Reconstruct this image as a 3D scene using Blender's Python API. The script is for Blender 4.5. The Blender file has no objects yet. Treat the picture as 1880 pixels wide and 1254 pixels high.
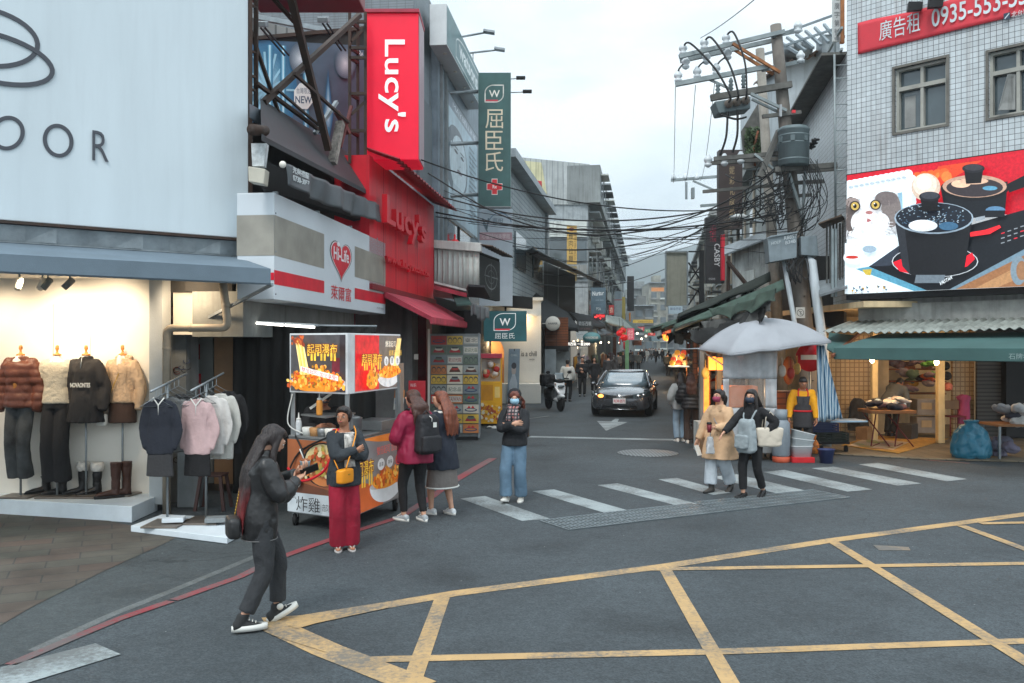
import bpy,bmesh,math,random
from math import sin,cos,pi,radians,sqrt,atan2,hypot
from mathutils import Vector as V,Matrix,noise as mnoise
RN=random.Random(7)
SC=bpy.context.scene
COL=SC.collection
F,H,HY,CX=1650.0,2.2,632.0,940.0
cam=bpy.data.cameras.new('camera');camo=bpy.data.objects.new('camera',cam);COL.objects.link(camo)
camo.location=(0,0,H);camo.rotation_euler=(radians(90),0,0)
cam.sensor_width=36;cam.lens=36*F/1880;cam.shift_y=5/1880;cam.clip_start=.1;cam.clip_end=9000
SC.camera=camo
SUN_EL,SUN_AZ=52,200
wd=bpy.data.worlds.new('World');SC.world=wd;wd.use_nodes=True
nt=wd.node_tree;nt.nodes.clear()
def wn(t,**k):
 n=nt.nodes.new(t)
 for a,b in k.items():setattr(n,a,b)
 return n
sky=wn('ShaderNodeTexSky',sky_type='NISHITA',sun_disc=False)
sky.sun_elevation=radians(SUN_EL);sky.sun_rotation=radians(SUN_AZ);sky.dust_density=3
tc=wn('ShaderNodeTexCoord');mp=wn('ShaderNodeMapping');mp.inputs['Scale'].default_value=(1.0,1.0,2.6)
nz=wn('ShaderNodeTexNoise');nz.inputs['Scale'].default_value=2.6;nz.inputs['Detail'].default_value=5;nz.inputs['Roughness'].default_value=.5
rp=wn('ShaderNodeValToRGB');rp.color_ramp.elements[0].position=.38;rp.color_ramp.elements[1].position=.58
rp.color_ramp.elements[0].color=(5.9,6.75,7.3,1);rp.color_ramp.elements[1].color=(9.4,9.6,9.6,1)
sx=wn('ShaderNodeSeparateXYZ');gr_=wn('ShaderNodeMapRange');gr_.inputs[1].default_value=.3;gr_.inputs[2].default_value=.95;gr_.inputs[3].default_value=1;gr_.inputs[4].default_value=1.6
vm=wn('ShaderNodeVectorMath',operation='SCALE');tn=wn('ShaderNodeVectorMath',operation='MULTIPLY');tn.inputs[1].default_value=(.93,1.0,1.045)
mx=wn('ShaderNodeMix',data_type='RGBA');mx.inputs[0].default_value=.95
bg=wn('ShaderNodeBackground');bg.inputs[1].default_value=.115;wo=wn('ShaderNodeOutputWorld')
L=nt.links.new
L(tc.outputs['Generated'],mp.inputs[0]);L(mp.outputs[0],nz.inputs['Vector']);L(nz.outputs[0],rp.inputs[0])
L(tc.outputs['Generated'],sx.inputs[0]);L(sx.outputs[2],gr_.inputs[0]);L(rp.outputs[0],vm.inputs[0]);L(gr_.outputs[0],vm.inputs['Scale']);L(vm.outputs[0],tn.inputs[0])
L(sky.outputs[0],mx.inputs[6]);L(tn.outputs[0],mx.inputs[7]);L(mx.outputs[2],bg.inputs[0]);L(bg.outputs[0],wo.inputs[0])
sl=bpy.data.lights.new('sun','SUN');sl.energy=1.35;sl.angle=radians(16);sl.color=(1,.97,.93)
so=bpy.data.objects.new('sun',sl);COL.objects.link(so)
_e,_a=radians(SUN_EL),radians(SUN_AZ)
so.rotation_euler=V((sin(_a)*cos(_e),cos(_a)*cos(_e),sin(_e))).to_track_quat('Z','Y').to_euler();so.location=(0,-20,30)
vs=SC.view_settings;vs.view_transform='Standard';vs.look='None';vs.exposure=0.36;vs.gamma=1;vs.use_curve_mapping=False
def at(px,py,D):return V(((px-CX)/F*D,D,H-(py-HY)/F*D))
def gr(px,py,z=0.0):
 D=F*(H-z)/(py-HY);return V(((px-CX)/F*D,D,z))
class Plane:
 def __init__(s,a,b):
  s.o=V((a[0],a[1],0));e=V((b[0],b[1],0));s.len=(e-s.o).length;s.d=(e-s.o).normalized();s.n=V((s.d.y,-s.d.x,0))
 def hit(s,px,py,off=0.0):
  r=V(((px-CX)/F,1,-(py-HY)/F));c=V((0,0,H));q=s.o+s.n*off
  return c+r*((q-c).dot(s.n)/r.dot(s.n))
 def pt(s,u,z,off=0.0):return s.o+s.d*u+s.n*off+V((0,0,z))
 def u(s,px,off=0.0):return(s.hit(px,HY,off)-s.o).dot(s.d)
def lin(c):
 f=lambda v:v/12.92 if v<=.04045 else((v+.055)/1.055)**2.4
 return tuple(f(x/255)for x in c[:3])+(1,)
MATS={}
def mat(name,col,rough=.7,metal=0,var=.18,vs=2.5,bump=.12,bs=60,streak=0,emit=0,spec=.4,coat=0,stretch=(1,1,1),alpha=1,trans=0,col2=None,dirt=None,transl=0):
 if name in MATS:return MATS[name]
 m=bpy.data.materials.new(name);m.use_nodes=True;t=m.node_tree;N=t.nodes;K=t.links.new
 p=N['Principled BSDF'];c=lin(col)
 p.inputs['Roughness'].default_value=rough;p.inputs['Metallic'].default_value=metal
 p.inputs['Specular IOR Level'].default_value=spec;p.inputs['Coat Weight'].default_value=coat
 p.inputs['Alpha'].default_value=alpha;p.inputs['Transmission Weight'].default_value=trans
 tc=N.new('ShaderNodeTexCoord');co=tc.outputs['Object']
 if stretch!=(1,1,1):
  mp=N.new('ShaderNodeMapping');mp.inputs['Scale'].default_value=stretch;K(co,mp.inputs[0]);cs=mp.outputs[0]
 else:cs=co
 n1=N.new('ShaderNodeTexNoise');n1 .inputs['Scale'].default_value=vs;n1 .inputs['Detail'].default_value=6;n1 .inputs['Roughness'].default_value=.62
 K(cs,n1 .inputs['Vector'])
 a=N.new('ShaderNodeMix');a.data_type='RGBA'
 d=col2 and lin(col2)or tuple(x*(1-var*1.6)for x in c[:3])+(1,)
 a.inputs[6].default_value=d if col2 else tuple(d);a.inputs[7].default_value=tuple(min(1,x*(1+var*.7))for x in c[:3])+(1,)if not col2 else c
 r=N.new('ShaderNodeMapRange');r.inputs[1].default_value=.3;r.inputs[2].default_value=.7;K(n1 .outputs[0],r.inputs[0]);K(r.outputs[0],a.inputs[0])
 out=a.outputs[2]
 if streak:
  mp2=N.new('ShaderNodeMapping');mp2 .inputs['Scale'].default_value=(5,5,.35);K(co,mp2 .inputs[0])
  n2=N.new('ShaderNodeTexNoise');n2 .inputs['Scale'].default_value=1.6;n2 .inputs['Detail'].default_value=6;K(mp2 .outputs[0],n2 .inputs['Vector'])
  r2=N.new('ShaderNodeMapRange');r2 .inputs[1].default_value=.5;r2 .inputs[2].default_value=.75;r2 .inputs[4].default_value=streak;K(n2 .outputs[0],r2 .inputs[0])
  b=N.new('ShaderNodeMix');b.data_type='RGBA';b.inputs[7].default_value=lin(dirt or(52,48,42));K(out,b.inputs[6]);K(r2 .outputs[0],b.inputs[0]);out=b.outputs[2]
 K(out,p.inputs['Base Color'])
 rr=N.new('ShaderNodeMapRange');rr.inputs[3].default_value=max(.03,rough-.1);rr.inputs[4].default_value=min(1,rough+.12);K(n1 .outputs[0],rr.inputs[0]);K(rr.outputs[0],p.inputs['Roughness'])
 if emit:
  K(out,p.inputs['Emission Color']);p.inputs['Emission Strength'].default_value=emit
 if bump:
  n3=N.new('ShaderNodeTexNoise');n3 .inputs['Scale'].default_value=bs;n3 .inputs['Detail'].default_value=4;K(cs,n3 .inputs['Vector'])
  bp=N.new('ShaderNodeBump');bp.inputs['Strength'].default_value=bump;bp.inputs['Distance'].default_value=.02;K(n3 .outputs[0],bp.inputs['Height']);K(bp.outputs[0],p.inputs['Normal'])
 if transl:
  tb=N.new('ShaderNodeBsdfTranslucent');ms=N.new('ShaderNodeMixShader');ms.inputs[0].default_value=transl;K(out,tb.inputs[0]);K(p.outputs[0],ms.inputs[1]);K(tb.outputs[0],ms.inputs[2]);K(ms.outputs[0],N['Material Output'].inputs[0])
 MATS[name]=m;return m
def cmat(name,emit=0,rough=.5,coat=0,ns=3,lo=.78,hi=1.12):
 """printed surface: the print's own colours come from the mesh colour attribute"""
 if name in MATS:return MATS[name]
 m=bpy.data.materials.new(name);m.use_nodes=True;t=m.node_tree;p=t.nodes['Principled BSDF'];K=t.links.new
 a=t.nodes.new('ShaderNodeAttribute');a.attribute_name='Col'
 n=t.nodes.new('ShaderNodeTexNoise');n.inputs['Scale'].default_value=ns;n.inputs['Detail'].default_value=8
 tc=t.nodes.new('ShaderNodeTexCoord');K(tc.outputs['Object'],n.inputs['Vector'])
 r=t.nodes.new('ShaderNodeMapRange');r.inputs[1].default_value=.3;r.inputs[2].default_value=.7;r.inputs[3].default_value=lo;r.inputs[4].default_value=hi;K(n.outputs[0],r.inputs[0])
 x=t.nodes.new('ShaderNodeVectorMath');x.operation='SCALE';K(a.outputs['Color'],x.inputs[0]);K(r.outputs[0],x.inputs['Scale'])
 K(x.outputs[0],p.inputs['Base Color']);p.inputs['Roughness'].default_value=rough;p.inputs['Coat Weight'].default_value=coat
 if emit:K(x.outputs[0],p.inputs['Emission Color']);p.inputs['Emission Strength'].default_value=emit
 MATS[name]=m;return m
def pattern(name,c1,c2,kind,sx,sy,mortar=.02,rough=.5,horiz=False,streak=.0,var=.12,bump=.3,offset=0.0,c3=None,dirt=None):
 """tiles / bricks on walls (along local x or y and z) or ground"""
 if name in MATS:return MATS[name]
 m=mat(name,c1,rough=rough,var=var,vs=1.2,streak=streak,bump=.05,dirt=dirt);t=m.node_tree;N=t.nodes;K=t.links.new;p=N['Principled BSDF']
 base=p.inputs['Base Color'].links[0].from_socket
 tc=N.new('ShaderNodeTexCoord');sp=N.new('ShaderNodeSeparateXYZ');cb=N.new('ShaderNodeCombineXYZ');K(tc.outputs['Object'],sp.inputs[0])
 if horiz:K(sp.outputs[0],cb.inputs[0]);K(sp.outputs[1],cb.inputs[1])
 else:K(sp.outputs[0],cb.inputs[0]);K(sp.outputs[2],cb.inputs[1])
 b=N.new('ShaderNodeTexBrick');b.offset=offset;b.squash=1;b.inputs['Scale'].default_value=1
 b.inputs['Brick Width'].default_value=sx;b.inputs['Row Height'].default_value=sy;b.inputs['Mortar Size'].default_value=mortar;b.inputs['Mortar Smooth'].default_value=.1
 b.inputs['Color1'].default_value=(1,1,1,1);k=.86;b.inputs['Color2'].default_value=(k,k,k,1)
 if c3:b.inputs['Color2'].default_value=tuple(y/max(.001,x)for x,y in zip(lin(c1)[:3],lin(c3)[:3]))+(1,)
 b.inputs['Mortar'].default_value=tuple(min(2,y/max(.001,x))for x,y in zip(lin(c1)[:3],lin(c2)[:3]))+(1,)
 K(cb.outputs[0],b.inputs['Vector'])
 mu=N.new('ShaderNodeMix');mu.data_type='RGBA';mu.blend_type='MULTIPLY';mu.inputs[0].default_value=1;K(base,mu.inputs[6]);K(b.outputs['Color'],mu.inputs[7]);K(mu.outputs[2],p.inputs['Base Color'])
 bp=N.new('ShaderNodeBump');bp.inputs['Strength'].default_value=bump;bp.inputs['Distance'].default_value=-.01;K(b.outputs['Fac'],bp.inputs['Height']);K(bp.outputs[0],p.inputs['Normal'])
 return m
class MB:
 def __init__(s):s.v=[];s.f=[];s.c=[];s.col=None;s.sm=[]
 def add(s,vs,fs,smooth=False):
  b=len(s.v);s.v+=[V(x)for x in vs]
  for f in fs:s.f.append([b+i for i in f]);s.c.append(s.col);s.sm.append(smooth)
  return s
 def hexa(s,a,b):
  n=len(a);fs=[list(range(n))[::-1],[n+i for i in range(n)]]+[[i,(i+1)%n,n+(i+1)%n,n+i]for i in range(n)]
  return s.add(list(a)+list(b),fs)
 def box(s,c,size,rz=0,M=None):
  x,y,z=[k/2 for k in size];c=V(c);Q=M or Matrix.Rotation(rz,3,'Z')
  q=lambda w:[c+Q@V(p)for p in((-x,-y,w),(x,-y,w),(x,y,w),(-x,y,w))]
  return s.hexa(q(-z),q(z))
 def beam(s,a,b,w,h=None,up=(0,0,1)):
  a,b=V(a),V(b);h=h or w;d=(b-a).normalized();u=V(up)
  if abs(d.dot(u))>.95:u=V((0,1,0))
  x=d.cross(u).normalized()*w/2;y=x.cross(d).normalized()*h/2
  return s.hexa([a-x-y,a+x-y,a+x+y,a-x+y],[b-x-y,b+x-y,b+x+y,b-x+y])
 def prism(s,pts,d):
  d=V(d);return s.hexa([V(p)for p in pts],[V(p)+d for p in pts])
 def rings(s,R,cap=True,smooth=True,closed=True):
  n=len(R[0]);fs=[]
  for i in range(len(R)-1):
   for j in range(n if closed else n-1):
    k=(j+1)%n;fs.append([i*n+j,i*n+k,(i+1)*n+k,(i+1)*n+j])
  if cap:fs+=[list(range(n))[::-1],[(len(R)-1)*n+j for j in range(n)]]
  return s.add([p for r in R for p in r],fs,smooth)
 def tube(s,P,r,n=8,cap=True):
  P=[V(p)for p in P];m=len(P);rs=r if isinstance(r,(list,tuple))else[r]*m;out=[];x=None
  for i in range(m):
   d=(P[min(i+1,m-1)]-P[max(i-1,0)]).normalized()
   if x is None:
    x=d.cross(V((0,0,1)))
    if x.length<.1:x=d.cross(V((0,1,0)))
   else:x=x-d*x.dot(d)
   x.normalize();y=d.cross(x);out.append([P[i]+(x*cos(2*pi*k/n)+y*sin(2*pi*k/n))*rs[i]for k in range(n)])
  return s.rings(out,cap)
 def lathe(s,prof,c=(0,0,0),n=16,M=None,cap=True):
  c=V(c);Q=M or Matrix.Identity(3)
  return s.rings([[c+Q@V((r*cos(2*pi*k/n),r*sin(2*pi*k/n),z))for k in range(n)]for r,z in prof],cap)
 def ell(s,c,r,n=12,m=8,M=None):
  r=(r,r,r)if not isinstance(r,(tuple,list))else r
  return s._ell(V(c),r,n,m,M or Matrix.Identity(3))
 def _ell(s,c,r,n,m,Q):
  R=[]
  for i in range(m+1):
   a=-pi/2+pi*(i+.02)/(m+.04);R.append([c+Q@V((r[0]*cos(a)*cos(2*pi*k/n),r[1]*cos(a)*sin(2*pi*k/n),r[2]*sin(a)))for k in range(n)])
  return s.rings(R)
 def grid(s,fn,nu,nv,th=0):
  P=[[V(fn(i/nu,j/nv))for i in range(nu+1)]for j in range(nv+1)];vs=[p for r in P for p in r];w=nu+1
  fs=[[j*w+i,j*w+i+1,(j+1)*w+i+1,(j+1)*w+i]for j in range(nv)for i in range(nu)]
  if not th:return s.add(vs,fs,True)
  t=V(th);n=len(vs);fs2=[[n+k for k in f[::-1]]for f in fs];e=[]
  ed=[i for i in range(w)]+[j*w+nu for j in range(1,nv+1)]+[nv*w+i for i in range(nu-1,-1,-1)]+[j*w for j in range(nv-1,0,-1)]
  for a,b in zip(ed,ed[1:]+ed[:1]):e.append([b,a,a+n,b+n])
  return s.add(vs+[p+t for p in vs],fs+fs2+e,True)
 def mesh(s,name,off=V((0,0,0)),Mi=None):
  me=bpy.data.meshes.new(name);vs=[(Mi@p if Mi else p)-off for p in s.v]
  me.from_pydata([tuple(p)for p in vs],[],s.f);me.polygons.foreach_set('use_smooth',s.sm)
  if any(c is not None for c in s.c):
   at_=me.color_attributes.new('Col','FLOAT_COLOR','CORNER');i=0
   dat=[]
   for f,c in zip(s.f,s.c):dat+=list(c or(.5,.5,.5,1))*len(f)
   at_.data.foreach_set('color',dat)
  me.update();return me
ROOT={}
def tag(o,label,cat,group=None,kind=None):
 o['label']=label;o['category']=cat
 if group:o['group']=group
 if kind:o['kind']=kind
 return o
def thing(name,label,cat,loc=(0,0,0),rz=0,group=None):
 o=bpy.data.objects.new(name,None);o.empty_display_size=.1;COL.objects.link(o);o.location=loc;o.rotation_euler=(0,0,rz)
 ROOT[o.name]=Matrix.Translation(V(loc))@Matrix.Rotation(rz,4,'Z');return tag(o,label,cat,group)
def _fin(o,m,bevel):
 for x in(m if isinstance(m,(list,tuple))else[m]):o.data.materials.append(x)
 if bevel:
  b=o.modifiers.new('bevel','BEVEL');b.width=bevel;b.segments=2;b.limit_method='ANGLE';b.angle_limit=radians(40)
def part(mb,name,m,root,label=None,world=True,bevel=0):
 """a mesh that belongs to a thing; world coordinates are carried into the thing's own frame"""
 me=mb if isinstance(mb,bpy.types.Mesh)else mb.mesh(name,Mi=ROOT[root.name].inverted()if world else None)
 o=bpy.data.objects.new(name,me);COL.objects.link(o);o.parent=root;ROOT[o.name]=ROOT[root.name];_fin(o,m,bevel)
 if label:o['label']=label
 return o
def single(mb,name,m,label,cat,group=None,kind=None,bevel=0):
 xs=[p.x for p in mb.v];ys=[p.y for p in mb.v];zs=[p.z for p in mb.v]
 off=V(((min(xs)+max(xs))/2,(min(ys)+max(ys))/2,min(zs)))
 o=bpy.data.objects.new(name,mb.mesh(name,off));COL.objects.link(o);o.location=off;_fin(o,m,bevel)
 ROOT[o.name]=Matrix.Translation(off);return tag(o,label,cat,group,kind)if cat else o
def struct(mb,name,m):
 o=bpy.data.objects.new(name,mb.mesh(name));COL.objects.link(o);_fin(o,m,0);o['kind']='structure';ROOT[o.name]=Matrix.Identity(4);return o
def copy_thing(o,loc=None,rz=None,label=None,parent=None):
 c=o.copy();COL.objects.link(c)
 if parent is not None:c.parent=parent
 else:
  if loc is not None:c.location=loc
  if rz is not None:c.rotation_euler=(0,0,rz)
  if label:c['label']=label
  ROOT[c.name]=Matrix.Translation(V(c.location))@Matrix.Rotation(c.rotation_euler.z,4,'Z')
 for ch in[x for x in bpy.data.objects if x.parent==o]:copy_thing(ch,parent=c)
 return c
def slab(mb,pl,pts,o0,o1):
 fr=[pl.hit(x,y,o1)for x,y in pts];return mb.hexa([p-pl.n*(o1-o0)for p in fr],fr)
def uz(mb,pl,u0,u1,z0,z1,o0,o1):
 q=lambda o:[pl.pt(u0,z0,o),pl.pt(u1,z0,o),pl.pt(u1,z1,o),pl.pt(u0,z1,o)]
 return mb.hexa(q(o0),q(o1))
TX={}
def glyphs(s,bold=0,space=1.0):
 if any(ord(c)>0x2e80 for c in s):bold=0
 k=(s,bold,space)
 if k in TX:return TX[k]
 cu=bpy.data.curves.new('letters','FONT');cu.body=s;cu.offset=bold;cu.space_character=space;cu.resolution_u=3;cu.align_x='CENTER'
 ob=bpy.data.objects.new('letters',cu);COL.objects.link(ob);dg=bpy.context.evaluated_depsgraph_get();dg.update()
 ev=ob.evaluated_get(dg);me=ev.to_mesh();vs=[v.co.copy()for v in me.vertices];fs=[list(p.vertices)for p in me.polygons];ev.to_mesh_clear()
 bpy.data.objects.remove(ob);bpy.data.curves.remove(cu)
 x0=min(v.x for v in vs);x1=max(v.x for v in vs);y0=min(v.y for v in vs);y1=max(v.y for v in vs)
 vs=[((v.x-x0)/(x1-x0),(v.y-y0)/max(1e-6,y1-y0))for v in vs];TX[k]=(vs,fs);return TX[k]
def letters(mb,s,P,ux,uy,th=.01,bold=0,space=1.0,rot=0):
 """text fitted to the box P, P+ux, P+uy and pushed th out of its face"""
 vs,fs=glyphs(s,bold,space);P,ux,uy=V(P),V(ux),V(uy);n=ux.cross(uy).normalized()
 if rot:vs=[(b,1-a)for a,b in vs]
 fr=[P+ux*a+uy*b+n*th for a,b in vs]
 from collections import Counter
 ec=Counter()
 for f in fs:
  for a,b in zip(f,f[1:]+f[:1]):ec[(a,b)]+=1
 k=len(fr);side=[[a,b,b+k,a+k][::-1]for(a,b)in ec if(b,a)not in ec]
 mb.add(fr+[p-n*th for p in fr],fs+(side if th>.003 else[]))
 return mb
class Decal:
 """a printed sheet: coloured shapes in the unit square of a rectangle"""
 def __init__(s,P,ux,uy,lift=.002):s.P,s.ux,s.uy=V(P),V(ux),V(uy);s.n=s.ux.cross(s.uy).normalized();s.mb=MB();s.k=0;s.lift=lift;s.a=s.ux.length/s.uy.length
 def q(s,u,v,k):return s.P+s.ux*u+s.uy*v+s.n*(s.lift*.35*k+.001)
 def poly(s,pts,c):
  s.k+=1;s.mb.col=lin(c);s.mb.add([s.q(min(1,max(0,u)),min(1,max(0,v)),s.k)for u,v in pts],[list(range(len(pts)))]);return s
 def rect(s,u0,v0,u1,v1,c):return s.poly([(u0,v0),(u1,v0),(u1,v1),(u0,v1)],c)
 def oval(s,u,v,ru,rv,c,a0=0,a1=360,n=24,rot=0):
  ca,sa=cos(radians(rot)),sin(radians(rot));out=[]
  for i in range(n+(a1-a0<360)):
   t=radians(a0+(a1-a0)*i/n);x,y=ru*cos(t)*s.a,rv*sin(t);out.append((u+(x*ca-y*sa)/s.a,v+x*sa+y*ca))
  return s.poly(out,c)
 def line(s,pts,w,c):
  s.k+=1;s.mb.col=lin(c)
  P=[V((u*s.a,v))for u,v in pts]
  for a,b in zip(P,P[1:]):
   d=(b-a).normalized();nn=V((-d.y,d.x))*w/2;a2=a-d*w*.3;b2=b+d*w*.3
   s.mb.add([s.q(p.x/s.a,p.y,s.k)for p in(a2-nn,b2-nn,b2+nn,a2+nn)],[[0,1,2,3]])
  return s
 def arc(s,u,v,ru,rv,w,c,a0=0,a1=360,n=24):return s.line([(u+ru*cos(radians(a0+(a1-a0)*i/n)),v+rv*sin(radians(a0+(a1-a0)*i/n)))for i in range(n+1)],w,c)
 def text(s,t,u0,v0,u1,v1,c,bold=0,rot=0,space=1.0,tilt=0):
  s.k+=1;s.mb.col=lin(c);vs,fs=glyphs(t,bold,space)
  if rot:vs=[(b,1-a)for a,b in vs]
  s.mb.add([s.q(u0+(u1-u0)*a,v0+(v1-v0)*b+tilt*a,s.k)for a,b in vs],fs);return s
 def blobs(s,u0,v0,u1,v1,n,r,cols,rnd=RN,clip=None):
  for i in range(n):
   u,v=rnd.uniform(u0,u1),rnd.uniform(v0,v1)
   if clip and not clip(u,v):continue
   k=rnd.uniform(.5,1.2);s.oval(u,v,r*k/s.a*rnd.uniform(.7,1.5),r*k,rnd.choice(cols),n=7,rot=rnd.uniform(0,180))
  return s
def px_decal(pl,x0,y0,x1,y1,off,lift=.002):
 """decal over the pixel box whose left/right edges are vertical on a plane; y0 = top at the left edge, y1 = bottom at the left edge"""
 a=pl.hit(x0,y1,off);b=pl.hit(x1,HY,off);t=pl.hit(x0,y0,off);return Decal(a,V((b.x-a.x,b.y-a.y,0)),V((0,0,t.z-a.z)),lift)
def asphalt(name,base,speck=.5,patch=.35):
 m=mat(name,base,rough=.82,var=.26,vs=.34,bump=0);t=m.node_tree;N=t.nodes;K=t.links.new;p=N['Principled BSDF']
 src=p.inputs['Base Color'].links[0].from_socket;tc=N.new('ShaderNodeTexCoord');co=tc.outputs['Object']
 v=N.new('ShaderNodeTexVoronoi');v.inputs['Scale'].default_value=75;K(co,v.inputs['Vector'])
 r=N.new('ShaderNodeMapRange');r.inputs[1].default_value=0;r.inputs[2].default_value=1;r.inputs[3].default_value=1-speck*.55;r.inputs[4].default_value=1+speck*.75
 sp=N.new('ShaderNodeSeparateColor');K(v.outputs['Color'],sp.inputs[0]);K(sp.outputs[0],r.inputs[0])
 n=N.new('ShaderNodeTexNoise');n.inputs['Scale'].default_value=9;n.inputs['Detail'].default_value=8;n.inputs['Roughness'].default_value=.7;K(co,n.inputs['Vector'])
 r2=N.new('ShaderNodeMapRange');r2 .inputs[1].default_value=.3;r2 .inputs[2].default_value=.7;r2 .inputs[3].default_value=.8;r2 .inputs[4].default_value=1.18;K(n.outputs[0],r2 .inputs[0])
 mu=N.new('ShaderNodeMath');mu.operation='MULTIPLY';K(r.outputs[0],mu.inputs[0]);K(r2 .outputs[0],mu.inputs[1])
 vc=N.new('ShaderNodeTexVoronoi');vc.feature='DISTANCE_TO_EDGE';vc.inputs['Scale'].default_value=.16
 wn_=N.new('ShaderNodeTexNoise');wn_.inputs['Scale'].default_value=1.6;wn_.inputs['Detail'].default_value=6;K(co,wn_.inputs['Vector'])
 ad=N.new('ShaderNodeVectorMath');ad.operation='MULTIPLY_ADD';ad.inputs[1].default_value=(.9,.9,0);K(wn_.outputs['Color'],ad.inputs[0]);K(co,ad.inputs[2]);K(ad.outputs[0],vc.inputs['Vector'])
 rc=N.new('ShaderNodeMapRange');rc.inputs[1].default_value=0;rc.inputs[2].default_value=.0016;rc.inputs[3].default_value=.62;rc.inputs[4].default_value=1;K(vc.outputs['Distance'],rc.inputs[0])
 m2=N.new('ShaderNodeMath');m2 .operation='MULTIPLY';K(mu.outputs[0],m2 .inputs[0]);K(rc.outputs[0],m2 .inputs[1])
 s=N.new('ShaderNodeVectorMath');s.operation='SCALE';K(src,s.inputs[0]);K(m2 .outputs[0],s.inputs['Scale']);K(s.outputs[0],p.inputs['Base Color'])
 fl=N.new('ShaderNodeTexVoronoi');fl.inputs['Scale'].default_value=5.5;fl.inputs['Randomness'].default_value=1;K(co,fl.inputs['Vector'])
 fr=N.new('ShaderNodeMapRange');fr.inputs[1].default_value=.05;fr.inputs[2].default_value=.035;fr.inputs[4].default_value=.5;K(fl.outputs['Distance'],fr.inputs[0])
 fs=N.new('ShaderNodeSeparateColor');K(fl.outputs['Color'],fs.inputs[0]);ft=N.new('ShaderNodeMath');ft.operation='GREATER_THAN';ft.inputs[1].default_value=.72;K(fs.outputs[1],ft.inputs[0]);fm=N.new('ShaderNodeMath');fm.operation='MULTIPLY';K(fr.outputs[0],fm.inputs[0]);K(ft.outputs[0],fm.inputs[1])
 so_=N.new('ShaderNodeTexNoise');so_.inputs['Scale'].default_value=.8;so_.inputs['Detail'].default_value=3;so_.inputs['Roughness'].default_value=.4;K(co,so_.inputs['Vector'])
 sr=N.new('ShaderNodeMapRange');sr.inputs[1].default_value=.56;sr.inputs[2].default_value=.7;sr.inputs[3].default_value=1;sr.inputs[4].default_value=.72;K(so_.outputs[0],sr.inputs[0])
 m3=N.new('ShaderNodeVectorMath');m3 .operation='SCALE';K(s.outputs[0],m3 .inputs[0]);K(sr.outputs[0],m3 .inputs['Scale']);mf=N.new('ShaderNodeMix');mf.data_type='RGBA';mf.inputs[7].default_value=lin((168,172,172));K(m3 .outputs[0],mf.inputs[6]);K(fm.outputs[0],mf.inputs[0]);K(mf.outputs[2],p.inputs['Base Color'])
 bp=N.new('ShaderNodeBump');bp.inputs['Strength'].default_value=.35;bp.inputs['Distance'].default_value=.01;K(v.outputs['Distance'],bp.inputs['Height']);K(bp.outputs[0],p.inputs['Normal'])
 return m
def worn_paint(name,col,wear=.5):
 m=mat(name,col,rough=.7,var=.12,vs=3,bump=0);t=m.node_tree;N=t.nodes;K=t.links.new;p=N['Principled BSDF']
 src=p.inputs['Base Color'].links[0].from_socket;tc=N.new('ShaderNodeTexCoord')
 n=N.new('ShaderNodeTexNoise');n.inputs['Scale'].default_value=22;n.inputs['Detail'].default_value=9;n.inputs['Roughness'].default_value=.75;K(tc.outputs['Object'],n.inputs['Vector'])
 n2=N.new('ShaderNodeTexNoise');n2 .inputs['Scale'].default_value=1.3;n2 .inputs['Detail'].default_value=4;K(tc.outputs['Object'],n2 .inputs['Vector'])
 ad=N.new('ShaderNodeMath');ad.operation='ADD';K(n.outputs[0],ad.inputs[0]);K(n2 .outputs[0],ad.inputs[1])
 r=N.new('ShaderNodeMapRange');r.inputs[1].default_value=1.28-wear*.45;r.inputs[2].default_value=1.42-wear*.3;r.inputs[4].default_value=.85;K(ad.outputs[0],r.inputs[0])
 b=N.new('ShaderNodeMix');b.data_type='RGBA';b.inputs[7].default_value=lin((92,95,95));K(src,b.inputs[6]);K(r.outputs[0],b.inputs[0]);K(b.outputs[2],p.inputs['Base Color'])
 return m
A_ROAD=asphalt('asphalt',(66,73,77));A_OLD=asphalt('asphalt_strip',(67,73,75),.35)
struct(MB().grid(lambda u,v:(-1700+3400*u,-60+1900*v,0),6,6),'ground',A_ROAD)
def sheet(pts,z):return MB().add([gr(x,y,0)+V((0,0,z))for x,y in pts],[list(range(len(pts)))[::-1]])
def ribbon(pts,w,z,mb=None,ends=0):
 P=[gr(x,y)for x,y in pts];mb=mb or MB();L_,R_=[],[]
 for i,p in enumerate(P):
  d=(P[min(i+1,len(P)-1)]-P[max(0,i-1)]).normalized();n=V((-d.y,d.x,0));L_.append(p+n*w/2+V((0,0,z)));R_.append(p-n*w/2+V((0,0,z)))
 n=len(P);return mb.add(L_+R_,[[i,n+i,n+i+1,i+1]for i in range(n-1)])
struct(sheet([(-900,915),(20,918),(245,967),(440,990),(540,905),(790,805),(900,790),(905,840),(830,885),(700,958),(560,1008),(440,1055),(220,1135),(10,1218),(-900,1700)],.004),'pavement',A_OLD)
M_PAVE=pattern('paving',(92,80,73),(70,70,67),'b',.6,.3,.009,.85,True,var=.3,bump=.3,offset=.5,c3=(84,85,78))
pv=sheet([(-900,915),(20,918),(245,967),(330,985),(300,1000),(190,1050),(60,1115),(-60,1185),(-900,1560)],.008)
pvo=struct(pv,'paved_sidewalk',M_PAVE);
_q=Matrix.Rotation(radians(-24),4,'Z');pvo.data.transform(_q);pvo.matrix_world=_q.inverted()
W_P=worn_paint('white_paint',(152,162,164),.85);W_Y=worn_paint('yellow_paint',(184,152,106),.8);W_R=worn_paint('red_paint',(138,58,64),.85);W_RW=worn_paint('faded_red_paint',(150,92,88),1.0)
W_T=asphalt('tar_patch',(96,100,100),.3)
mk=MB()
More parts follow.
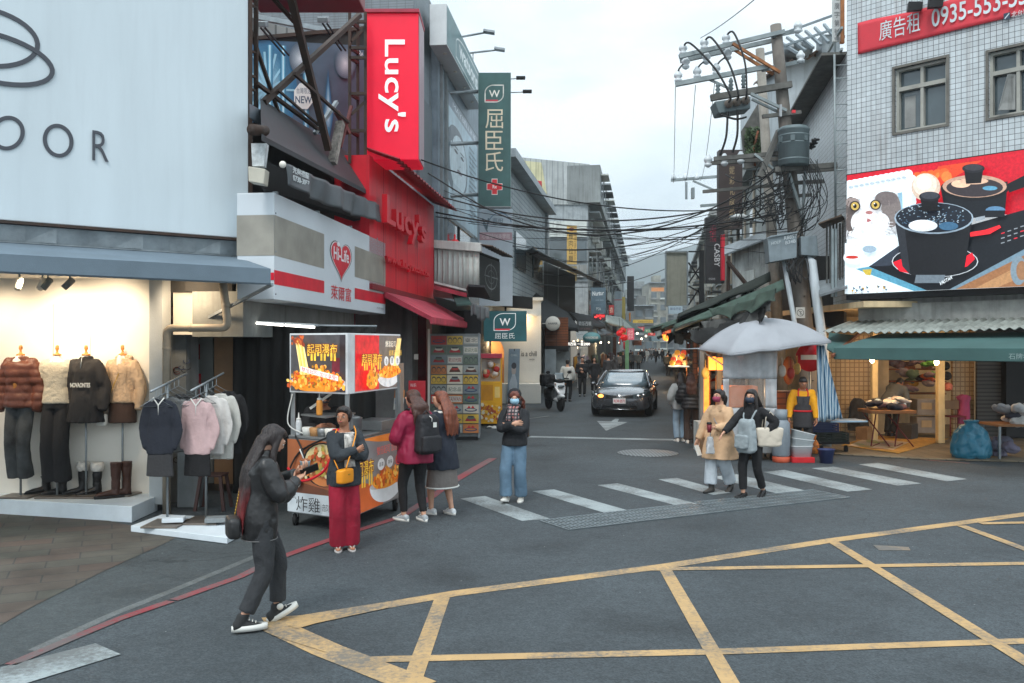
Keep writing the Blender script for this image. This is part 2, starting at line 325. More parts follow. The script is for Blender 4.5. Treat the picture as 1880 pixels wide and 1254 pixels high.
for q in([(95,661),(265,643),(715,800),(520,815)],[(590,610),(740,597),(1250,742),(1085,758)],[(1040,568),(1180,555),(1735,698),(1600,712)],[(1460,528),(1590,518),(1960,620),(1840,636)]):
 mk.add([gr(820+x*.266,740+y*.266)+V((0,0,.004))for x,y in q],[[3,2,1,0]])
for q in([(1305,876),(1352,871),(1500,906),(1452,913)],[(1402,867),(1440,863),(1602,899),(1556,903)],[(1490,860),(1530,857),(1692,888),(1648,892)],[(1576,853),(1612,850),(1776,880),(1738,884)]):
 mk.add([gr(x,y)+V((0,0,.004))for x,y in q],[[3,2,1,0]])
struct(mk,'zebra_crossing_marking',W_P)
struct(ribbon([(972,802),(1242,808)],.34,.004),'stop_line_marking',W_P)
struct(ribbon([(830,768),(905,778),(1008,764)],.1,.008),'edge_line_marking',worn_paint('dull_white_paint',(140,146,145),1))
mk=MB().add([gr(820+x*.266,740+y*.266)+V((0,0,.004))for x,y in[(1038,125),(1135,128),(1165,108),(1190,110),(1180,130),(1250,132),(1100,192)]],[[6,5,4,3,2,1,0]]);struct(mk,'arrow_marking',W_P)
struct(sheet([(-40,1262),(-30,1235),(175,1183),(222,1203),(30,1262)],.008),'crossing_bar_marking',W_P)
yb=MB()
ribbon([(520,1144),(835,1090),(1220,1040),(1530,992),(1900,942)],.17,.004,yb)
yl=[[(812,1098),(755,1256)],[(672,1212),(1330,1197),(1900,1177)],[(1218,1040),(1345,1262)],[(1190,1046),(1900,1035)],[(1530,996),(1900,1226)],[(1765,966),(1890,1012)],[(1800,962),(1900,960)]]
for i,l in enumerate(yl):ribbon(l,.12 if i else.13,.0045+.0006*i,yb)
ribbon([(505,1150),(600,1194),(775,1262)],.25,.0049,yb)
yb.add([gr(x,y)+V((0,0,.0092))for x,y in[(480,1136),(545,1132),(640,1122),(560,1140),(528,1152),(545,1168),(600,1200),(500,1168)]],[[7,6,5,4,3,2,1,0]])
yb.add([gr(x,y)+V((0,0,.0082))for x,y in[(520,1146),(560,1130),(700,1108),(715,1117),(580,1146),(545,1156)]],[[5,4,3,2,1,0]])
struct(yb,'yellow_box_marking',W_Y)
struct(ribbon([(18,1222),(140,1170),(220,1137),(313,1105)],.095,.008),'red_kerb_line',W_R)
rl=ribbon([(319,1103),(440,1060),(500,1030)],.1,.008);ribbon([(500,1030),(560,1008),(640,980),(735,950)],.11,.0086,rl);ribbon([(735,950),(790,915),(828,887)],.12,.008,rl);ribbon([(828,887),(870,862),(905,842)],.16,.0085,rl)
struct(rl,'red_kerb_line',W_R)
struct(ribbon([(1565,832),(1617,838)],.1,.004),'red_kerb_line',W_R);struct(ribbon([(1690,844),(1780,851)],.08,.004),'red_kerb_line',W_RW)
struct(ribbon([(60,1196),(200,1132),(330,1080),(470,1022)],.09,.0062),'gutter_strip',W_T)
mh=MB();c0=gr(1189,832);mh.lathe([(.02,.012),(.6,.012),(.62,.004)],c0,28);single(mh,'manhole_cover',pattern('manhole_iron',(142,150,152),(84,88,90),'b',.07,.07,.018,.5,True),'round grey iron manhole cover in the road ahead of the parked car','manhole')
def grate(pts,label):
 P=[gr(x,y)for x,y in pts];e1,e2=P[1]-P[0],P[3]-P[0];mb=MB();r=thing('drain_grate',label,'drain grate',P[0])
 part(MB().add([p+V((0,0,.003))for p in P],[[0,1,2,3]]),'drain_pit',mat('pit',(62,68,71),.9),r)
 n=int(e1 .length/.055)
 for i in range(n+1):mb.beam(P[0]+e1*i/n+V((0,0,.008)),P[0]+e1*i/n+e2+V((0,0,.008)),.02,.01)
 for j in range(5):mb.beam(P[0]+e2*j/4+V((0,0,.011)),P[0]+e2*j/4+e1+V((0,0,.011)),.018,.012)
 part(mb,'grating',mat('galv_grate',(126,136,140),.45,.3),r)
grate([(1045,974),(1160,960),(1104,944),(992,957)],'steel road grate at the near end of the zebra crossing')
grate([(1164,959.5),(1330,940),(1270,924),(1108,943.5)],'steel road grate beside the second and third zebra bars')
grate([(1334,939.5),(1560,914),(1500,900),(1274,923.5)],'steel road grate below the two women on the crossing')
struct(sheet([(1150,1002),(1640,1000),(1675,1007),(1640,1014)],.0002)if 0 else sheet([(1603,1001),(1668,1005),(1672,1011),(1614,1011)],.004),'utility_cover_marking',worn_paint('tan_paint',(142,124,102),.9))
LB=Plane((-5.81,10.2),(-3.56,12.0));UBE=LB.len
G_=mat
M_CONC=mat('concrete',(150,152,150),.85,var=.25,vs=1.3,streak=.5)
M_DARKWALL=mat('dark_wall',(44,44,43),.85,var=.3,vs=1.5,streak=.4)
M_STEEL=mat('rusty_steel',(54,49,46),.7,.2,var=.35,vs=5,col2=(74,54,44))
M_GALV=mat('galvanised',(150,158,162),.42,.55,var=.25,vs=3)
M_BLACK=mat('black_metal',(30,31,33),.55,.2,var=.2)
M_WIRE=mat('black_cable',(26,28,30),.6,var=.1,bump=0)
M_WHITEW=mat('white_plaster',(226,222,212),.75,var=.05,vs=1.2,bump=.05)
M_SIDING=pattern('grey_siding',(158,168,172),(108,118,124),'b',3.0,.2,.018,.6,streak=.45,offset=.5)
M_GRAFF=mat('grey_panel',(128,134,136),.7,var=.2,streak=.4)
M_GLASS=mat('window_glass',(70,84,90),.08,var=.25,vs=.8,bump=0,spec=.8,coat=.4)
M_ALU=mat('aluminium_frame',(150,154,152),.4,.4,var=.1)
r=thing('shop_building','corner building behind the giant white billboard, with a bright lit clothes window below','building',(-6,13,0))
fp=[LB.pt(-3,0,-.12),LB.pt(UBE-.02,0,-.12),V((-3.8,12.6,0)),V((-6.2,15,0)),V((-12,15,0))]
part(MB().prism([p+V((0,0,3.1))for p in fp],(0,0,6.2)),'upper_wall',M_CONC,r)
part(MB().box((-7.3,12.15,1.6),(5.08,.2,3.0)),'display_wall',M_WHITEW,r)
mb=MB().box((-4.67,11.93,1.6),(.17,.3,3.0));part(mb,'wall_end_post',mat('grey_post',(170,176,178),.5,var=.08),r)
part(MB().prism([LB.pt(-3,3.08,.0),LB.pt(UBE-.05,3.08,0),V((-3.5,12.6,3.08)),V((-11,12.6,3.08))],(0,0,.03)),'ceiling',M_WHITEW,r)
part(MB().box((-4.07,12.25,2.72),(1.06,.1,.78)),'fascia_panel',M_WHITEW,r)
mb=MB()
for i in range(18):mb.add([LB.pt(-3+i*.325,3.38,.02+.006*(i%2)),LB.pt(-3+i*.325+.325,3.38,.02+.012*((i+1)%3)),LB.pt(-3+i*.325+.325,3.56,.05),LB.pt(-3+i*.325,3.56,.05)],[[0,1,2,3]])
uz(mb,LB,-3,UBE+.02,3.36,3.57,-.1,.018);part(mb,'flashing',M_GALV,r)
part(MB().box((-6.15,12.044,1.93),(.004,.004,1.6)).box((-5.65,12.047,1.93),(.003,.003,1.6)).box((-5.9,12.047,2.73),(.5,.003,.003)),'hatch_seam',M_CONC,r)
r=thing('billboard','giant plain pale blue billboard with thin grey rings and three spaced grey letters','billboard',LB.pt(0,3.58))
M_BILL=mat('billboard_sheet',(206,218,224),.5,var=.06,vs=.9,bump=.1,bs=1.1,stretch=(1.4,1.4,.22),streak=.07,dirt=(120,130,136))
part(uz(MB(),LB,-3,UBE,3.6,8.5,-.1,.1),'panel',M_BILL,r,bevel=.01)
mb=MB();uz(mb,LB,UBE+.003,UBE+.05,3.4,8.5,-.08,.12);uz(mb,LB,-3,UBE,3.565,3.597,-.1,.13);part(mb,'frame',M_STEEL,r)
mb=MB();M_INK=mat('grey_ink',(72,76,84),.5,var=.05,bump=0)
def ringband(mb,pl,pts,w,off,closed=True):
 P=[pl.hit(x,y,off)for x,y in pts];n=len(P);A,B=[],[]
 for i in range(n):
  d=(P[(i+1)%n]-P[i-1]).normalized()if closed else(P[min(i+1,n-1)]-P[max(0,i-1)]).normalized();k=d.cross(pl.n).normalized()*w/2;A.append(P[i]+k);B.append(P[i]-k)
 m=n if closed else n-1
 mb.add(A+B+[p-pl.n*.012 for p in A+B],[[i,(i+1)%n,n+(i+1)%n,n+i]for i in range(m)]+[[2*n+i,2*n+(i+1)%n,(i+1)%n,i]for i in range(m)]+[[n+i,n+(i+1)%n,3*n+(i+1)%n,3*n+i]for i in range(m)])
def elpx(cx,cy,rx,ry,rot,n=40):
 c,s=cos(radians(rot)),sin(radians(rot));return[(cx+rx*cos(2*pi*i/n)*c-ry*sin(2*pi*i/n)*s,cy+rx*cos(2*pi*i/n)*s+ry*sin(2*pi*i/n)*c)for i in range(n)]
ringband(mb,LB,elpx(-35,66,106,52,12),.05,.112);ringband(mb,LB,elpx(-18,104,118,43,15),.05,.118)
ringband(mb,LB,elpx(14,244,27,29,40),.042,.112);ringband(mb,LB,elpx(107,258,24,28,-20),.042,.112);part(mb,'logo',M_INK,r)
a,b=LB.hit(169.5,294,.112),LB.hit(199,297,.112);mb=MB();letters(mb,'R',a,V((b.x-a.x,b.y-a.y,0)),(0,0,.355),.012,-.008);part(mb,'lettering',M_INK,r)
r=thing('awning','long slate grey fabric awning under the giant white billboard','awning',LB.pt(UBE,3.1))
M_AWN=mat('slate_fabric',(108,124,136),.8,var=.1,vs=2,bump=.15,bs=90)
ua,ub=-3.0,LB.u(497,1.1)
c=lambda u:(LB.pt(u,3.36,.0),LB.pt(u,3.13,1.1),LB.pt(u,2.95,1.1),LB.pt(u,2.93,1.08),LB.pt(u,3.1,1.07),LB.pt(u,3.31,.0))
part(MB().rings([c(ua),c(ub)],smooth=False),'cover',M_AWN,r)
mb=MB()
for u in(-.5,1.6,ub-.05):mb.beam(LB.pt(u,3.2,.03),LB.pt(u,3.08,1.05),.035)
part(mb,'arm',M_GALV,r)
part(MB().beam(at(500,522,11.1),at(360,595,12.1),.035),'brace',M_GALV,r)
def footprint(pts,z0,z1):return MB().prism([gr(x,y,0)+V((0,0,z0))for x,y in pts],(0,0,z1-z0))
def top_px(pts,z,z0=0):
 return MB().prism([gr(x,y,z)+V((0,0,z0-z))for x,y in pts],(0,0,z-z0))
M_PLAT=mat('white_laminate',(212,222,228),.45,var=.06,vs=4,bump=.02)
single(top_px([(-560,905),(-300,903),(0,916),(242,930),(289,910),(287,905),(-560,880)],.2),'display_platform',M_PLAT,'white platform along the lit clothes window under the mannequins','platform',bevel=.008)
single(top_px([(240,965),(417,987),(455,966),(420,950),(297,944)],.08,.01),'display_step',M_PLAT,'low white step under the two clothes rails on the pavement','step',bevel=.006)
r=thing('drain_pipe','thick beige bent drain pipe at the end of the lit shop wall','pipe',at(304,950,11.6))
def bent(P,rad,r=.05,n=10):
 out=[]
 P=[V(p)for p in P]
 for i,p in enumerate(P):
  if 0<i<len(P)-1:
   a=p+(P[i-1]-p).normalized()*rad;b=p+(P[i+1]-p).normalized()*rad
   for k in range(6):t=k/5;out.append((a*(1-t)+p*t)*(1-t)+(p*(1-t)+b*t)*t)
  else:out.append(p)
 return MB().tube(out,r,n)
M_PVC=mat('beige_pvc',(156,146,130),.5,var=.15,vs=4,streak=.3)
part(bent([at(408,505,11.6),at(419,602,11.6),at(306,602,11.6),at(306,945,11.6)],.1,.052),'pipe',M_PVC,r)
for p in((306,640),(350,602),(416,560)):part(MB().ell(at(p[0],p[1],11.6),.058,10,6),'coupling',M_PVC,r)
r=thing('drain_pipe','two thin grey pipes hanging behind the awning end above the black curtain','pipe',at(436,610,11.9))
part(bent([at(437,515,11.9),at(436,606,11.9),at(424,606,11.9)],.06,.022),'pipe',M_GRAFF,r);part(MB().tube([at(444,515,12),at(441,585,12)],.015),'pipe',M_GRAFF,r)
r=thing('recess_wall','graffiti covered grey pier in the shop recess behind the clothes rails','wall',at(334,940,12.5))
part(MB().box(at(334,770,12.75)-V((0,0,.05)),(.3,.5,2.7)),'pier',M_GRAFF,r)
d=Decal(at(317,900,12.49),V((.26,0,0)),V((0,0,2.3)),.003);rg=random.Random(3)
for k in range(26):
 u,v=rg.uniform(.2,.8),rg.choice([.12,.2,.33,.4,.48,.62,.75]);cc=rg.choice([(30,30,34),(30,30,34),(52,70,110),(40,40,40),(120,60,50)])
 d.arc(u,v+rg.uniform(-.03,.03),rg.uniform(.08,.22),rg.uniform(.01,.025),.004,cc,rg.uniform(0,180),rg.uniform(200,420),9)
part(d.mb,'graffiti',cmat('print_matt',rough=.7),r)
r=thing('recess_wall','warm brown panelled wall and doorway left of the black curtain','wall',at(400,900,13.3))
part(MB().box(at(400,770,13.6)-V((0,0,0)),(1.7,.2,2.9)),'panel',mat('brown_panel',(98,86,72),.6,var=.3,vs=1.5),r)
part(MB().box(at(412,745,13.3),(.28,.06,2.3)),'door',mat('tan_door',(168,132,98),.5,var=.25,vs=1.5),r)
part(MB().box(at(378,745,13.4),(.22,.05,2.3)),'door_frame',M_ALU,r)
for i,(x0,y0,x1,y1,cc)in enumerate([(354,632,367,660,(150,54,44)),(354,686,369,712,(196,40,50)),(356,714,368,752,(176,34,44))]):
 dd=Decal(at(x0,y1,13.35),V(((x1-x0)/F*13.35,0,0)),V((0,0,(y1-y0)/F*13.35)));dd.rect(0,0,1,1,cc);dd.oval(.4,.75,.25,.12,(230,196,60));dd.rect(.15,.15,.85,.3,(220,190,180));part(dd.mb,'poster',cmat('print_matt',rough=.7),r)
def curtain(x0,x1,yt,yb,D,wav=12,amp=.03):
 a,b=at(x0,yt,D),at(x1,yt,D);z0=at(0,yb,D).z
 return MB().grid(lambda u,v:a.lerp(b,u)+V((0,-amp*sin(u*wav*2*pi+.8*sin(v*3))-.3*amp*sin(u*41),(z0-a.z)*v)),90,8,(0,.01,0))
r=thing('curtain','black curtain hanging behind the snack cart under the convenience store sign','curtain',at(490,880,12.6))
part(curtain(428,690,598,905,12.9,11),'fabric',mat('black_fabric',(32,32,32),.9,var=.25,vs=2,streak=.3,dirt=(62,60,56)),r)
part(MB().tube([at(425,596,12.85),at(692,599,12.85)],.015),'rail',M_GALV,r)
r=thing('tube_lamp','lit white fluorescent tubes above the black curtain','lamp',at(510,597,12.1))
M_TUBE=mat('lit_tube',(255,250,240),.5,var=0,bump=0,emit=4)
part(MB().tube([at(455,592,12.3),at(520,597,12.3)],.016),'tube',M_TUBE,r);part(MB().tube([at(523,597,12.3),at(578,601,12.4)],.016),'tube',M_TUBE,r)
part(MB().beam(at(445,590,12.34),at(585,597,12.44),.06,.03),'housing',M_GALV,r)
L1=Plane((-3.07,11.6),(-2.45,17.4))
r=thing('store_building','low grey convenience store building behind the white heart sign','building',(-4,14,0))
part(MB().prism([L1 .pt(.2,2.3,-.5),L1 .pt(5.4,2.3,-.5),L1 .pt(5.4,2.3,-1.2),L1 .pt(.2,2.3,-1.2)],(0,0,.6)),'lintel',mat('grey_fascia',(120,124,122),.7,var=.2,streak=.4),r)
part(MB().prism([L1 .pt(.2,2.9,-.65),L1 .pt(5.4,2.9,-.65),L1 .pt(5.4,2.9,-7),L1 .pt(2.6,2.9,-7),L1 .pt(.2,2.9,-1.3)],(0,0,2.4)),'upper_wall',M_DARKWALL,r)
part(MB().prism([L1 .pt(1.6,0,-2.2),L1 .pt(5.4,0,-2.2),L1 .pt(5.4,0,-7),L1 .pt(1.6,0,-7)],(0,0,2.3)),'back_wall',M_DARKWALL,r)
r=thing('store_sign','white box sign with red heart, tan bands and a red stripe','sign',L1 .pt(2.9,2.75))
M_SGN=mat('sign_white',(206,214,220),.4,var=.05,vs=.8,bump=.02)
part(uz(MB(),L1,0,L1 .len,2.78,4.16,-.5,0),'box',M_SGN,r,bevel=.01)
HC=cmat('print_gloss',rough=.4)
w=L1 .len;d=Decal(L1 .pt(0,2.78),L1 .d*w,(0,0,1.38),.002);TAN,RED=(150,146,136),(214,26,50)
def pxu(x):return L1 .u(x)/w
ul,ur_,u2=pxu(595),pxu(651),.999
d.rect(.0,.41,ul,.79,TAN);d.rect(ur_,.41,u2,.79,TAN);d.rect(0,.14,ul,.275,RED);d.rect(ur_,.14,u2,.275,RED)
def heart(u,v,ru,rv,n=40):
 return[(u+ru*(16*sin(t)**3)/16,v+rv*((13*cos(t)-5*cos(2*t)-2*cos(3*t)-cos(4*t))/17 if 1 else 0))for t in[2*pi*i/n for i in range(n)]]
hu=(pxu(606)+pxu(645))/2;hr=(pxu(645)-pxu(606))/2
d.poly(heart(hu,.575,hr*1.04,.275),(70,62,62));d.poly(heart(hu,.575,hr*.98,.262),(226,226,228));d.poly(heart(hu,.575,hr*.92,.25),RED)
d.text('Hi-Life',pxu(612),.55,pxu(640),.7,(236,236,238),.02)
d.oval(hu-hr*.28,.735,hr*.14,.025,(236,236,238))
d.text('萊爾富',pxu(607),.09,pxu(644),.255,RED,.02);d.text('大天北店',pxu(691),.06,pxu(704),.085,(110,110,112))
part(d.mb,'lettering',HC,r)
nd=V((L1 .n.x,L1 .n.y,0));e=Decal(L1 .pt(-.003,2.78,-.5),nd*.5,(0,0,1.38));e.rect(0,.41,1,.79,TAN);e.rect(0,.18,1,.25,RED);part(e.mb,'side_print',HC,r)
mb=MB()
for u in(.1,1.8,3.5,5.2):mb.box(L1 .pt(u,4.17,-.02),(.06,.06,.03))
for zz in(2.85,3.4,3.9):mb.ell(L1 .pt(.05,zz,.0),.014,6,4)
part(mb,'fixing',M_GALV,r)
r=thing('canopy_roof','dark grey sloping canopy roof above the convenience store sign','roof',L1 .pt(2.5,4.2))
M_DK=mat('dark_roof',(58,62,66),.6,.1,var=.2,streak=.3)
def quadprism(ps,t):return MB().prism(ps,t)
part(MB().prism([at(480,258,11.2),at(714,377,18),at(698,322,19.5),at(478,190,12.3)],(0,0,.07)),'roof_panel',M_DK,r)
part(MB().prism([at(458,215,11.6),at(655,322,17.6),at(655,300,17.6),at(458,190,11.6)],V((-.02,.25,0))),'gutter',mat('gutter_zinc',(108,118,126),.45,.3,var=.2,streak=.3),r)
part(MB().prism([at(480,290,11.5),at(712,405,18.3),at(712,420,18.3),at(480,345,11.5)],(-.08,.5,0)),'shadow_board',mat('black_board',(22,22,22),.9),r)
r=thing('banner','drooping black fabric banner with white writing above the store sign','banner',at(610,360,14))
a,b,c_,d_=at(524,300,11.5),at(698,376,16.6),at(702,408,16.5),at(526,340,11.45)
part(MB().grid(lambda u,v:a.lerp(b,u).lerp(d_.lerp(c_,u),v)+V((.05*sin(u*17)*v+.025*sin(u*43+2*v),-.03*sin(u*29),-.06*v*sin(pi*u)+.05*(1-v)*0)),50,8,(-.006,.002,0)),'fabric',mat('banner_black',(74,80,84),.55,var=.2,vs=3),r)
mb=MB();ux=(b-a)*.13;letters(mb,'光與禮服',a+(b-a)*.035+V((.04,-.03,-.1)),ux,(0,0,.085),.004,.01);letters(mb,'0730-3057',a+(b-a)*.035+V((.045,-.03,-.2)),ux,(0,0,.075),.004,.01)
part(mb,'lettering',mat('banner_white',(206,212,214),.6,var=.05,bump=0),r)
part(MB().ell(at(519,302,11.4),.045),'roller_cap',M_WHITEW,r)
r=thing('bracket_box','perforated white junction box on a beige bracket beside the billboard edge','electrical box',at(478,330,11.3))
part(MB().prism([at(461,263,11.3),at(489,263,11.3),at(484,305,11.3),at(463,305,11.3)],(0,.12,0)),'plate',mat('plate',(196,202,204),.5,var=.3,vs=12),r)
part(MB().prism([at(455,305,11.2),at(487,310,11.2),at(484,338,11.2),at(456,333,11.2)],(0,.2,0)),'box',mat('beige_box',(190,186,172),.6,var=.12),r,bevel=.01)
part(MB().tube([at(462,238,11.1),at(487,240,11.4)],[.07,.065],14),'pipe_end',M_STEEL,r)
r=thing('scaffold','rusty steel sign scaffold with crossing beams between the white billboard and the red sign','scaffold',at(560,300,14))
def bm(a,b,w=.1,label='beam',m=None):part(MB().beam(at(*a),at(*b),w*.78,w*.66),label,m or M_STEEL,r)
bm((533,-10,12.9),(603,275,14.4),.13);bm((484,188,12.4),(660,28,15.6),.11);bm((500,-5,13),(540,40,13.6),.07);bm((458,50,12.2),(512,208,13),.06)
bm((540,135,13),(640,225,15.2),.06);bm((470,152,12.2),(590,242,14.5),.07);bm((510,165,12.6),(585,230,14.2),.045);bm((578,245,14.3),(618,187,14.9),.08,m=M_GALV)
for x in(455,470):bm((x,-20,12.05 if x<460 else 12.3),(x,240,12.05 if x<460 else 12.3),.07,'post')
for y in(6,90,135,160):bm((455,y,12.05),(470,y+8,12.3),.04,'rung')
bm((560,95,13.4),(548,40,13.2),.07,m=M_GALV);bm((625,270,15),(645,195,15.4),.06,m=mat('red_rust',(120,60,58),.7,var=.3));bm((618,205,15),(640,245,15.3),.1,m=mat('red_rust',(120,60,58)))
bm((610,300,14.6),(625,225,14.9),.16,'stump',mat('pale_rust',(150,142,134),.8,var=.5,vs=9))
r=thing('sign_scaffold','narrow black steel ladder frame carrying the tall red vertical sign','scaffold',at(658,290,16.6))
for x,D in((642,16.2),(657,16.9),(671,16.3)):part(MB().beam(at(x,22,D),at(x,300,D),.05),'post',M_STEEL,r)
for y in(40,88,106,172,240):part(MB().beam(at(642,y,16.2),at(672,y,16.2),.05),'rung',M_STEEL,r);part(MB().beam(at(642,y,16.2),at(657,y+10,16.9),.05),'rung',M_STEEL,r)
for y in(50,185):part(MB().beam(at(645,y+25,16.2),at(672,y,16.3),.05),'brace',M_STEEL,r)
NB=Plane((at(440,0,17.0).x,17.0),(at(668,0,18.0).x,18.0))
r=thing('advertising_board','dark blue cosmetics advertising board with glowing starburst behind the steel scaffold','billboard',NB.pt(1,5.4))
part(MB().prism([NB.hit(452,300),NB.hit(668,300),NB.hit(668,52),NB.hit(452,72)],-NB.n*.15),'board',M_DARKWALL,r)
d=Decal(NB.hit(452,300,.004),NB.hit(668,300,.004)-NB.hit(452,300,.004),NB.hit(452,72,.004)-NB.hit(452,300,.004))
d.rect(0,0,1,1,(72,88,106))
for i in range(10):d.rect(i*.05,0,i*.05+.052,1,(24+i*5,92-i*1,132-i*3))
for i in range(14):
 k=i/14;d.oval(.17,.6,.25*(1-k),.42*(1-k),tuple(int(a+(b-a)*k**1.3)for a,b in zip((30,100,142),(206,230,238))),n=20)
for a_ in range(0,360,24):d.line([(.17,.6),(.17+.22*cos(radians(a_)),.6+.3*sin(radians(a_)))],.018,(150,200,222))
for x in(.19,.30,.49):
 d.rect(x-.025,0,x+.025,.96,(52,120,156));d.rect(x-.012,0,x+.012,.96,(120,184,212));d.rect(x-.004,0,x+.004,.96,(206,236,246))
for x,y in((.44,.86),(.83,.84)):
 for k in range(8):d.oval(x,y,.09*(1-k/8),.13*(1-k/8),tuple(int(a+(b-a)*k/8)for a,b in zip((84,98,114),(226,232,236))),n=16)
for k in range(6):d.poly([(.68+.045*(1-k/6)*sx,.45+.28*(1-k/7)*sy)for sx,sy in((0,1.2),(.6,.3),(1,-.2),(.5,-.75),(0,-.95),(-.5,-.75),(-1,-.2),(-.6,.3))],tuple(int(a+(b-a)*k/6)for a,b in zip((34,92,132),(216,240,248))))
d.rect(.675,0,.69,.3,(60,128,166))
d.poly([(.47+.087*cos(radians(22.5+45*i)),.55+.115*sin(radians(22.5+45*i)))for i in range(8)],(226,230,226));d.text('NEW',.40,.49,.54,.55,(62,84,110),.02);d.text('台灣限定',.41,.57,.53,.62,(90,108,128));d.text('Re',.95,.9,.985,.95,(226,230,234))
part(d.mb,'print',HC,r)
part(MB().beam(NB.hit(452,72,.02),NB.hit(668,52,.02),.07),'edge_rail',M_STEEL,r)
def flood(px,py,D,dx,label,grp='floodlights over the advertising board'):
 p=at(px,py,D);r=thing('floodlight',label,'floodlight',p,group=grp)
 part(MB().box(p,(.2,.22,.1),M=Matrix.Rotation(.35,3,'X')),'head',M_GALV,r,bevel=.015);part(MB().beam(p+V((.05,.05,-.05)),p+V((dx,.6,-.38)),.025).beam(p+V((-.03,.05,-.05)),p+V((dx-.08,.6,-.38)),.025),'arm',M_BLACK,r)
flood(480,44,16.2,.35,'silver floodlight nearest the white billboard above the blue advertising board');flood(594,36,16.6,.3,'silver floodlight midway over the blue advertising board')
r=thing('rooftop_building','dark grey panelled building rising behind the blue advertising board','building',at(560,300,26))
part(MB().prism([at(440,330,25),at(664,330,25),at(664,330,32),at(440,330,32)],(0,0,6.5)),'wall',pattern('grey_panels',(96,104,110),(60,66,70),'b',.62,30,.02,.6,var=.1),r)
part(MB().prism([at(448,30,18.6),at(570,62,19.4),at(570,330,19.4),at(448,330,18.6)],(0,.3,0)),'siding',pattern('pale_siding',(178,182,180),(120,124,124),'b',.2,20,.02,.6),r)
part(MB().beam(at(448,27,18.5),at(620,60,19.5),.1),'coping',M_GALV,r)
part(MB().prism([at(640,-30,24.9),at(640,330,24.9),at(650,330,24.9),at(650,-30,24.9)],(0,-.1,0)),'downpipe',M_GRAFF,r)
single(MB().box(at(563,-14,13.3),(1.6,.8,.32)),'hanging_sign',mat('maroon',(140,44,54),.5),'underside of a dark red sign at the top edge of the scaffold','sign',bevel=.02)
def pp(name,m,root,*mbs,**k):
 for x in mbs:part(x,name,m,root,**k)
M_RED=mat('red_cladding',(214,30,48),.42,var=.16,vs=.9,bump=.05,bs=2,streak=.3,dirt=(120,30,40))
M_REDL=mat('red_lightbox',(232,16,54),.4,var=.1,vs=.5,bump=0,emit=.28)
M_RAWN=mat('red_awning_fabric',(190,66,84),.8,var=.3,vs=2.5,streak=.35,dirt=(110,60,66))
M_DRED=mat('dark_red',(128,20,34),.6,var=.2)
r=thing('red_shop_building','bright red shop front with raised red letters between the white sign and grey tower','building',L1 .pt(8,0))
u0,u1=L1 .u(678),L1 .u(796.5)
part(uz(MB(),L1,u0,u1,3.25,5.62,-6,0),'facade',M_RED,r)
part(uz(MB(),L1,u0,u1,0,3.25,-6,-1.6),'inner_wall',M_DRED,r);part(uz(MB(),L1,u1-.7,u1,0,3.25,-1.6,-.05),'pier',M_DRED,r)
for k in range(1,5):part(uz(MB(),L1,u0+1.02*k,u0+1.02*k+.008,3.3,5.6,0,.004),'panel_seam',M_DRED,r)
mb=MB();P0=L1 .hit(711,424,.005);letters(mb,"Lucy's",L1 .pt(L1 .u(711,.2),4.3,.1),L1 .d*(L1 .u(783,.2)-L1 .u(711,.2)),(0,0,.72),.1,.02);part(mb,'lettering',mat('red_letters',(206,22,40),.35,var=.05,bump=0),r)
mb=MB();letters(mb,"www.lucys.com.tw",L1 .pt(L1 .u(709,.1),3.72,.06),L1 .d*(L1 .u(788,.1)-L1 .u(709,.1)),(0,0,.21),.06,.015);part(mb,'web_lettering',mat('red_letters',(206,22,40)),r)
mb=MB().grid(lambda u,v:L1 .pt(u0+.1+(u1-u0+.25)*u,5.78-.22*v+.022*sin(u*2*pi*22),-.1+.62*v),132,2,(0,0,-.02));part(mb,'roof_sheet',mat('red_sheet',(150,44,52),.5,.1,var=.2),r)
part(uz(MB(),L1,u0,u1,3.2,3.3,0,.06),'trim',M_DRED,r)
c=lambda u:(L1 .pt(u,3.22,.02),L1 .pt(u,2.72,.95),L1 .pt(u,2.6,.95),L1 .pt(u,2.58,.92),L1 .pt(u,2.66,.9),L1 .pt(u,3.1,.02))
r=thing('awning','sloping faded red fabric awning on the bright red shop','awning',L1 .pt(8,2.6))
part(MB().rings([c(L1 .u(703)+.02),c(u1+.15)],smooth=False),'cover',M_RAWN,r)
part(MB().box(at(764,655,20.0),(.09,.05,.12)),'switch_box',M_WHITEW,r)
r=thing('red_poster_stand','bright red poster board leaning in the entrance of the red shop','poster',at(760,800,18.6))
d=Decal(at(749,778,18),V((.34,0,0)),V((.0,.1,.86)));d.rect(0,0,1,1,(206,30,46));d.text('WiFi',.1,.85,.45,.93,(236,210,210));d.oval(.35,.45,.25,.2,(190,24,40));part(d.mb,'print',HC,r);part(MB().prism([d.P,d.P+d.ux,d.P+d.ux+d.uy,d.P+d.uy],(0,.03,0)),'board',M_DRED,r)
r=thing('vertical_sign','tall glowing red box sign with white letters reading downwards','sign',at(720,295,16.5))
a,b=at(672,294,16.5),at(768,24,16.5)
part(MB().prism([a,V((b.x,16.5,a.z)),b,V((a.x,16.5,b.z))],(0,.95,0)),'box',M_REDL,r,bevel=.02)
part(MB().prism([V((a.x-.02,16.45,b.z+.003)),V((b.x+.02,16.45,b.z+.003)),V((b.x+.02,17.5,b.z+.003)),V((a.x-.02,17.5,b.z+.003))],(0,0,.06)),'cap',mat('pink_metal',(176,52,74),.5),r)
part(MB().prism([V((b.x+.003,16.53,a.z+.03)),V((b.x+.003,17.42,a.z+.03)),V((b.x+.003,17.42,b.z-.03)),V((b.x+.003,16.53,b.z-.03))],(.012,0,0)),'side_panel',mat('pink_grey',(150,110,122),.35,.3,var=.2,vs=.6),r)
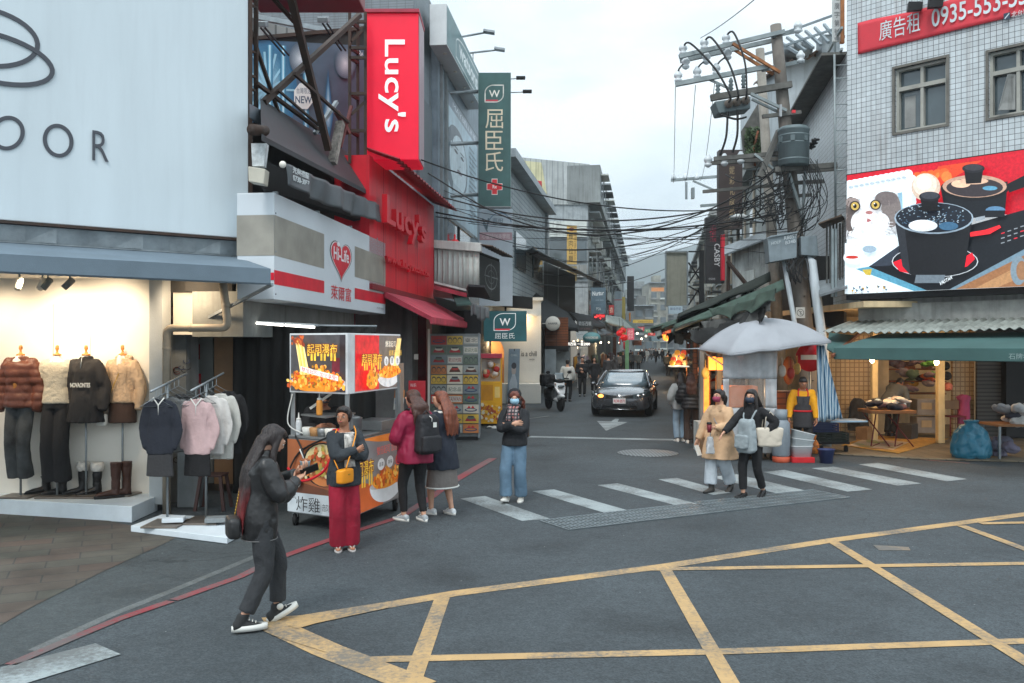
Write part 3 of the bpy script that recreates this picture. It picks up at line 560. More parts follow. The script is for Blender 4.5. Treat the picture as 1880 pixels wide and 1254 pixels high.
mb=MB();q0,q1=at(695,243,16.48),at(745,73,16.48);letters(mb,"Lucy's",q0,(q1 .x-q0 .x,0,0),(0,0,q1 .z-q0 .z),.012,.012,rot=1);part(mb,'lettering',mat('white_letters',(236,240,242),.5,var=.03,bump=0,emit=.25),r)
r=thing('grey_tower','narrow grey tiled tower behind the tall red vertical sign','building',L1 .pt(11,0,-3))
part(uz(MB(),L1,L1 .u(776),L1 .u(806),5.4,10.9,-6,-.2),'wall',pattern('grey_tiles',(122,132,138),(92,100,106),'b',.2,.06,.006,.5,streak=.3),r)
part(uz(MB(),L1,L1 .u(780),L1 .u(802),5.9,8.1,-.2,-.12),'side_panel',mat('tower_panel',(96,104,110),.5),r)
part(uz(MB(),L1,L1 .u(776),L1 .u(806),0,5.4,-6,-.25),'lower_wall',M_CONC,r)
r=thing('pharmacy_building','grey metal clad pharmacy building with a huge pale face poster','building',L1 .pt(16,0,-3))
part(uz(MB(),L1,L1 .u(806),L1 .u(905),3.4,10.3,-6,-.02),'wall',mat('grey_cladding',(132,146,156),.5,.15,var=.18,streak=.4),r)
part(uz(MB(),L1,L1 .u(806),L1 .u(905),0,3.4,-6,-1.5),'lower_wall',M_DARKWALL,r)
mb=MB()
for x in(809,817):uz(mb,L1,L1 .u(x),L1 .u(x)+.08,4,9.4,-.02,.05)
pp('cladding_rib',M_GRAFF,r,mb)
uz_=lambda a,b,c,d_,e,f:uz(MB(),L1,L1 .u(a),L1 .u(b),c,d_,e,f)
part(uz_(819,862,4.25,5.55,-.02,.03),'window',M_GLASS,r);part(uz_(816,866,5.55,5.65,-.02,.07),'window_head',M_GALV,r);part(uz_(839,841,4.25,5.55,.03,.06),'mullion',M_DARKWALL,r)
for x in(827,849):
 mb=MB().ell(L1 .pt(L1 .u(x),4.95,.12),.13,8,6);mb.ell(L1 .pt(L1 .u(x),4.65,.12),.08,8,5).tube([L1 .pt(L1 .u(x),4.25,.12),L1 .pt(L1 .u(x),5.2,.12)],.025)
 o=single(mb,'lantern_ornament',mat('ornament_red',(206,40,44),.5,emit=.15),'red hanging ornament in the %s of the pharmacy window above the white balcony box'%('left half' if x<840 else 'right half'),'ornament','red ornaments in the pharmacy window')
uh0,uh1=L1 .u(820,.4),L1 .u(884,.4)
r=thing('header_sign','long teal green pharmacy sign across the top of the grey building with a lowercase name','sign',L1 .pt(uh0,9.5,.2))
part(uz(MB(),L1,uh0,uh1,9.45,10.45,-.02,.4),'box',mat('sign_side',(206,212,214),.4,var=.08),r,bevel=.01)
d=Decal(L1 .pt(uh0+.03,9.48,.402),L1 .d*(uh1-uh0-.06),(0,0,.94));d.rect(0,0,1,1,(74,118,122))
def leafbox(d,u0,v0,u1,v1,w,c):
 n=8;ru,rv=(u1-u0)*.45,(v1-v0)*.45;pts=[(u1,v1-0)]
 pts=[(u1,v1),(u0+ru,v1)]+[(u0+ru-ru*sin(pi/2*i/n),v1-rv+rv*cos(pi/2*i/n))for i in range(n+1)]+[(u0,v0),(u1-ru,v0)]+[(u1-ru+ru*sin(pi/2*i/n),v0+rv-rv*cos(pi/2*i/n))for i in range(n+1)]+[(u1,v1)]
 d.line(pts,w,c)
leafbox(d,.22,.12,.93,.85,.045,(206,216,216));d.text('watsons',.3,.3,.86,.72,(220,228,228),.03);part(d.mb,'print',HC,r)
for k in range(4):p=L1 .pt(uh0+.6+k*1.5,9.44,.25);part(MB().lathe([(.05,0),(.05,-.02)],p,8),'downlight',M_WHITEW,r)
for(x0,y0,x1,y1,D0,D1,lab)in((830,71,888,60,25.2,23.6,'upper arm lamp over the long teal pharmacy sign'),(850,99,908,92,27,25.4,'lower arm lamp over the long teal pharmacy sign')):
 r=thing('arm_lamp',lab,'lamp',at(x0,y0,D0),group='arm lamps over the teal sign')
 p,q=at(x0,y0,D0),at(x1,y1,D1);part(MB().tube([p,q],.03),'arm',M_GALV,r);part(MB().tube([p+(q-p)*.33,p+(q-p)*.33-V((0,0,.55))],.018),'stay',M_GALV,r)
 part(MB().box(q+V((.14,0,.02)),(.3,.2,.07),M=Matrix.Rotation(.15,3,'Y')),'head',M_GALV,r,bevel=.01)
r=thing('face_poster','huge pale blue cosmetics poster of a woman on the grey pharmacy wall','poster',L1 .pt(L1 .u(823),4.4))
d=Decal(L1 .pt(L1 .u(823),5.7,.006),L1 .d*(L1 .u(876)-L1 .u(823)),(0,0,3.3));d.rect(0,0,1,1,(176,200,212));d.rect(0,.9,1,1,(128,142,156));d.text('MAYBELLINE',.12,.93,.92,.975,(214,222,228))
d.oval(.25,.5,.36,.3,(84,100,112));d.oval(.3,.5,.27,.25,(196,214,222));d.oval(.26,.7,.24,.1,(76,90,102));d.oval(.33,.56,.24,.19,(202,218,226))
for u in(.22,.42):d.oval(u,.59,.055,.014,(50,60,70));d.oval(u,.625,.075,.008,(110,124,134))
d.oval(.33,.44,.08,.018,(120,110,122));d.line([(.33,.58),(.36,.5),(.32,.49)],.006,(140,158,170));d.rect(.12,0,.55,.3,(170,190,200))
for k in range(16):d.rect(.66+.02*(k%2),.78-k*.045,.66+.02*(k%2)+.2+.06*(k%3),.795-k*.045,(128,146,158))
part(d.mb,'print',HC,r);part(uz(MB(),L1,L1 .u(821),L1 .u(877),5.64,9.06,-.01,.004),'backing',M_GRAFF,r)
r=thing('vertical_sign','tall dark green pharmacy sign with leaf emblem, cream characters and a red cross','sign',at(908,380,25.5))
a,b=at(878,380,25.5),at(938,133,25.5);W_,H_=b.x-a.x,b.z-a.z
part(MB().prism([a,V((b.x,25.5,a.z)),b,V((a.x,25.5,b.z))],(0,.42,0)),'box',mat('sign_side',(206,212,214)),r,bevel=.01)
d=Decal(a+V((0,-.003,0)),(W_,0,0),(0,0,H_));GRN,CRM=(54,92,90),(222,208,182);d.rect(0.005,.005,.995,.998,GRN)
leafbox(d,.21,.78,.77,.905,.008,(226,224,216));d.rect(.225,.785,.6,.797,(196,60,74));d.text('W',.33,.815,.66,.868,(232,228,218),.01)
d.text('屈',.22,.585,.76,.725,CRM,.02);d.text('臣',.22,.425,.76,.565,CRM,.02);d.text('氏',.22,.265,.76,.41,CRM,.02)
for w,c in((0,(232,226,220)),(.02,(214,30,44))):d.poly([(.41+w*.7,.09+w*.25),(.59-w*.7,.09+w*.25),(.59-w*.7,.125+w*.0),(.74-w*.7,.125+w*.25),(.74-w*.7,.175-w*.25),(.59-w*.7,.175-w*.0),(.59-w*.7,.21-w*.25),(.41+w*.7,.21-w*.25),(.41+w*.7,.175),(.26+w*.7,.175-w*.25),(.26+w*.7,.125+w*.25),(.41+w*.7,.125)],c)
d.text('Rx',.44,.138,.57,.162,(240,236,232),.02);part(d.mb,'print',HC,r)
for y in(168,262,357):part(MB().tube([at(817,y+3,24.4),at(880,y,25.7)],.055),'mount_pole',M_GALV,r);part(MB().box(at(819,y+2,24.4),(.12,.12,.26)),'mount_plate',M_GALV,r)
for k,(y,x1)in enumerate(((145,960),(170,972))):
 r=thing('arm_lamp','small arm lamp at the right edge of the dark green pharmacy sign, %s one'%('upper' if k==0 else 'lower'),'lamp',at(938,y,25.8),group='small lamps beside the green sign')
 part(MB().tube([at(938,y,25.8),at(x1-10,y-1,25.6)],.016),'arm',M_GALV,r);part(MB().box(at(x1-4,y-2,25.6),(.26,.2,.06)),'head',M_BLACK,r,bevel=.01)
r=thing('pale_sign','pale blue sign panel with a bird emblem below the dark green pharmacy sign','sign',at(910,560,27))
a,b=at(880,562,27),at(941,384,27);part(MB().prism([a,V((b.x,27,a.z)),b,V((a.x,27,b.z))],(0,.3,0)),'panel',mat('pale_panel',(196,206,214),.5,var=.06),r,bevel=.01)
d=Decal(a+V((0,-.003,0)),(b.x-a.x,0,0),(0,0,b.z-a.z));d.rect(0.01,.68,.99,.76,(186,150,156));d.text('心靈瑜珈美學館',.08,.695,.92,.745,(226,214,216));d.text('悲悅',.4,.83,.72,.91,(110,130,146));d.arc(.62,.82,.36,.14,.008,(120,150,176),20,165);d.line([(.1,.9),(.22,.8),(.28,.9)],.018,(110,130,140));d.line([(.12,.85),(.24,.77)],.014,(120,140,150));part(d.mb,'print',HC,r)
M_CORR=mat('white_sheet_metal',(206,212,208),.5,.1,var=.12,streak=.4)
r=thing('balcony_box','white corrugated metal balcony box beside the red shop','balcony',at(840,530,22.4))
part(MB().grid(lambda u,v:at(797,530,22.4).lerp(at(880,530,22.4),u)+V((0,.035*(1 if(u*9)%1<.8 else-1),1.05*v)),90,2,(0,.05,0)),'sheet',M_CORR,r)
part(MB().prism([at(793,455,22.3),at(884,462,22.3),at(884,446,22.3),at(793,440,22.3)],(0,.4,0)),'top_box',M_CORR,r,bevel=.01)
part(MB().prism([at(880,535,22.5),at(880,535,23.6),at(880,462,23.6)+V((0,0,.05)),at(880,462,22.5)],(-1.2,0,0)),'body',M_DARKWALL,r)
r=thing('black_sign','black sign panel with a pale round wheel emblem beside the white balcony box','sign',at(900,555,23))
a,b,c2,e2=at(880,545,22.6),at(917,553,24.4),at(917,476,24.4),at(880,462,22.6)
part(MB().prism([a,b,c2,e2],(-.1,.1,0)),'panel',mat('black_board',(22,22,22)),r)
d=Decal(a+V((.01,-.01,0)),(b-a),(0,0,(e2-a).z*.93));d.rect(0,0,1,1,(34,37,38));d.arc(.55,.55,.3,.3,.03,(150,154,154));d.arc(.55,.55,.16,.16,.02,(120,124,124));d.line([(.55,.2),(.55,.9)],.025,(150,154,154));d.line([(.22,.55),(.88,.55)],.025,(140,144,144));d.blobs(.1,.05,.95,.95,30,.03,[(70,74,74),(52,54,54)]);part(d.mb,'print',HC,r)
part(MB().grid(lambda u,v:at(882,450,22.3).lerp(at(922,470,24.6),u)+V((.3*v,-.1*v,.02*sin(u*50)-.05*v)),40,2,(0,0,.02)),'roof_sheet',mat('rust_sheet',(92,78,66),.7,var=.4,vs=5),r)
r=thing('canopy','small white and red striped canopy edge below the white balcony box','canopy',at(825,540,21.5))
part(MB().prism([at(795,545,22),at(862,552,22),at(858,535,20.8),at(797,520,20.8)],(0,0,.05)),'roof_sheet',M_CORR,r)
part(MB().prism([at(797,531,20.78),at(857,546,20.78),at(857,538,20.78),at(797,524,20.78)],(0,.02,0)),'stripe',M_RAWN,r)
r=thing('canopy','half folded dark green canopy over the souvenir cabinet','canopy',at(850,575,20.8))
part(MB().prism([at(828,538,21.6),at(848,536,21.6),at(866,560,20.2),at(838,562,20.2)],(0,0,.04)),'fabric',mat('green_fabric',(62,92,86),.8,var=.2),r)
part(MB().grid(lambda u,v:at(864,556,20.2).lerp(at(900,566,20.4),u)+V((.02*sin(u*30),.03*sin(u*21),-.3*v+.06*v*sin(u*9))),30,6,(0,.01,0)),'flap',mat('grey_flap',(112,116,118),.8,var=.3,streak=.3),r)
part(MB().prism([at(850,545,21.5),at(900,548,21.5),at(890,528,20.4),at(860,526,20.4)],(0,0,.05)),'upper_flap',M_DK,r)
single(MB().prism([at(852,612,21.4),at(884,612,21.4),at(884,572,21.4),at(852,572,21.4)],(0,.7,0)),'roller_box',M_BLACK,'black roller box above the right end of the souvenir cabinet','box')
single(MB().prism([at(918,562,27.4),at(978,566,27.4),at(978,546,27.4),at(918,540,27.4)],(0,.7,0)),'ledge',M_DARKWALL,'dark grey ledge above the small green leaf sign','ledge')
r=thing('hanging_sign','small dark teal sign with white leaf emblem hanging over the street','sign',at(928,627,27))
a,b=at(888,627,27),at(967,571,27);part(MB().prism([a,V((b.x,27,a.z)),b,V((a.x,27,b.z))],(0,.18,0)),'box',mat('teal_side',(40,80,84),.4),r,bevel=.008)
d=Decal(a+V((0,-.003,0)),(b.x-a.x,0,0),(0,0,b.z-a.z));d.rect(0,0,1,1,(36,84,90));leafbox(d,.24,.36,.74,.92,.022,(232,236,236));d.rect(.27,.37,.61,.42,(214,36,50));d.text('W',.37,.52,.62,.76,(240,242,242),.02);d.text('屈臣氏',.26,.09,.72,.28,(226,230,230),.015);part(d.mb,'print',cmat('print_lit',emit=.25),r)
part(MB().tube([at(928,571,27),at(928,560,27.5)],.03),'hanger',M_BLACK,r)
r=thing('arch_shop','low white plastered shop with a warm lit arched doorway','shop',(0,34,0))
x0,x1,D0=-1.75,1.1,34.0;zt=3.85
pts=[(x1,0),(x1,zt),(x0,zt),(x0,0),(-1.5,0),(-1.5,1.9)]+[(-.9-.6*cos(pi*i/10),1.9+.6*sin(pi*i/10))for i in range(1,10)]+[(-.3,1.9),(-.3,0)]
mb=MB();mb.prism([V((x,D0,z))for x,z in pts],(0,.3,0));part(mb,'front_wall',M_WHITEW,r)
part(MB().box(((x0+x1)/2,35.6,1.9),(2.8,.1,3.7)),'back_wall',mat('warm_wall',(206,150,100),.7,var=.15),r)
part(MB().box((.95,35,1.9),(.28,1.4,3.7)),'side_wall',M_WHITEW,r);part(MB().box(((x0+x1)/2,35,zt+.06),(3.0,2.2,.12)),'cornice',M_WHITEW,r)
part(MB().box((.3,33.6,.37),(1.55,.7,.74)),'bench',M_WHITEW,r,bevel=.02)
mb=MB();letters(mb,"life is a chill",at(944,654,33.98),(.85,0,0),(0,0,.2),.004);part(mb,'lettering',M_BLACK,r)
mb=MB();letters(mb,"HARPER",at(972,661,33.98),(.2,0,0),(0,0,.05),.004);part(mb,'lettering',M_BLACK,r)
part(MB().box((.35,33.9,3.3),(1.2,.3,.08)),'light_shelf',M_WHITEW,r)
def lamp(p,e,col=(1,.72,.4),r_=.15,spot=None,to=None,blend=.6):
 l=bpy.data.lights.new('warm_light','SPOT' if spot else 'POINT');l.energy=e;l.color=col;l.shadow_soft_size=r_
 o=bpy.data.objects.new('warm_light',l);COL.objects.link(o);o.location=p
 if spot:l.spot_size=radians(spot);l.spot_blend=blend;o.rotation_euler=(V(to)-V(p)).to_track_quat('-Z','Y').to_euler()
 return o
lamp((-.9,35,2.2),60);lamp((.35,33.65,3.15),26)
r=thing('easel_banner','tall grey x-banner poster with a person in white in front of the white wall','banner',at(942,735,33))
d=Decal(at(931,738,33),V((.42,0,0)),V((.06,.25,1.95)));d.rect(0,0,1,1,(134,152,164));d.oval(.5,.6,.2,.1,(190,176,168));d.oval(.5,.68,.22,.06,(64,66,72));d.poly([(.2,0),(.8,0),(.85,.35),(.62,.52),(.38,.52),(.15,.35)],(196,204,210));d.text('CHILL',.2,.86,.8,.9,(214,222,226));part(d.mb,'print',HC,r);part(MB().tube([d.P+d.ux*.5+V((0,.35,0)),d.P+d.ux*.5+d.uy],.02),'prop',M_BLACK,r)
L15=Plane((-.35,32),(1.75,46));L2=Plane((0.5,42),(.5+.165*60,102))
r=thing('clad_house','pale grey house with horizontal siding and a sloping metal roof edge','building',(0,40,0))
part(uz(MB(),L15,0,L15 .len,3.6,8.9,-6,0),'wall',M_SIDING,r);part(uz(MB(),L15,0,L15 .len,0,3.6,-6,-1),'lower_wall',M_DARKWALL,r)
part(uz(MB(),L15,-.1,L15 .len+.3,8.85,9.15,-.3,.5),'roof_edge',M_GALV,r);part(uz(MB(),L15,.1,.5,3.6,8.9,0,.12),'corner_post',M_GRAFF,r);part(uz(MB(),L15,L15 .len-.5,L15 .len,3.6,8.9,0,.12),'corner_post',M_GRAFF,r)
part(uz(MB(),L15,3,6,5.2,6.6,0,.06),'window',M_GLASS,r);part(uz(MB(),L15,8.5,12,5.2,6.6,0,.06),'window',M_GLASS,r)
single(MB().prism([at(972,345,48),at(995,360,48),at(995,332,48),at(972,330,48)],(0,2,0)),'water_tank',mat('tank_red',(176,50,56),.5),'small red rooftop box behind the pale siding house','tank',bevel=.05)
GA=Plane((4.9,58),(15.7,130))
r=thing('gabled_block','tall grey apartment block with a yellowish metal gable and cluttered balconies','building',(4,60,0))
a,b=at(942,288,58),at(1082,302,58)
part(MB().prism([V((a.x-3,58,0)),V((4.9,58,0)),V((4.9,58,11.2)),V((a.x-3,58,11.2))],(0,6,0)),'gable_wall',mat('pale_render',(160,168,172),.8,var=.2,streak=.5),r)
part(MB().prism([V((a.x-3,57.9,11.2)),V((5.0,57.9,11.2)),V((5.0,57.9,13.8)),V((a.x-3,57.9,14.6))],(0,6,0)),'gable_cladding',pattern('ribbed_sheet',(176,182,182),(140,146,148),'b',.35,40,.03,.55,var=.15,streak=.25),r)
part(MB().prism([V((a.x-3,57.87,11.6)),V((2.3,57.87,11.6)),V((1.9,57.87,13.9)),V((a.x-3,57.87,14.4))],(0,.02,0)),'aged_cladding',pattern('yellow_sheet',(202,198,160),(166,164,134),'b',.35,40,.03,.55,streak=.3),r)
part(uz(MB(),GA,0,GA.len,0,11.4,-8,0),'street_wall',mat('street_render',(146,152,150),.85,var=.3,streak=.6),r)
part(MB().prism([GA.pt(-.3,13.7,.8),GA.pt(-.3,11.3,.8),GA.pt(GA.len,11.3,.8),GA.pt(GA.len,13.7,.8)],-GA.n*3),'roof_storey',mat('dark_sheet',(136,142,142),.6,.1,var=.3,vs=.3,streak=.4),r)
part(MB().box((3.6,57.8,9.6),(2.4,.15,1.0)),'balcony_front',M_CORR,r);part(MB().box((3.6,57.9,8.2),(2.4,.1,1.3)),'window',M_GLASS,r);part(MB().box((3.6,57.8,6.9),(2.4,.15,.8)),'balcony_front',M_CONC,r)
part(MB().box((1.5,57.9,7.8),(1.2,.1,1.3)),'window',M_GLASS,r)
for y,z in((9.0,0),(6.3,0)):part(MB().box((2.9,57.92,y),(4,.06,.12)),'ledge',M_GALV,r)
for k in range(20):part(uz(MB(),GA,.6+k*3.5,2.6+k*3.5,11.9,13.1,.8,.84),'upper_window',M_GLASS,r);part(uz(MB(),GA,.4+k*3.5,2.8+k*3.5,13.15,13.25,.8,1.3),'window_canopy',[M_CORR,M_GALV,M_DK][k%3],r)
rg=random.Random(5);M_AC=mat('aircon_beige',(176,178,172),.5,var=.2,vs=9);M_CAGE=mat('cage',(136,142,144),.5,.4)
for fl in range(3):
 for k in range(16):
  u,z=1+k*4.4+rg.uniform(-.3,.3),4.2+fl*2.55
  part(uz(MB(),GA,u,u+2.6,z,z+1.4,0,.03),'window',M_GLASS,r)
  q=rg.random()
  if q<.6:
   mb=MB()
   for j in range(7):mb.beam(GA.pt(u+j*.42,z-.2,.5),GA.pt(u+j*.42,z+1.5,.5),.03)
   for zz in(-.2,.6,1.5):mb.beam(GA.pt(u,z+zz,.5),GA.pt(u+2.6,z+zz,.5),.04)
   uz(mb,GA,u-.05,u+2.65,z+1.5,z+1.56,0,.75);part(mb,'window_cage',M_CAGE,r)
  else:part(uz(MB(),GA,u-.1,u+2.7,z+1.5,z+1.58,0,.7),'window_canopy',rg.choice([M_DK,M_CORR,M_GALV]),r)
  if rg.random()<.8:part(uz(MB(),GA,u+2.9,u+3.8,z-.1,z+.5,.05,.5),'air_conditioner',M_AC,r)
  if rg.random()<.4:part(uz(MB(),GA,u,u+2.6,z-.9,z-.15,0,rg.uniform(.4,.9)),'balcony',rg.choice([M_CONC,M_CORR,M_DARKWALL]),r)
def board(x0,y0,x1,y1,D,name,label,col,cat='sign',th=.2,draw=None,m=None,emit=0,mats='print_gloss',grp=None):
 a,b=at(x0,y1,D),at(x1,y0,D);r=thing(name,label,cat,V(((a.x+b.x)/2,D,a.z)),group=grp)
 part(MB().prism([a,V((b.x,D,a.z)),b,V((a.x,D,b.z))],(0,th,0)),'box',m or mat('box_%d_%d_%d'%col,col,.5,var=.1),r,bevel=.01)
 if draw:
  d=Decal(a+V((0,-.004,0)),(b.x-a.x,0,0),(0,0,b.z-a.z),.003);d.rect(0,0,1,1,col);draw(d);part(d.mb,'print',cmat('print_lit',emit=.25)if emit==1 else cmat('print_bright',emit=1.6)if emit else HC,r)
 return r
board(1041,414,1059,485,50,'vertical_sign','yellow vertical sign with dark characters in front of the gabled block',(206,168,92),draw=lambda d:(d.oval(.45,.9,.3,.05,(120,60,40)),[d.text(c,.18,.66-.2*i,.62,.82-.2*i,(40,36,34),.03)for i,c in enumerate('雞肉拉麵')],d.text('中山旗艦店',.76,.1,.88,.85,(80,60,40),rot=1)))
board(1041,489,1059,516,50.5,'vertical_sign','lower pale yellow sign half hidden by the dark canopy',(196,172,116),draw=lambda d:d.text('專',.3,.3,.75,.75,(120,80,50)))
board(1085,528,1112,583,55,'price_sign','grey blue hanging sign with white script over a price list',(92,112,124),draw=lambda d:(d.text('Nurtur',.1,.72,.88,.87,(230,234,234),.02,tilt=.03),d.text('PSA',.36,.24,.68,.34,(206,214,216),.01),d.text('LEVEL 8000',.3,.56,.85,.6,(170,182,188)),d.text('2001',.55,.1,.88,.15,(190,198,202)),d.rect(.15,.42,.85,.425,(130,146,156))))
board(1089,576,1112,588,54.5,'tattoo_sign','small dark sign glowing red with the word TATTOO',(44,26,30),draw=lambda d:(d.text('TATTOO',.25,.45,.92,.85,(255,50,50),.03),d.oval(.2,.5,.1,.15,(255,60,60)),d.poly([(.5,.38),(.65,.38),(.58,.1)],(255,60,60))),emit=2)
board(1060,588,1088,608,46,'suit_shop_sign','dark sign with four white characters over the suit shop',(70,72,72),draw=lambda d:(d.text('韓版西裝',.08,.5,.92,.9,(226,230,230),.02),d.text('SUIT & DRESS',.15,.14,.85,.3,(150,110,104))))
board(1034,627,1084,636,45,'light_strip_sign','narrow black strip sign with glowing white suit price',(28,28,30),draw=lambda d:d.text('服飾西裝 一套2000',.02,.15,.98,.85,(250,246,236),.02),emit=2)
board(1058,606,1079,622,46.5,'white_sign','plain white glowing sign above the teal oval sign',(206,218,222),draw=lambda d:d.text('WARDROBE',.15,.4,.85,.55,(150,160,164)),emit=1)
r=thing('oval_sign','teal oval sign with white lettering on the left of the street','sign',at(1086,620,45.5))
c0=at(1086,620,45.5);part(MB().lathe([(.02,0),(1,0),(1,.12),(.02,.12)],(0,0,0),28),'disc',mat('teal_board',(104,156,160),.5),r,world=False)
for ch in r.children:ch.data.transform(Matrix.Scale(.45,4,(1,0,0))@Matrix.Identity(4));ch.data.transform(Matrix.Diagonal((1,.28,1,1)));ch.data.transform(Matrix.Rotation(radians(90),4,'X'))
mb=MB();letters(mb,'WARDROBE',c0+V((-.33,-.125,-.06)),(.66,0,0),(0,0,.12),.004,.02);part(mb,'lettering',M_WHITEW,r)
r=thing('round_sign','round white projecting sign on the wooden wall','sign',at(1015,594,38));c0=at(1015,594,38)
part(MB().lathe([(.02,-.04),(.3,-.04),(.31,0),(.3,.04),(.02,.04)],c0,28,Matrix.Rotation(radians(90),3,'X')),'disc',M_WHITEW,r);mb=MB();letters(mb,'HARPER',c0+V((-.2,-.045,-.04)),(.4,0,0),(0,0,.08),.004,.01);part(mb,'lettering',M_INK,r);part(MB().tube([c0+V((-.3,0,0)),c0+V((-.5,.3,0))],.02),'arm',M_WHITEW,r)
M_WOOD=pattern('wood_boards',(136,78,46),(70,40,26),'b',3,.12,.01,.6,var=.3)
r=thing('wood_shop','small shop front clad in orange brown wooden boards','shop',(2,41,0))
part(MB().box((2.0,40.6,2.75),(1.05,.5,1.3)),'wood_wall',M_WOOD,r);part(MB().box((2.0,40.9,1.0),(1.2,.5,2.0)),'lower_wall',mat('grey_boards',(150,156,156),.7,var=.2),r)
part(MB().box((1.72,40.3,1.1),(.5,.1,1.75)),'plastic_cover',mat('plastic_sheet',(168,178,182),.4,var=.15,vs=3),r);part(MB().box((2.02,40.32,2.0),(1.05,.12,.25)),'beam',M_DARKWALL,r)
L3=Plane((1.6,41),(1.6+.17*70,111))
r=thing('shop_row','dark row of small shops along the left side of the street','building',(2,45,0))
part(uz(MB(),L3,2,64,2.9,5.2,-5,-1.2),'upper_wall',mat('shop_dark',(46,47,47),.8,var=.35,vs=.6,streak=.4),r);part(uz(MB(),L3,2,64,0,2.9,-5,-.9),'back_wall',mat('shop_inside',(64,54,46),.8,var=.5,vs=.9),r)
for k,u in enumerate((2,6,10.5,15,20,26,33,41,50,60)):part(uz(MB(),L3,u,u+.35,0,3,-.9,-.05),'pier',[M_CONC,M_WOOD,M_DARKWALL,M_WHITEW][k%4],r)
for k,u in enumerate((6.5,11,16,21,27)):part(uz(MB(),L3,u,u+3,.5,2.3,-.88,-.6),'display_shelf',mat('goods_%d'%(k%3),[(170,130,90),(120,120,126),(150,90,70)][k%3],.6,var=.6,vs=6,col2=(70,66,70)),r)
for x0,y0,x1,y1,D,lab,dr in((1031,638,1047,700,44.5,'tall pale poster panel at the suit shop',(150,158,164)),(1060,640,1066,716,45.5,'narrow white panel with a suit picture',(196,202,204))):
 board(x0,y0,x1,y1,D,'poster_panel',lab,dr,cat='poster',th=.06,draw=lambda d:(d.rect(.2,.5,.8,.9,(120,128,150)),d.rect(.25,.15,.75,.4,(96,104,120)),d.blobs(.15,.1,.85,.9,16,.04,[(170,150,140),(90,100,120),(60,62,70)])))
r=thing('dark_board','large dark grey signboard wall above the left shops','signboard',at(1010,580,44));part(MB().prism([at(958,590,42),at(1056,590,50),at(1056,505,50),at(958,462,42)],(0,.3,0)),'board',mat('dark_board',(50,52,51),.7,var=.25,vs=.5),r);part(MB().prism([at(1024,590,47),at(1026,590,47),at(1026,490,47),at(1024,490,47)],(0,-.04,0)),'seam',M_CONC,r)
def canopy(name,label,pts,D,m,t=.05,cat='canopy',grp=None,flap=0):
 r=thing(name,label,cat,at(*pts[0],D[0]),group=grp);P=[at(x,y,d)for(x,y),d in zip(pts,D)]
 part(MB().grid(lambda u,v:P[0].lerp(P[1],u).lerp(P[3].lerp(P[2],u),v)+V((0,0,-.05*sin(pi*v)*sin(pi*u)+.012*sin(u*26))),16,6,(0,0,-t)),'sheet',m,r)
 if flap:part(MB().grid(lambda u,v:P[3].lerp(P[2],u)+V((0,-.01,-flap*v+.03*v*sin(u*23))),20,2,(0,.015,0)),'valance',m,r)
 for k in(.05,.5,.95):part(MB().beam(P[0].lerp(P[1],k)+V((0,0,-t-.04)),P[3].lerp(P[2],k)+V((0,0,-t-.04)),.05),'rafter',M_STEEL,r)
 return r
M_TARP=mat('dark_tarp',(52,55,57),.75,var=.25,vs=1.5,streak=.3,transl=.2)
canopy('canopy','long dark upper canopy over the signboard wall on the left',[(958,462),(1082,510),(1112,520),(978,455)],[40,54,52,36],mat('upper_canopy',(104,112,116),.6,.1,var=.3,streak=.3))
canopy('canopy','sagging black tarp canopy above the wooden wall',[(948,515),(1040,572),(1062,600),(975,588)],[40,45,43,37],M_TARP,flap=.25)
canopy('canopy','dark grey canopy above the suit shop sign',[(1045,572),(1088,580),(1112,598),(1066,596)],[48,56,54,46],M_TARP,flap=.2)
canopy('canopy','grey blue canopy beside the teal oval sign',[(1085,580),(1110,592),(1126,610),(1098,612)],[56,66,62,50],mat('blue_canopy',(112,124,130),.7,var=.2),flap=.2)
canopy('canopy','pale green and white canopy over the red lanterns',[(1110,578),(1140,582),(1166,606),(1112,590)],[62,78,74,56],mat('pale_canopy',(150,160,152),.6,var=.3),flap=.15)
canopy('canopy','dark green canopy further down the left row',[(1140,582),(1160,592),(1182,606),(1160,606)],[80,110,104,76],mat('green_canopy',(72,92,84),.7,var=.25),flap=.2)
M_LAN=mat('lantern_red',(206,18,24),.5,var=.25,vs=4,bump=0,emit=.3)
for k,(x,y,D)in enumerate(((1138,612,58),(1146,620,57),(1143,607,60))):
 p=at(x,y,D);r=thing('lantern',['red round lantern, the upper left of the lit bunch','red round lantern hanging lowest in the lit bunch','red round lantern at the back of the lit bunch'][k],'lantern',p-V((0,0,.3)),group='red lanterns on the left')
 part(MB().ell(p,(.24,.24,.21),14,8),'shade',M_LAN,r);part(MB().lathe([(.1,.25),(.1,.3)],p,10),'cap',mat('gold',(190,150,60),.4,.5),r);part(MB().tube([p-V((0,0,.26)),p-V((0,0,.75))],.05),'tassel',mat('lantern_tassel',(180,40,50),.8),r);part(MB().tube([p+V((0,0,.28)),p+V((0,.4,1.0))],.012),'cord',M_WIRE,r)
board(1152,507,1164,571,100,'black_signboard','tall black signboard at the far end of the left row',(42,44,47),th=.4)
board(1128,535,1142,590,82,'white_sign','white vertical sign with a round top far down the left row',(186,196,200),draw=lambda d:(d.rect(0,.7,1,.73,(190,70,70)),d.rect(.1,.74,.9,1,(150,166,176))));board(1142,545,1148,590,84,'yellow_strip','thin yellow vertical sign far down the left row',(196,176,90))
board(1162,587,1199,593,120,'yellow_sign','long yellow sign over the far end of the street',(206,176,80),draw=lambda d:d.text('士林夜市美食街',.25,.1,.95,.7,(120,70,50)),emit=1);board(1155,574,1158,592,110,'orange_strip','thin orange sign near the end of the left row',(226,140,50),emit=1)
rg=random.Random(11)
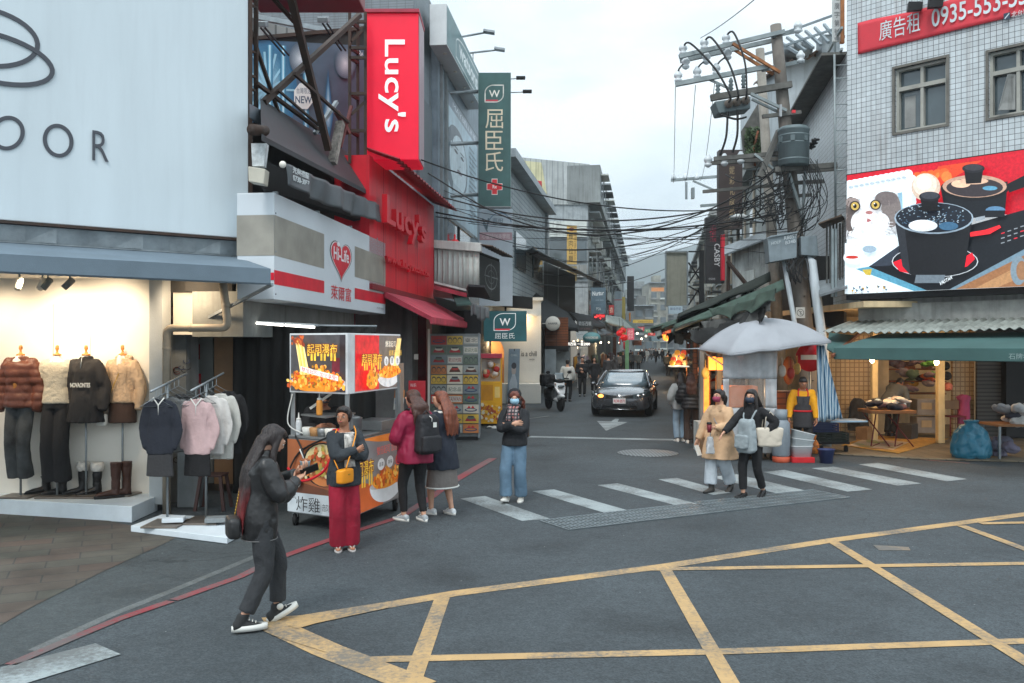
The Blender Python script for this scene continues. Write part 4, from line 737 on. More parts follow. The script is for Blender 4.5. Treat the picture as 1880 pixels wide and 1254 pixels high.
def farhouse(x0,x1,yt,D,col,label):
 a,b=at(x0,yt,D),at(x1,yt,D);r=thing('far_house',label,'building',V(((a.x+b.x)/2,D,0)),group='houses at the end of the street')
 part(MB().prism([V((a.x,D,0)),V((b.x,D,0)),V((b.x,D,a.z)),V((a.x,D,a.z))],(0,12,0)),'wall',mat('far_%d'%col[0],col,.85,var=.3,vs=.5,streak=.5),r)
 n=max(2,int((b.x-a.x)/2.2))
 for f in range(int(a.z/3)):
  for k in range(n):
   x=a.x+(k+.5)*(b.x-a.x)/n;part(MB().box((x,D-.05,f*3+2),(1.3,.1,1.3)),'window',M_GLASS,r)
   if rg.random()<.6:part(MB().box((x,D-.3,f*3+1.1),(1.6,.6,.35)),'balcony',rg.choice([M_CONC,M_CORR,M_GALV]),r)
   if rg.random()<.5:part(MB().box((x,D-.4,f*3+2.8),(1.7,.8,.08)),'awning',rg.choice([M_CORR,M_DK,M_GALV]),r)
 part(MB().box(((a.x+b.x)/2,D+4,a.z+1.0),((b.x-a.x)*.4,4,2)),'roof_room',mat('far_%d'%col[0],col),r);part(MB().box(((a.x+b.x)/2,D+5,a.z+.1),((b.x-a.x)*1.05,12,.2)),'roof_edge',M_GALV,r)
farhouse(1142,1172,548,190,(128,134,132),'grey house closing the far end of the street, left of centre');farhouse(1160,1196,530,230,(136,142,142),'pale grey house with a stepped roof closing the street');farhouse(1192,1226,520,215,(150,150,140),'taller house with an orange balcony canopy at the street end');farhouse(1220,1262,512,240,(118,124,126),'dark house behind the blank grey board')
farhouse(1164,1200,562,170,(110,112,110),'low cluttered house in front at the end of the street')
board(1196,528,1219,535,200,'orange_canopy','orange balcony canopy high at the far end of the street',(216,140,80),cat='canopy')
def hill(pts,D,dep,name,m):
 mb=MB();P=[at(x,y,D)for x,y in pts];n=len(P)
 mb.grid(lambda u,v:(lambda p:V((p.x,D+dep*(v-1)*.6,max(-5,p.z*(1-(1-v)**1.5)+mnoise.noise(V((p.x*.008,v*3,1)))*14*v*(1-v)*4-5*(1-v)))))(P[min(n-2,int(u*(n-1)))].lerp(P[min(n-1,int(u*(n-1))+1)],u*(n-1)-int(u*(n-1)))),90,12)
 return struct(mb,name,m)
M_HILL=mat('hill_forest',(48,70,72),.9,var=.3,vs=.02,bump=0)
hill([(300,520),(700,500),(960,470),(1100,452),(1145,462),(1160,478),(1175,474),(1200,466),(1230,460),(1290,446),(1400,440),(1600,470),(2200,520)],1300,450,'hills',M_HILL)
R1=Plane((7.08,19.0),(9.4,16.5));RE=R1 .len+2.2
M_TILE=pattern('white_tiles',(206,214,218),(92,98,102),'b',.105,.105,.005,.3,streak=.36,dirt=(120,92,70),var=.1,bump=.5)
M_TILEB=M_TILE
def local_wall(pl,u0,u1,z0,z1,th,name,m,root,holes=()):
 """wall in the plane's own axes so that tiles run along it; holes = (u0, u1, z0, z1)"""
 us=sorted({u0,u1,*[h[0]for h in holes],*[h[1]for h in holes]});zs=sorted({z0,z1,*[h[2]for h in holes],*[h[3]for h in holes]});mb=MB()
 for a,b in zip(us,us[1:]):
  for c,d in zip(zs,zs[1:]):
   if any(h[0]<=a and b<=h[1]and h[2]<=c and d<=h[3]for h in holes):continue
   mb.hexa([V((a,th,c)),V((b,th,c)),V((b,th,d)),V((a,th,d))],[V((a,0,c)),V((b,0,c)),V((b,0,d)),V((a,0,d))])
 me=mb.mesh(name);o=bpy.data.objects.new(name,me);COL.objects.link(o);o.parent=root
 M=Matrix(((pl.d.x,-pl.n.x,0,pl.o.x),(pl.d.y,-pl.n.y,0,pl.o.y),(0,0,1,0),(0,0,0,1)))
 o.matrix_basis=ROOT[root.name].inverted()@M;ROOT[o.name]=ROOT[root.name];_fin(o,m,0);return o
r=thing('tiled_building','white square tiled corner building with a red banner, windows and a video screen','building',(9,18.5,0));TB=r
def wbox(x0,yt0,yb0,x1):
 a,b=R1 .hit(x0,yb0),R1 .hit(x0,yt0);return(a-R1 .o).dot(R1 .d),R1 .u(x1),a.z,b.z
h1=wbox(1643,127,244,1738);h2=wbox(1815,97,217,1938)
local_wall(R1,0,RE,3.3,9.6,.25,'front_wall',M_TILE,r,[h1,h2])
RS=Plane((7.08+.167*14,33.0),(7.08,19.0))
local_wall(RS,0,RS.len-.003,3.0,8.35,.25,'side_wall',M_TILE,r)
part(uz(MB(),R1,0.4,RE,9.6,13,-1.4,-1.2),'upper_cladding',pattern('clad_upper',(178,184,186),(116,122,124),'b',30,.32,.03,.5,streak=.2),r)
part(uz(MB(),R1,.3,RE,3.0,3.3,-.4,.02),'beam',M_CONC,r)
for(a,b,c,d_),op in((h1,0),(h2,1)):
 part(uz(MB(),R1,a,b,c,d_,-.22,-.19),'pane',M_GLASS,r)
 mb=MB();m=c+(d_-c)*.68;w=.05
 for q in((a,a+w,c,d_),(b-w,b,c,d_),(a+w,b-w,c,c+w),(a+w,b-w,d_-w,d_),(a+w,b-w,m-.04,m+.04)):uz(mb,R1,*q,-.18,-.07)
 k=(a+b)/2 if not op else a+(b-a)*.43
 uz(mb,R1,k-.03,k+.03,c+w,m-.04,-.18,-.08);uz(mb,R1,k-.03,k+.03,m+.04,d_-w,-.18,-.08)
 o=part(mb,'window_frame',mat('window_white',(168,168,160),.5,var=.15),r)
 mb=MB()
 for q in((a-.05,a,c-.05,d_+.05),(b,b+.05,c-.05,d_+.05),(a,b,c-.05,c),(a,b,d_,d_+.05)):uz(mb,R1,*q,-.05,.025)
 part(mb,'reveal',mat('stained_trim',(112,110,104),.8,var=.3),r)
 if op:part(MB().prism([R1 .pt(k-.05,c+.1,-.1),R1 .pt(k-.28,c+.1,.08),R1 .pt(k-.12,m-.1,.08),R1 .pt(k-.05,m-.08,-.1)],(0,.02,0)),'curtain',M_CONC,r)
 else:part(uz(MB(),R1,a+.12,a+.34,c+.1,m-.15,-.187,-.183),'curtain',mat('curtain_pale',(150,152,150),.8),r)
r=thing('banner','long red banner with white Chinese characters and phone number on the tiled wall','banner',R1 .pt(2,8.2))
ua,ub=R1 .u(1575,.04),RE;zb,zt=R1 .hit(1575,100,.04).z,R1 .hit(1575,43,.04).z
part(MB().grid(lambda u,v:R1 .pt(ua+(ub-ua)*u,zb+(zt-zb)*v-(.05*sin(u*pi*2.2)**2*v*v),.04+.012*sin(u*20)+.02*v*sin(u*9+1)),60,8,-R1 .n*.004),'cloth',mat('banner_red',(216,62,74),.6,var=.06),r)
uu=lambda px:R1 .u(px,.06)
d=Decal(R1 .pt(uu(1615),R1 .hit(1615,76,.07).z,.075),R1 .d*(uu(1690)-uu(1615)),(0,0,.40));d.text('廣告租',0,0,1,1,(214,226,230),.006);part(d.mb,'lettering',cmat('print_matt'),r)
d=Decal(R1 .pt(uu(1711),R1 .hit(1711,51,.07).z,.075),R1 .d*(uu(1905)-uu(1711)),(0,0,.36));d.text('0935-553-555',0,0,1,1,(214,226,230),.012);part(d.mb,'lettering',cmat('print_matt'),r)
d=Decal(R1 .pt(uu(1843),R1 .hit(1843,37,.07).z,.075),R1 .d*(uu(1900)-uu(1843)),(0,0,.12));d.rect(0,0,.22,1,(50,66,84));d.line([(.05,.2),(.18,.8)],.15,(200,210,216));d.text('北台廣告',.26,.05,1,.95,(226,230,232));part(d.mb,'lettering',cmat('print_matt'),r)
for x,y in((1680,12),(1718,6)):
 p=R1 .hit(x,y,.3);r=thing('floodlight','black floodlight above the red banner, %s one'%('wider left' if x<1700 else 'smaller right'),'floodlight',p,group='floodlights above the red banner')
 part(MB().prism([p+V((-.14,0,-.08)),p+V((.14,0,-.05)),p+V((.16,0,.1)),p+V((-.12,0,.1))],(.06,.2,.03)),'head',M_BLACK,r);part(MB().beam(p+V((.05,.1,.05)),p+V((.5,.7,.5)),.04),'arm',M_GALV,r)
r=thing('video_screen','bright video screen showing black cooking pots on a stove beside a white cat','screen',R1 .pt(2,3.2,.3))
S0=.34;zl,zh=R1 .hit(1555,540,S0).z,R1 .hit(1555,322,S0).z;sa,sb=R1 .u(1555,S0),RE
part(uz(MB(),R1,sa-.02,sb,zl-.12,zh+.02,.02,S0-.004),'cabinet',M_BLACK,r)
d=Decal(R1 .pt(sa,zl,S0-.003),R1 .d*(sb-sa),(0,0,zh-zl),.002)
def L_(x,y):
 p=R1 .hit(1540+x/3.388,270+y/3.388,S0);return((p-R1 .o).dot(R1 .d)-sa)/(sb-sa),(p.z-zl)/(zh-zl)
def LP(pts,c):d.poly([(max(0,min(1,u)),max(0,min(1,v)))for u,v in(L_(x,y)for x,y in pts)],c)
def LE(x,y,rx,ry,c,n=26,a0=0,a1=360):LP([(x+rx*cos(radians(a0+(a1-a0)*i/n)),y+ry*sin(radians(a0+(a1-a0)*i/n)))for i in range(n+(a1-a0<360))],c)
d.rect(0,0,1,1,(232,240,244));BL=(24,28,34)
LP([(50,170),(1600,-60),(1600,420),(900,420),(480,400),(470,190),(50,250)],(196,22,42));LP([(620,120),(900,80),(700,200),(640,260),(560,240)],(214,70,40))
for k in range(14):LE(490+k*14,190-k*2+(k%3)*22,34,36,[(226,96,44),(238,124,60),(214,60,40)][k%3],9)
LP([(50,240),(400,180),(475,200),(478,380),(400,560),(50,600)],(232,242,246))
for k in range(12):LE(70+k*33,232-k*6,30,26,(226,238,244),14)
for k in range(8):LE(462,200+k*28,24,26,(222,234,240),12);
for k in range(11):LE(80+k*33,250-k*6,16,8,(176,190,200),8)
LP([(50,335),(372,285),(385,540),(50,575)],(196,200,204));LP([(372,285),(400,282),(405,538),(385,540)],(140,180,200))
LE(80,420,50,110,(96,88,86));LE(330,390,62,110,(122,114,112));LE(300,320,70,44,(110,102,102));LE(90,345,44,30,(150,136,132));LE(190,470,110,92,(226,228,230));LE(180,350,42,70,(230,232,234));LE(262,470,60,60,(216,218,222));LE(180,540,120,30,(236,240,242))
for k in range(60):
 x,y=RN.uniform(55,365),RN.uniform(330,560);dk=x<110 or x>300;a_=(x-190)*.09
 LP([(x,y),(x+a_,y+34),(x+5,y+3)],RN.choice([(84,78,76),(140,132,130)])if dk else RN.choice([(236,238,240),(206,208,212),(196,198,204)]))
for x,y in((112,370),(240,362)):LE(x,y,34,32,(50,44,44));LE(x,y,25,25,(196,168,90));LE(x,y,11,13,(16,14,14));LE(x-6,y-8,4,4,(250,250,250))
LE(200,410,22,11,(176,120,118));LP([(160,462),(190,444),(216,458),(196,470)],(170,104,106));LP([(150,420),(196,424),(170,520),(120,500)],(236,240,242))
for k in range(5):d.line([L_(230,470+k*8),L_(350,470+k*22)],.003,(240,244,248))
LP([(50,600),(380,590),(200,745),(560,905),(560,1000),(50,1000)],(222,236,242));LP([(200,745),(395,610),(1160,395),(1160,640),(700,905),(560,905)],BL);LP([(1600,300),(1160,395),(1160,640),(1600,420)],BL)
LP([(1160,640),(700,905),(760,930),(1600,520),(1600,380)],(110,136,152));LP([(1600,460),(740,920),(780,960),(1700,960),(1700,460)],(150,104,70));LP([(1600,500),(860,900),(1000,900),(1600,620)],(176,132,92))
LP([(120,760),(200,745),(560,905),(480,912)],(86,150,176));LP([(160,765),(220,760),(210,800),(180,795)],(196,172,70));LP([(200,745),(390,618),(380,720),(330,740)],(52,60,72))
LE(1130,770,50,90,(120,138,150));LE(1150,770,34,60,(150,110,80));d.blobs(.78,.02,1,.2,30,.02,[(226,230,230),(180,170,160),(140,100,80)])
for k in range(40):LP([(x:=RN.uniform(90,310),y:=RN.uniform(860,925)),(x+16,y+6),(x+6,y+18)],RN.choice([(60,84,110),(210,216,220),(190,150,60)]))
LE(212,638,44,22,(150,172,188));LE(110,690,60,40,(236,240,244));LE(104,688,40,10,(196,60,50))
LE(562,255,90,86,(206,186,168));LE(556,240,74,70,(226,212,196));LE(550,228,46,44,(240,230,218))
LP([(655,270),(1070,220),(1050,440),(690,450)],BL);LE(865,262,212,78,(20,22,26));LE(865,250,200,70,(186,150,130));LE(865,258,176,58,(56,50,54));LE(780,235,60,24,(230,190,160));LE(960,262,46,14,(90,150,180));LE(860,218,90,20,(216,176,150))
LP([(800,150),(920,140),(905,230),(812,235)],(20,20,24));LE(858,140,70,28,(34,34,40));LE(858,134,56,20,(56,56,62));LP([(1060,240),(1240,150),(1250,230),(1080,290)],(22,24,28));LE(995,400,62,26,(90,130,164),a0=180,a1=360)
LE(620,715,268,98,(196,202,208));LE(620,715,262,94,BL);LP([(360,720),(410,700),(470,790),(400,775)],(236,30,50));LP([(800,690),(850,660),(868,700),(820,745),(700,790),(760,760)],(236,30,50))
LP([(835,535),(930,520),(1020,490),(1030,505),(960,545),(840,562)],(240,40,50));LP([(870,445),(930,432),(930,455),(872,468)],(150,160,168))
for k in range(14):x,y=1030+(k%5)*40,540+(k//5)*30-(k%5)*14;LP([(x,y),(x+22,y-6),(x+22,y),(x,y+6)],(150,158,166)if k%4 else(230,40,60))
LP([(376,480),(856,440),(805,760),(720,802),(480,802),(420,745)],(26,28,32));LP([(376,480),(430,480),(470,798),(420,745)],(44,48,54));LE(615,448,246,98,(150,168,182));LE(615,445,236,91,(30,36,46))
for k in range(150):
 a,q=RN.uniform(0,2*pi),sqrt(RN.random());LE(615+220*q*cos(a),440+80*q*sin(a),5,3,RN.choice([(130,156,176),(80,110,134),(190,206,216)]),5)
LE(720,500,60,26,(60,100,130));LE(562,497,90,36,(212,220,226));LE(556,490,74,28,(238,242,246));LP([(545,330),(660,325),(650,395),(560,400)],(18,18,22));LE(604,318,66,30,(28,30,36));LE(604,312,54,22,(58,62,70));LE(604,392,80,16,(16,16,20))
LP([(520,800),(700,800),(690,850),(510,850)],(104,116,126));u0_,v0_=L_(665,868);u1_,v1_=L_(745,835);d.text('VASTAR',u0_,v0_,u1_,v0_+.03,(226,232,236),.02,tilt=.05)
M_LED=cmat('screen_print',emit=.5,rough=.4,ns=22,lo=.82,hi=1.1);part(d.mb,'picture',M_LED,r)
r=thing('lower_roof','grey corrugated roof strip under the bright video screen','roof',R1 .pt(2,2.6,.5))
ra,rb=R1 .u(1512,1.2),RE+1
part(uz(MB(),R1,.3,RE,2.62,3.02,-.2,.1),'board',mat('pale_board',(150,152,148),.7,var=.25,streak=.4),r)
part(MB().grid(lambda u,v:R1 .pt(ra+(rb-ra)*u,2.68-.22*v+.022*sin(u*2*pi*40)-.03*v*sin(u*7),.12+1.1*v),240,3,(0,0,-.012)),'roof_sheet',mat('roof_sheet',(150,156,150),.55,.2,var=.3,streak=.3),r)
r=thing('awning','long dusty green fabric awning over the lit clothes shop','awning',R1 .pt(2,2.0,1.5))
M_GAWN=mat('green_awning',(66,98,96),.8,var=.14,vs=1.5,bump=.1)
ga,gb=R1 .u(1531,2.0),RE+1
c=lambda u,k=0:(R1 .pt(u+k,2.42,.6),R1 .pt(u+k*.5,2.24,1.5),R1 .pt(u,2.13,2.0),R1 .pt(u,1.92,2.0),R1 .pt(u,1.91,1.97),R1 .pt(u,2.09,1.96),R1 .pt(u+k,2.37,.6))
part(MB().rings([c(ga,.3)]+[c(ga+(gb-ga)*k/6)for k in range(1,7)],smooth=False),'cover',M_GAWN,r)
d=Decal(R1 .pt(R1 .u(1852,2.0),1.95,2.004),R1 .d*.32,(0,0,.1));d.text('石牌巷',0,0,1,1,(150,172,170));part(d.mb,'lettering',cmat('print_matt'),r)
for u in(ga+.1,ga+2.2,ga+4.2):part(MB().beam(R1 .pt(u,2.1,1.9),R1 .pt(u+.3,2.3,.3),.04),'arm',M_GALV,r)
r=thing('side_awning','short green awning piece between the umbrella and the long green awning','awning',R1 .pt(-.5,2.0,1.2))
part(MB().prism([at(1518,642,17.6),at(1534,652,17.0),at(1574,618,18.4),at(1522,612,18.8)],(0,0,.02)),'cover',M_GAWN,r);part(MB().beam(at(1528,654,16.95),at(1578,612,18.6),.05),'edge_bar',mat('rust_bar',(120,70,46),.7,var=.3),r)
r=thing('clothes_shop','warm lit arcade shop with cream tiled wall, posts and stacked clothes','shop',(10,22,0));CS=r
M_CREAM=pattern('cream_tiles',(206,180,138),(150,122,88),'b',.11,.11,.012,.4,streak=.15);M_CWALL=mat('cream_wall',(206,184,146),.7,var=.15,streak=.2);M_POST=mat('cream_post',(210,190,144),.6,var=.15,streak=.25)
FZ=.03
part(MB().prism([gr(1520,832,FZ)-V((0,0,.02)),gr(1700,842,FZ)-V((0,0,.02)),gr(1990,850,FZ)-V((0,0,.02)),V((17,25,.01)),V((7.5,25,.01))],(0,0,.02)),'floor',pattern('floor_tiles',(128,118,100),(92,84,74),'b',.3,.3,.012,.6,True,var=.25),r)
part(MB().box(at(1560,720,21.2)+V((0,.2,.1)),(1.1,.12,2.5)),'tiled_wall',M_CREAM,r);part(MB().box(at(1590,720,21.6)+V((.16,.2,.1)),(.9,.1,2.5)),'cream_wall',M_CWALL,r)
part(MB().box((12.5,24.4,1.5),(11,.12,3.0)),'back_wall',M_CWALL,r);part(MB().box((12.5,21.2,3.0),(11,6.6,.12)),'ceiling',M_CWALL,r)
for x,D,w in((1605,20.2,.12),(1726,19.6,.14)):part(MB().box((at(x,0,D).x,D,1.5),(w,w,2.9)),'post',M_POST,r)
part(MB().box((at(1775,0,21).x,21.2,1.5),(.5,.1,2.9)),'tiled_wall',M_CREAM,r)
part(MB().box((at(1825,0,20.8).x,20.9,1.5),(.72,.08,2.9)),'shutter',pattern('shutter',(76,76,74),(46,46,46),'b',9,.09,.02,.5,bump=.8),r)
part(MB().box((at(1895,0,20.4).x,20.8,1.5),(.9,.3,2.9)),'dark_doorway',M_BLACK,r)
for x,y,D in((1601,661,19.2),(1719.5,665,18.6)):
 p=at(x,y,D);q=thing('light_bulb','glowing bare bulb under the green awning near the %s post'%('left cream' if x<1650 else 'middle cream'),'bulb',p,group='bulbs under the green awning')
 part(MB().ell(p,(.05,.05,.065),12,8),'bulb',mat('bulb_glow',(255,214,150),.3,var=0,bump=0,emit=14),q);part(MB().lathe([(.02,.05),(.02,.16)],p,8),'socket',M_BLACK,q);part(MB().tube([p+V((0,0,.15)),p+V((.05,.1,.6))],.006),'cord',M_WIRE,q)
 lamp(p+V((0,-.05,-.1)),34,(1,.62,.3),.06)
lamp((10.9,21.8,2.6),42,(1,.7,.38),.25)
r=thing('utility_pole','leaning concrete utility pole carrying a grey green transformer and crossarms','utility pole',gr(1497,813));UP=r
M_POLE=mat('pole_concrete',(122,117,111),.9,var=.25,vs=2,streak=.5);M_ARM=mat('arm_steel',(142,152,154),.5,.4,var=.2,vs=3);M_DARM=mat('weathered_arm',(104,104,100),.7,.2,var=.3,vs=4);M_ORG=mat('rust_orange',(166,112,72),.7,.2,var=.35,vs=6);M_INS=mat('porcelain',(206,214,218),.25,var=.08,bump=0);M_TRF=mat('transformer_green',(102,116,119),.45,.2,var=.12,vs=2,streak=.2)
pb,pt_=at(1497,813,20),at(1424,46,20);ax=lambda t:pb.lerp(pt_,t)
part(MB().tube([ax(k/8)for k in range(9)],[.215-.095*k/8 for k in range(9)],16),'pole',M_POLE,r)
def arm(x0,y0,x1,y1,D0,D1,w=.09,m=None):part(MB().beam(at(x0,y0,D0),at(x1,y1,D1),w,w),'crossarm',m or M_ARM,r)
arm(1247,104,1440,58,19.8,19.86);arm(1249,112,1430,72,20.2,20.16);arm(1240,155,1412,122,20.0,19.84,.1);arm(1305,180,1453,155,19.8,19.8,.13,M_DARM)
arm(1311,292,1440,281,19.7,19.7,.09,M_DARM);arm(1422,312,1536,303,19.5,19.5,.11,M_DARM);arm(1425,318,1536,309,20.0,20.0,.1,M_DARM);arm(1438,337,1512,333,19.8,19.8,.08,M_DARM);arm(1430,362,1490,358,19.8,19.8,.07,M_DARM)
arm(1418,66,1470,55,19.9,20.4);arm(1400,128,1475,112,19.9,20.3,.09);arm(1300,300,1440,291,20.2,20.1,.08,M_DARM);arm(1400,214,1470,206,19.8,19.9,.08,M_DARM);arm(1290,352,1450,338,20.3,20,.07,M_DARM);arm(1345,80,1432,133,19.75,19.75,.06,M_ORG);arm(1349,92,1420,137,20.2,20.1,.06,M_ORG);arm(1300,145,1345,165,20,19.9,.05);arm(1378,172,1444,203,19.75,19.75,.06);arm(1380,182,1430,206,20.1,20.1,.05)
arm(1385,283,1425,314,19.6,19.6,.05);arm(1430,240,1395,325,19.6,19.5,.1,M_DARM);arm(1448,318,1480,420,19.6,19.7,.06);arm(1478,310,1474,390,19.55,19.7,.05)
def ins(x,y,D,k=.8):
 p=at(x,y,D);part(MB().lathe([(a*k,b)for a,b in((.03,-.14),(.05,-.13),(.1,-.1),(.105,-.06),(.06,-.04),(.115,.0),(.12,.05),(.07,.1),(.045,.14),(.02,.15))],p,12),'insulator',M_INS,r)
for x,y in((1254,91),(1293,81),(1333,72),(1259,116),(1297,107),(1336,99),(1245,141),(1280,134),(1315,128),(1465,50),(1470,105),(1300,296),(1330,294),(1360,290)):ins(x,y,20)
c0=at(1346,193,19.85);part(MB().prism([at(1312,186,19.6),at(1378,176,19.6),at(1378,199,19.6),at(1320,208,19.6)],(0,.5,0)),'switch_box',M_TRF,r,bevel=.02)
for x,y in((1338,190),(1353,187),(1369,184)):part(MB().lathe([(.09,-.04),(.1,.0),(.06,.05),(.045,.12)],at(x,y,19.5),12,Matrix.Rotation(radians(70),3,'X')),'bushing',mat('bushing',(112,104,96),.4),r)
for x in(1318,1342,1365):part(MB().lathe([(.05,0),(.03,.05),(.06,.08),(.03,.12),(.06,.16),(.03,.2),(.055,.24),(.02,.32)],at(x,178-(x-1318)*.35,19.8),10),'bushing',M_TRF,r)
tc_=at(1457,305,19.45);part(MB().lathe([(.3,0),(.325,.02),(.325,.74),(.335,.75),(.335,.79),(.28,.84),(.02,.87)],tc_,24),'transformer_tank',M_TRF,r)
for a in(200,250,300):part(MB().box(tc_+V((.33*cos(radians(a)),.33*sin(radians(a)),.55)),(.09,.05,.12),radians(a+90)),'tank_bracket',M_TRF,r)
for z in(.1,.45,.62):part(MB().lathe([(.326,z),(.334,z+.01),(.334,z+.03),(.326,z+.04)],tc_,24,cap=False),'tank_band',M_TRF,r)
for k in range(3):part(MB().lathe([(.05,0),(.035,.03),(.06,.06),(.035,.09),(.02,.16)],tc_+V((.4,.0+.12*k,.55-.05*k)),10,Matrix.Rotation(radians(80),3,'Y')),'bushing',M_BLACK,r)
part(MB().box(at(1433,203,19.5),(.05,.05,.26)),'fuse',mat('fuse_grey',(170,176,180),.5),r);part(MB().box(at(1457,205,19.4),(.07,.07,.06)),'red_cap',mat('red_cap',(226,50,60),.4),r)
def ebox(pts,D,dep,name='meter_box'):return part(MB().prism([at(x,y,D)for x,y in pts],(.03,dep,0)),name,mat('box_grey',(124,136,142),.5,.15,var=.15,vs=4,streak=.3),r,bevel=.012)
ebox([(1413,482),(1463,473),(1463,428),(1409,436)],19.3,.45);ebox([(1411,437),(1464,428),(1467,424),(1414,433)],19.25,.5,'box_lid');ebox([(1471,468),(1503,470),(1500,432),(1470,434)],19.3,.35)
d=Decal(at(1416,455,19.27),V((.55,0,.11)),V((0,0,.2)));d.text('R8857',.5,.55,1,.95,(190,198,202));d.text('B34B',.55,.05,.95,.42,(190,198,202));d.text('HOLP',.0,.3,.36,.6,(180,190,194));part(d.mb,'lettering',cmat('print_matt'),r)
d=Decal(at(1461,584,19.55),V((.2,0,0)),V((0,0,.235)));d.rect(0,0,1,1,(176,178,174));d.arc(.5,.5,.36,.32,.05,(70,72,74));d.line([(.28,.72),(.72,.28)],.05,(70,72,74));d.line([(.35,.6),(.65,.6)],.05,(90,92,94));d.line([(.5,.6),(.5,.3)],.05,(90,92,94));part(d.mb,'plate',cmat('print_matt'),r)
part(MB().tube([at(1480,470,19.5),at(1490,480,19.4),at(1512,640,19.2),at(1518,822,19.1)],[.06,.1,.1,.1],12),'cable_conduit',mat('conduit_white',(190,200,206),.5,var=.1,streak=.3),r)
part(MB().tube([at(1440,480,19.6),at(1458,590,19.5),at(1470,640,19.5)],.055,10),'cable_conduit',mat('conduit_white',(190,200,206)),r)
for k in range(7):part(MB().box(ax(.15+.1*k)+V((.0,-.2+.01*k,0)),(.03,.08,.02)),'step_bolt',M_BLACK,r)
rg=random.Random(21)
def cable(name,label,P,rad=.012,cat='cable',grp=None,root=None,n=26):
 P=[V(p)for p in P];out=[]
 for i in range(len(P)-1):
  p0,p1,p2,p3=P[max(0,i-1)],P[i],P[i+1],P[min(len(P)-1,i+2)];m=max(3,n//(len(P)-1))
  for k in range(m):
   t=k/m;out.append(.5*((2*p1)+(p2-p0)*t+(2*p0-5*p1+4*p2-p3)*t*t+(3*p1-p0-3*p2+p3)*t**3))
 out.append(P[-1]);mb=MB().tube(out,rad*(.62 if grp else 1),6)
 return part(mb,name,M_WIRE,root)if root else single(mb,name,M_WIRE,label,cat,grp)
for a,b in(((1254,86),(1338,188)),((1293,76),(1353,184)),((1333,66),(1369,182))):cable('jumper_cable','',[at(a[0],a[1],20),at(a[0]+14,a[1]-6,19.7),at((a[0]*.5+b[0]*.5)+16,(a[1]+b[1])/2-12,19.4),at(b[0]+2,b[1]-14,19.3),at(*b,19.4)],.022,root=r)
for x,y,x1,y1 in((1245,136,1254,118),(1280,128,1297,110),(1315,122,1336,102)):cable('jumper_cable','',[at(x,y,20),at((x+x1)/2-3,(y+y1)/2,19.95),at(x1,y1,20)],.018,root=r)
for x0,y0,x1,y1 in((1336,206,1322,285),(1354,203,1345,280),(1322,210,1370,215)):cable('drop_cable','',[at(x0,y0,19.6),at((x0+x1)/2+4,(y0+y1)/2+6,19.5),at(x1,y1,19.6)],.025,root=r)
for k in range(18):
 x,y=rg.uniform(1470,1505),rg.uniform(285,330);cable('service_cable','',[at(x,y,19.4),at(x+rg.uniform(0,22),y+rg.uniform(30,60),19.2),at(x+rg.uniform(-5,15),y+rg.uniform(70,95),19.2),at(1462+rg.uniform(-12,10),y+rg.uniform(90,150),19.5)],.008,root=r)
for k in range(22):
 x,y=rg.uniform(1350,1440),rg.uniform(290,400);cable('service_cable','',[at(1440+rg.uniform(-10,20),y+rg.uniform(-30,40),19.6),at((x+1440)/2,y+rg.uniform(20,60),19.3),at(x,y+rg.uniform(-10,40),19.5),at(x-rg.uniform(0,40),y+rg.uniform(10,90),20.2)],rg.choice([.007,.009,.013]),root=r)
for k in range(8):
 x=rg.uniform(1445,1500);cable('service_cable','',[at(x,470,19.4),at(x+rg.uniform(-20,20),495,19.2),at(x+rg.uniform(-25,15),470+rg.uniform(40,60),19.3),at(1450+rg.uniform(-20,30),480,19.4)],.01,root=r)
r=thing('utility_pole','thinner pale round pole standing behind the transformer pole','utility pole',at(1432,800,22))
part(MB().tube([at(1440,800,22),at(1395,90,22)],[.16,.105],14),'pole',mat('pale_pole',(150,146,138),.9,var=.25,streak=.4),r)
r=thing('street_lamp','small grey street lamp head on an arm among the tangled cables','street lamp',at(1360,402,24))
part(MB().tube([at(1420,412,22),at(1380,404,23),at(1366,401,23.6)],.035),'arm',M_GALV,r);part(MB().ell(at(1356,399,24),(.26,.2,.09),14,8),'lamp_head',mat('lamp_head',(190,196,196),.4),r)
WG='cables strung across the street'
def span(x0,y0,D0,x1,y1,D1,sag,rad,lab):
 a,b=at(x0,y0,D0),at(x1,y1,D1);cable('cable',lab,[a.lerp(b,t)-V((0,0,sag*4*t*(1-t)))for t in(0,.2,.4,.6,.8,1)],rad,grp=WG)
WL='black cable strung across the street among many others'
for q in((690,262,16.6,1440,372,19.6,.6,.022),(786,318,21,1445,300,19.6,1.5,.03),(812,362,22,1450,350,19.6,.62,.03),(800,390,22,1440,392,19.7,.4,.035),(800,398,22,1452,402,19.7,.3,.02),(815,350,23,1448,345,19.6,.9,.014),(880,428,26,1445,340,19.6,.9,.018),(900,445,28,1440,385,19.7,.5,.02),(930,436,30,1450,425,19.8,.1,.016),(940,452,32,1440,330,19.6,1.1,.016),(820,380,22,1450,470,19.5,.05,.012),(905,470,29,1440,300,19.6,1.4,.014),(950,400,34,1445,420,19.7,.5,.018),(860,410,24,1440,440,19.7,.15,.012),(1000,470,38,1440,365,19.7,.7,.016),(1140,455,60,1440,352,19.6,.5,.02),(980,520,36,1225,492,48,.5,.03),(1150,472,70,1450,380,19.7,.4,.014),(1010,430,40,1330,395,30,.3,.016),(1080,470,52,1440,345,19.6,.6,.018),(800,372,22,1448,318,19.6,1.0,.016)):span(*q,WL)
span(1286,70,20,1560,-160,8,.1,.012,'thin wire rising from the left insulator to the top of the picture')
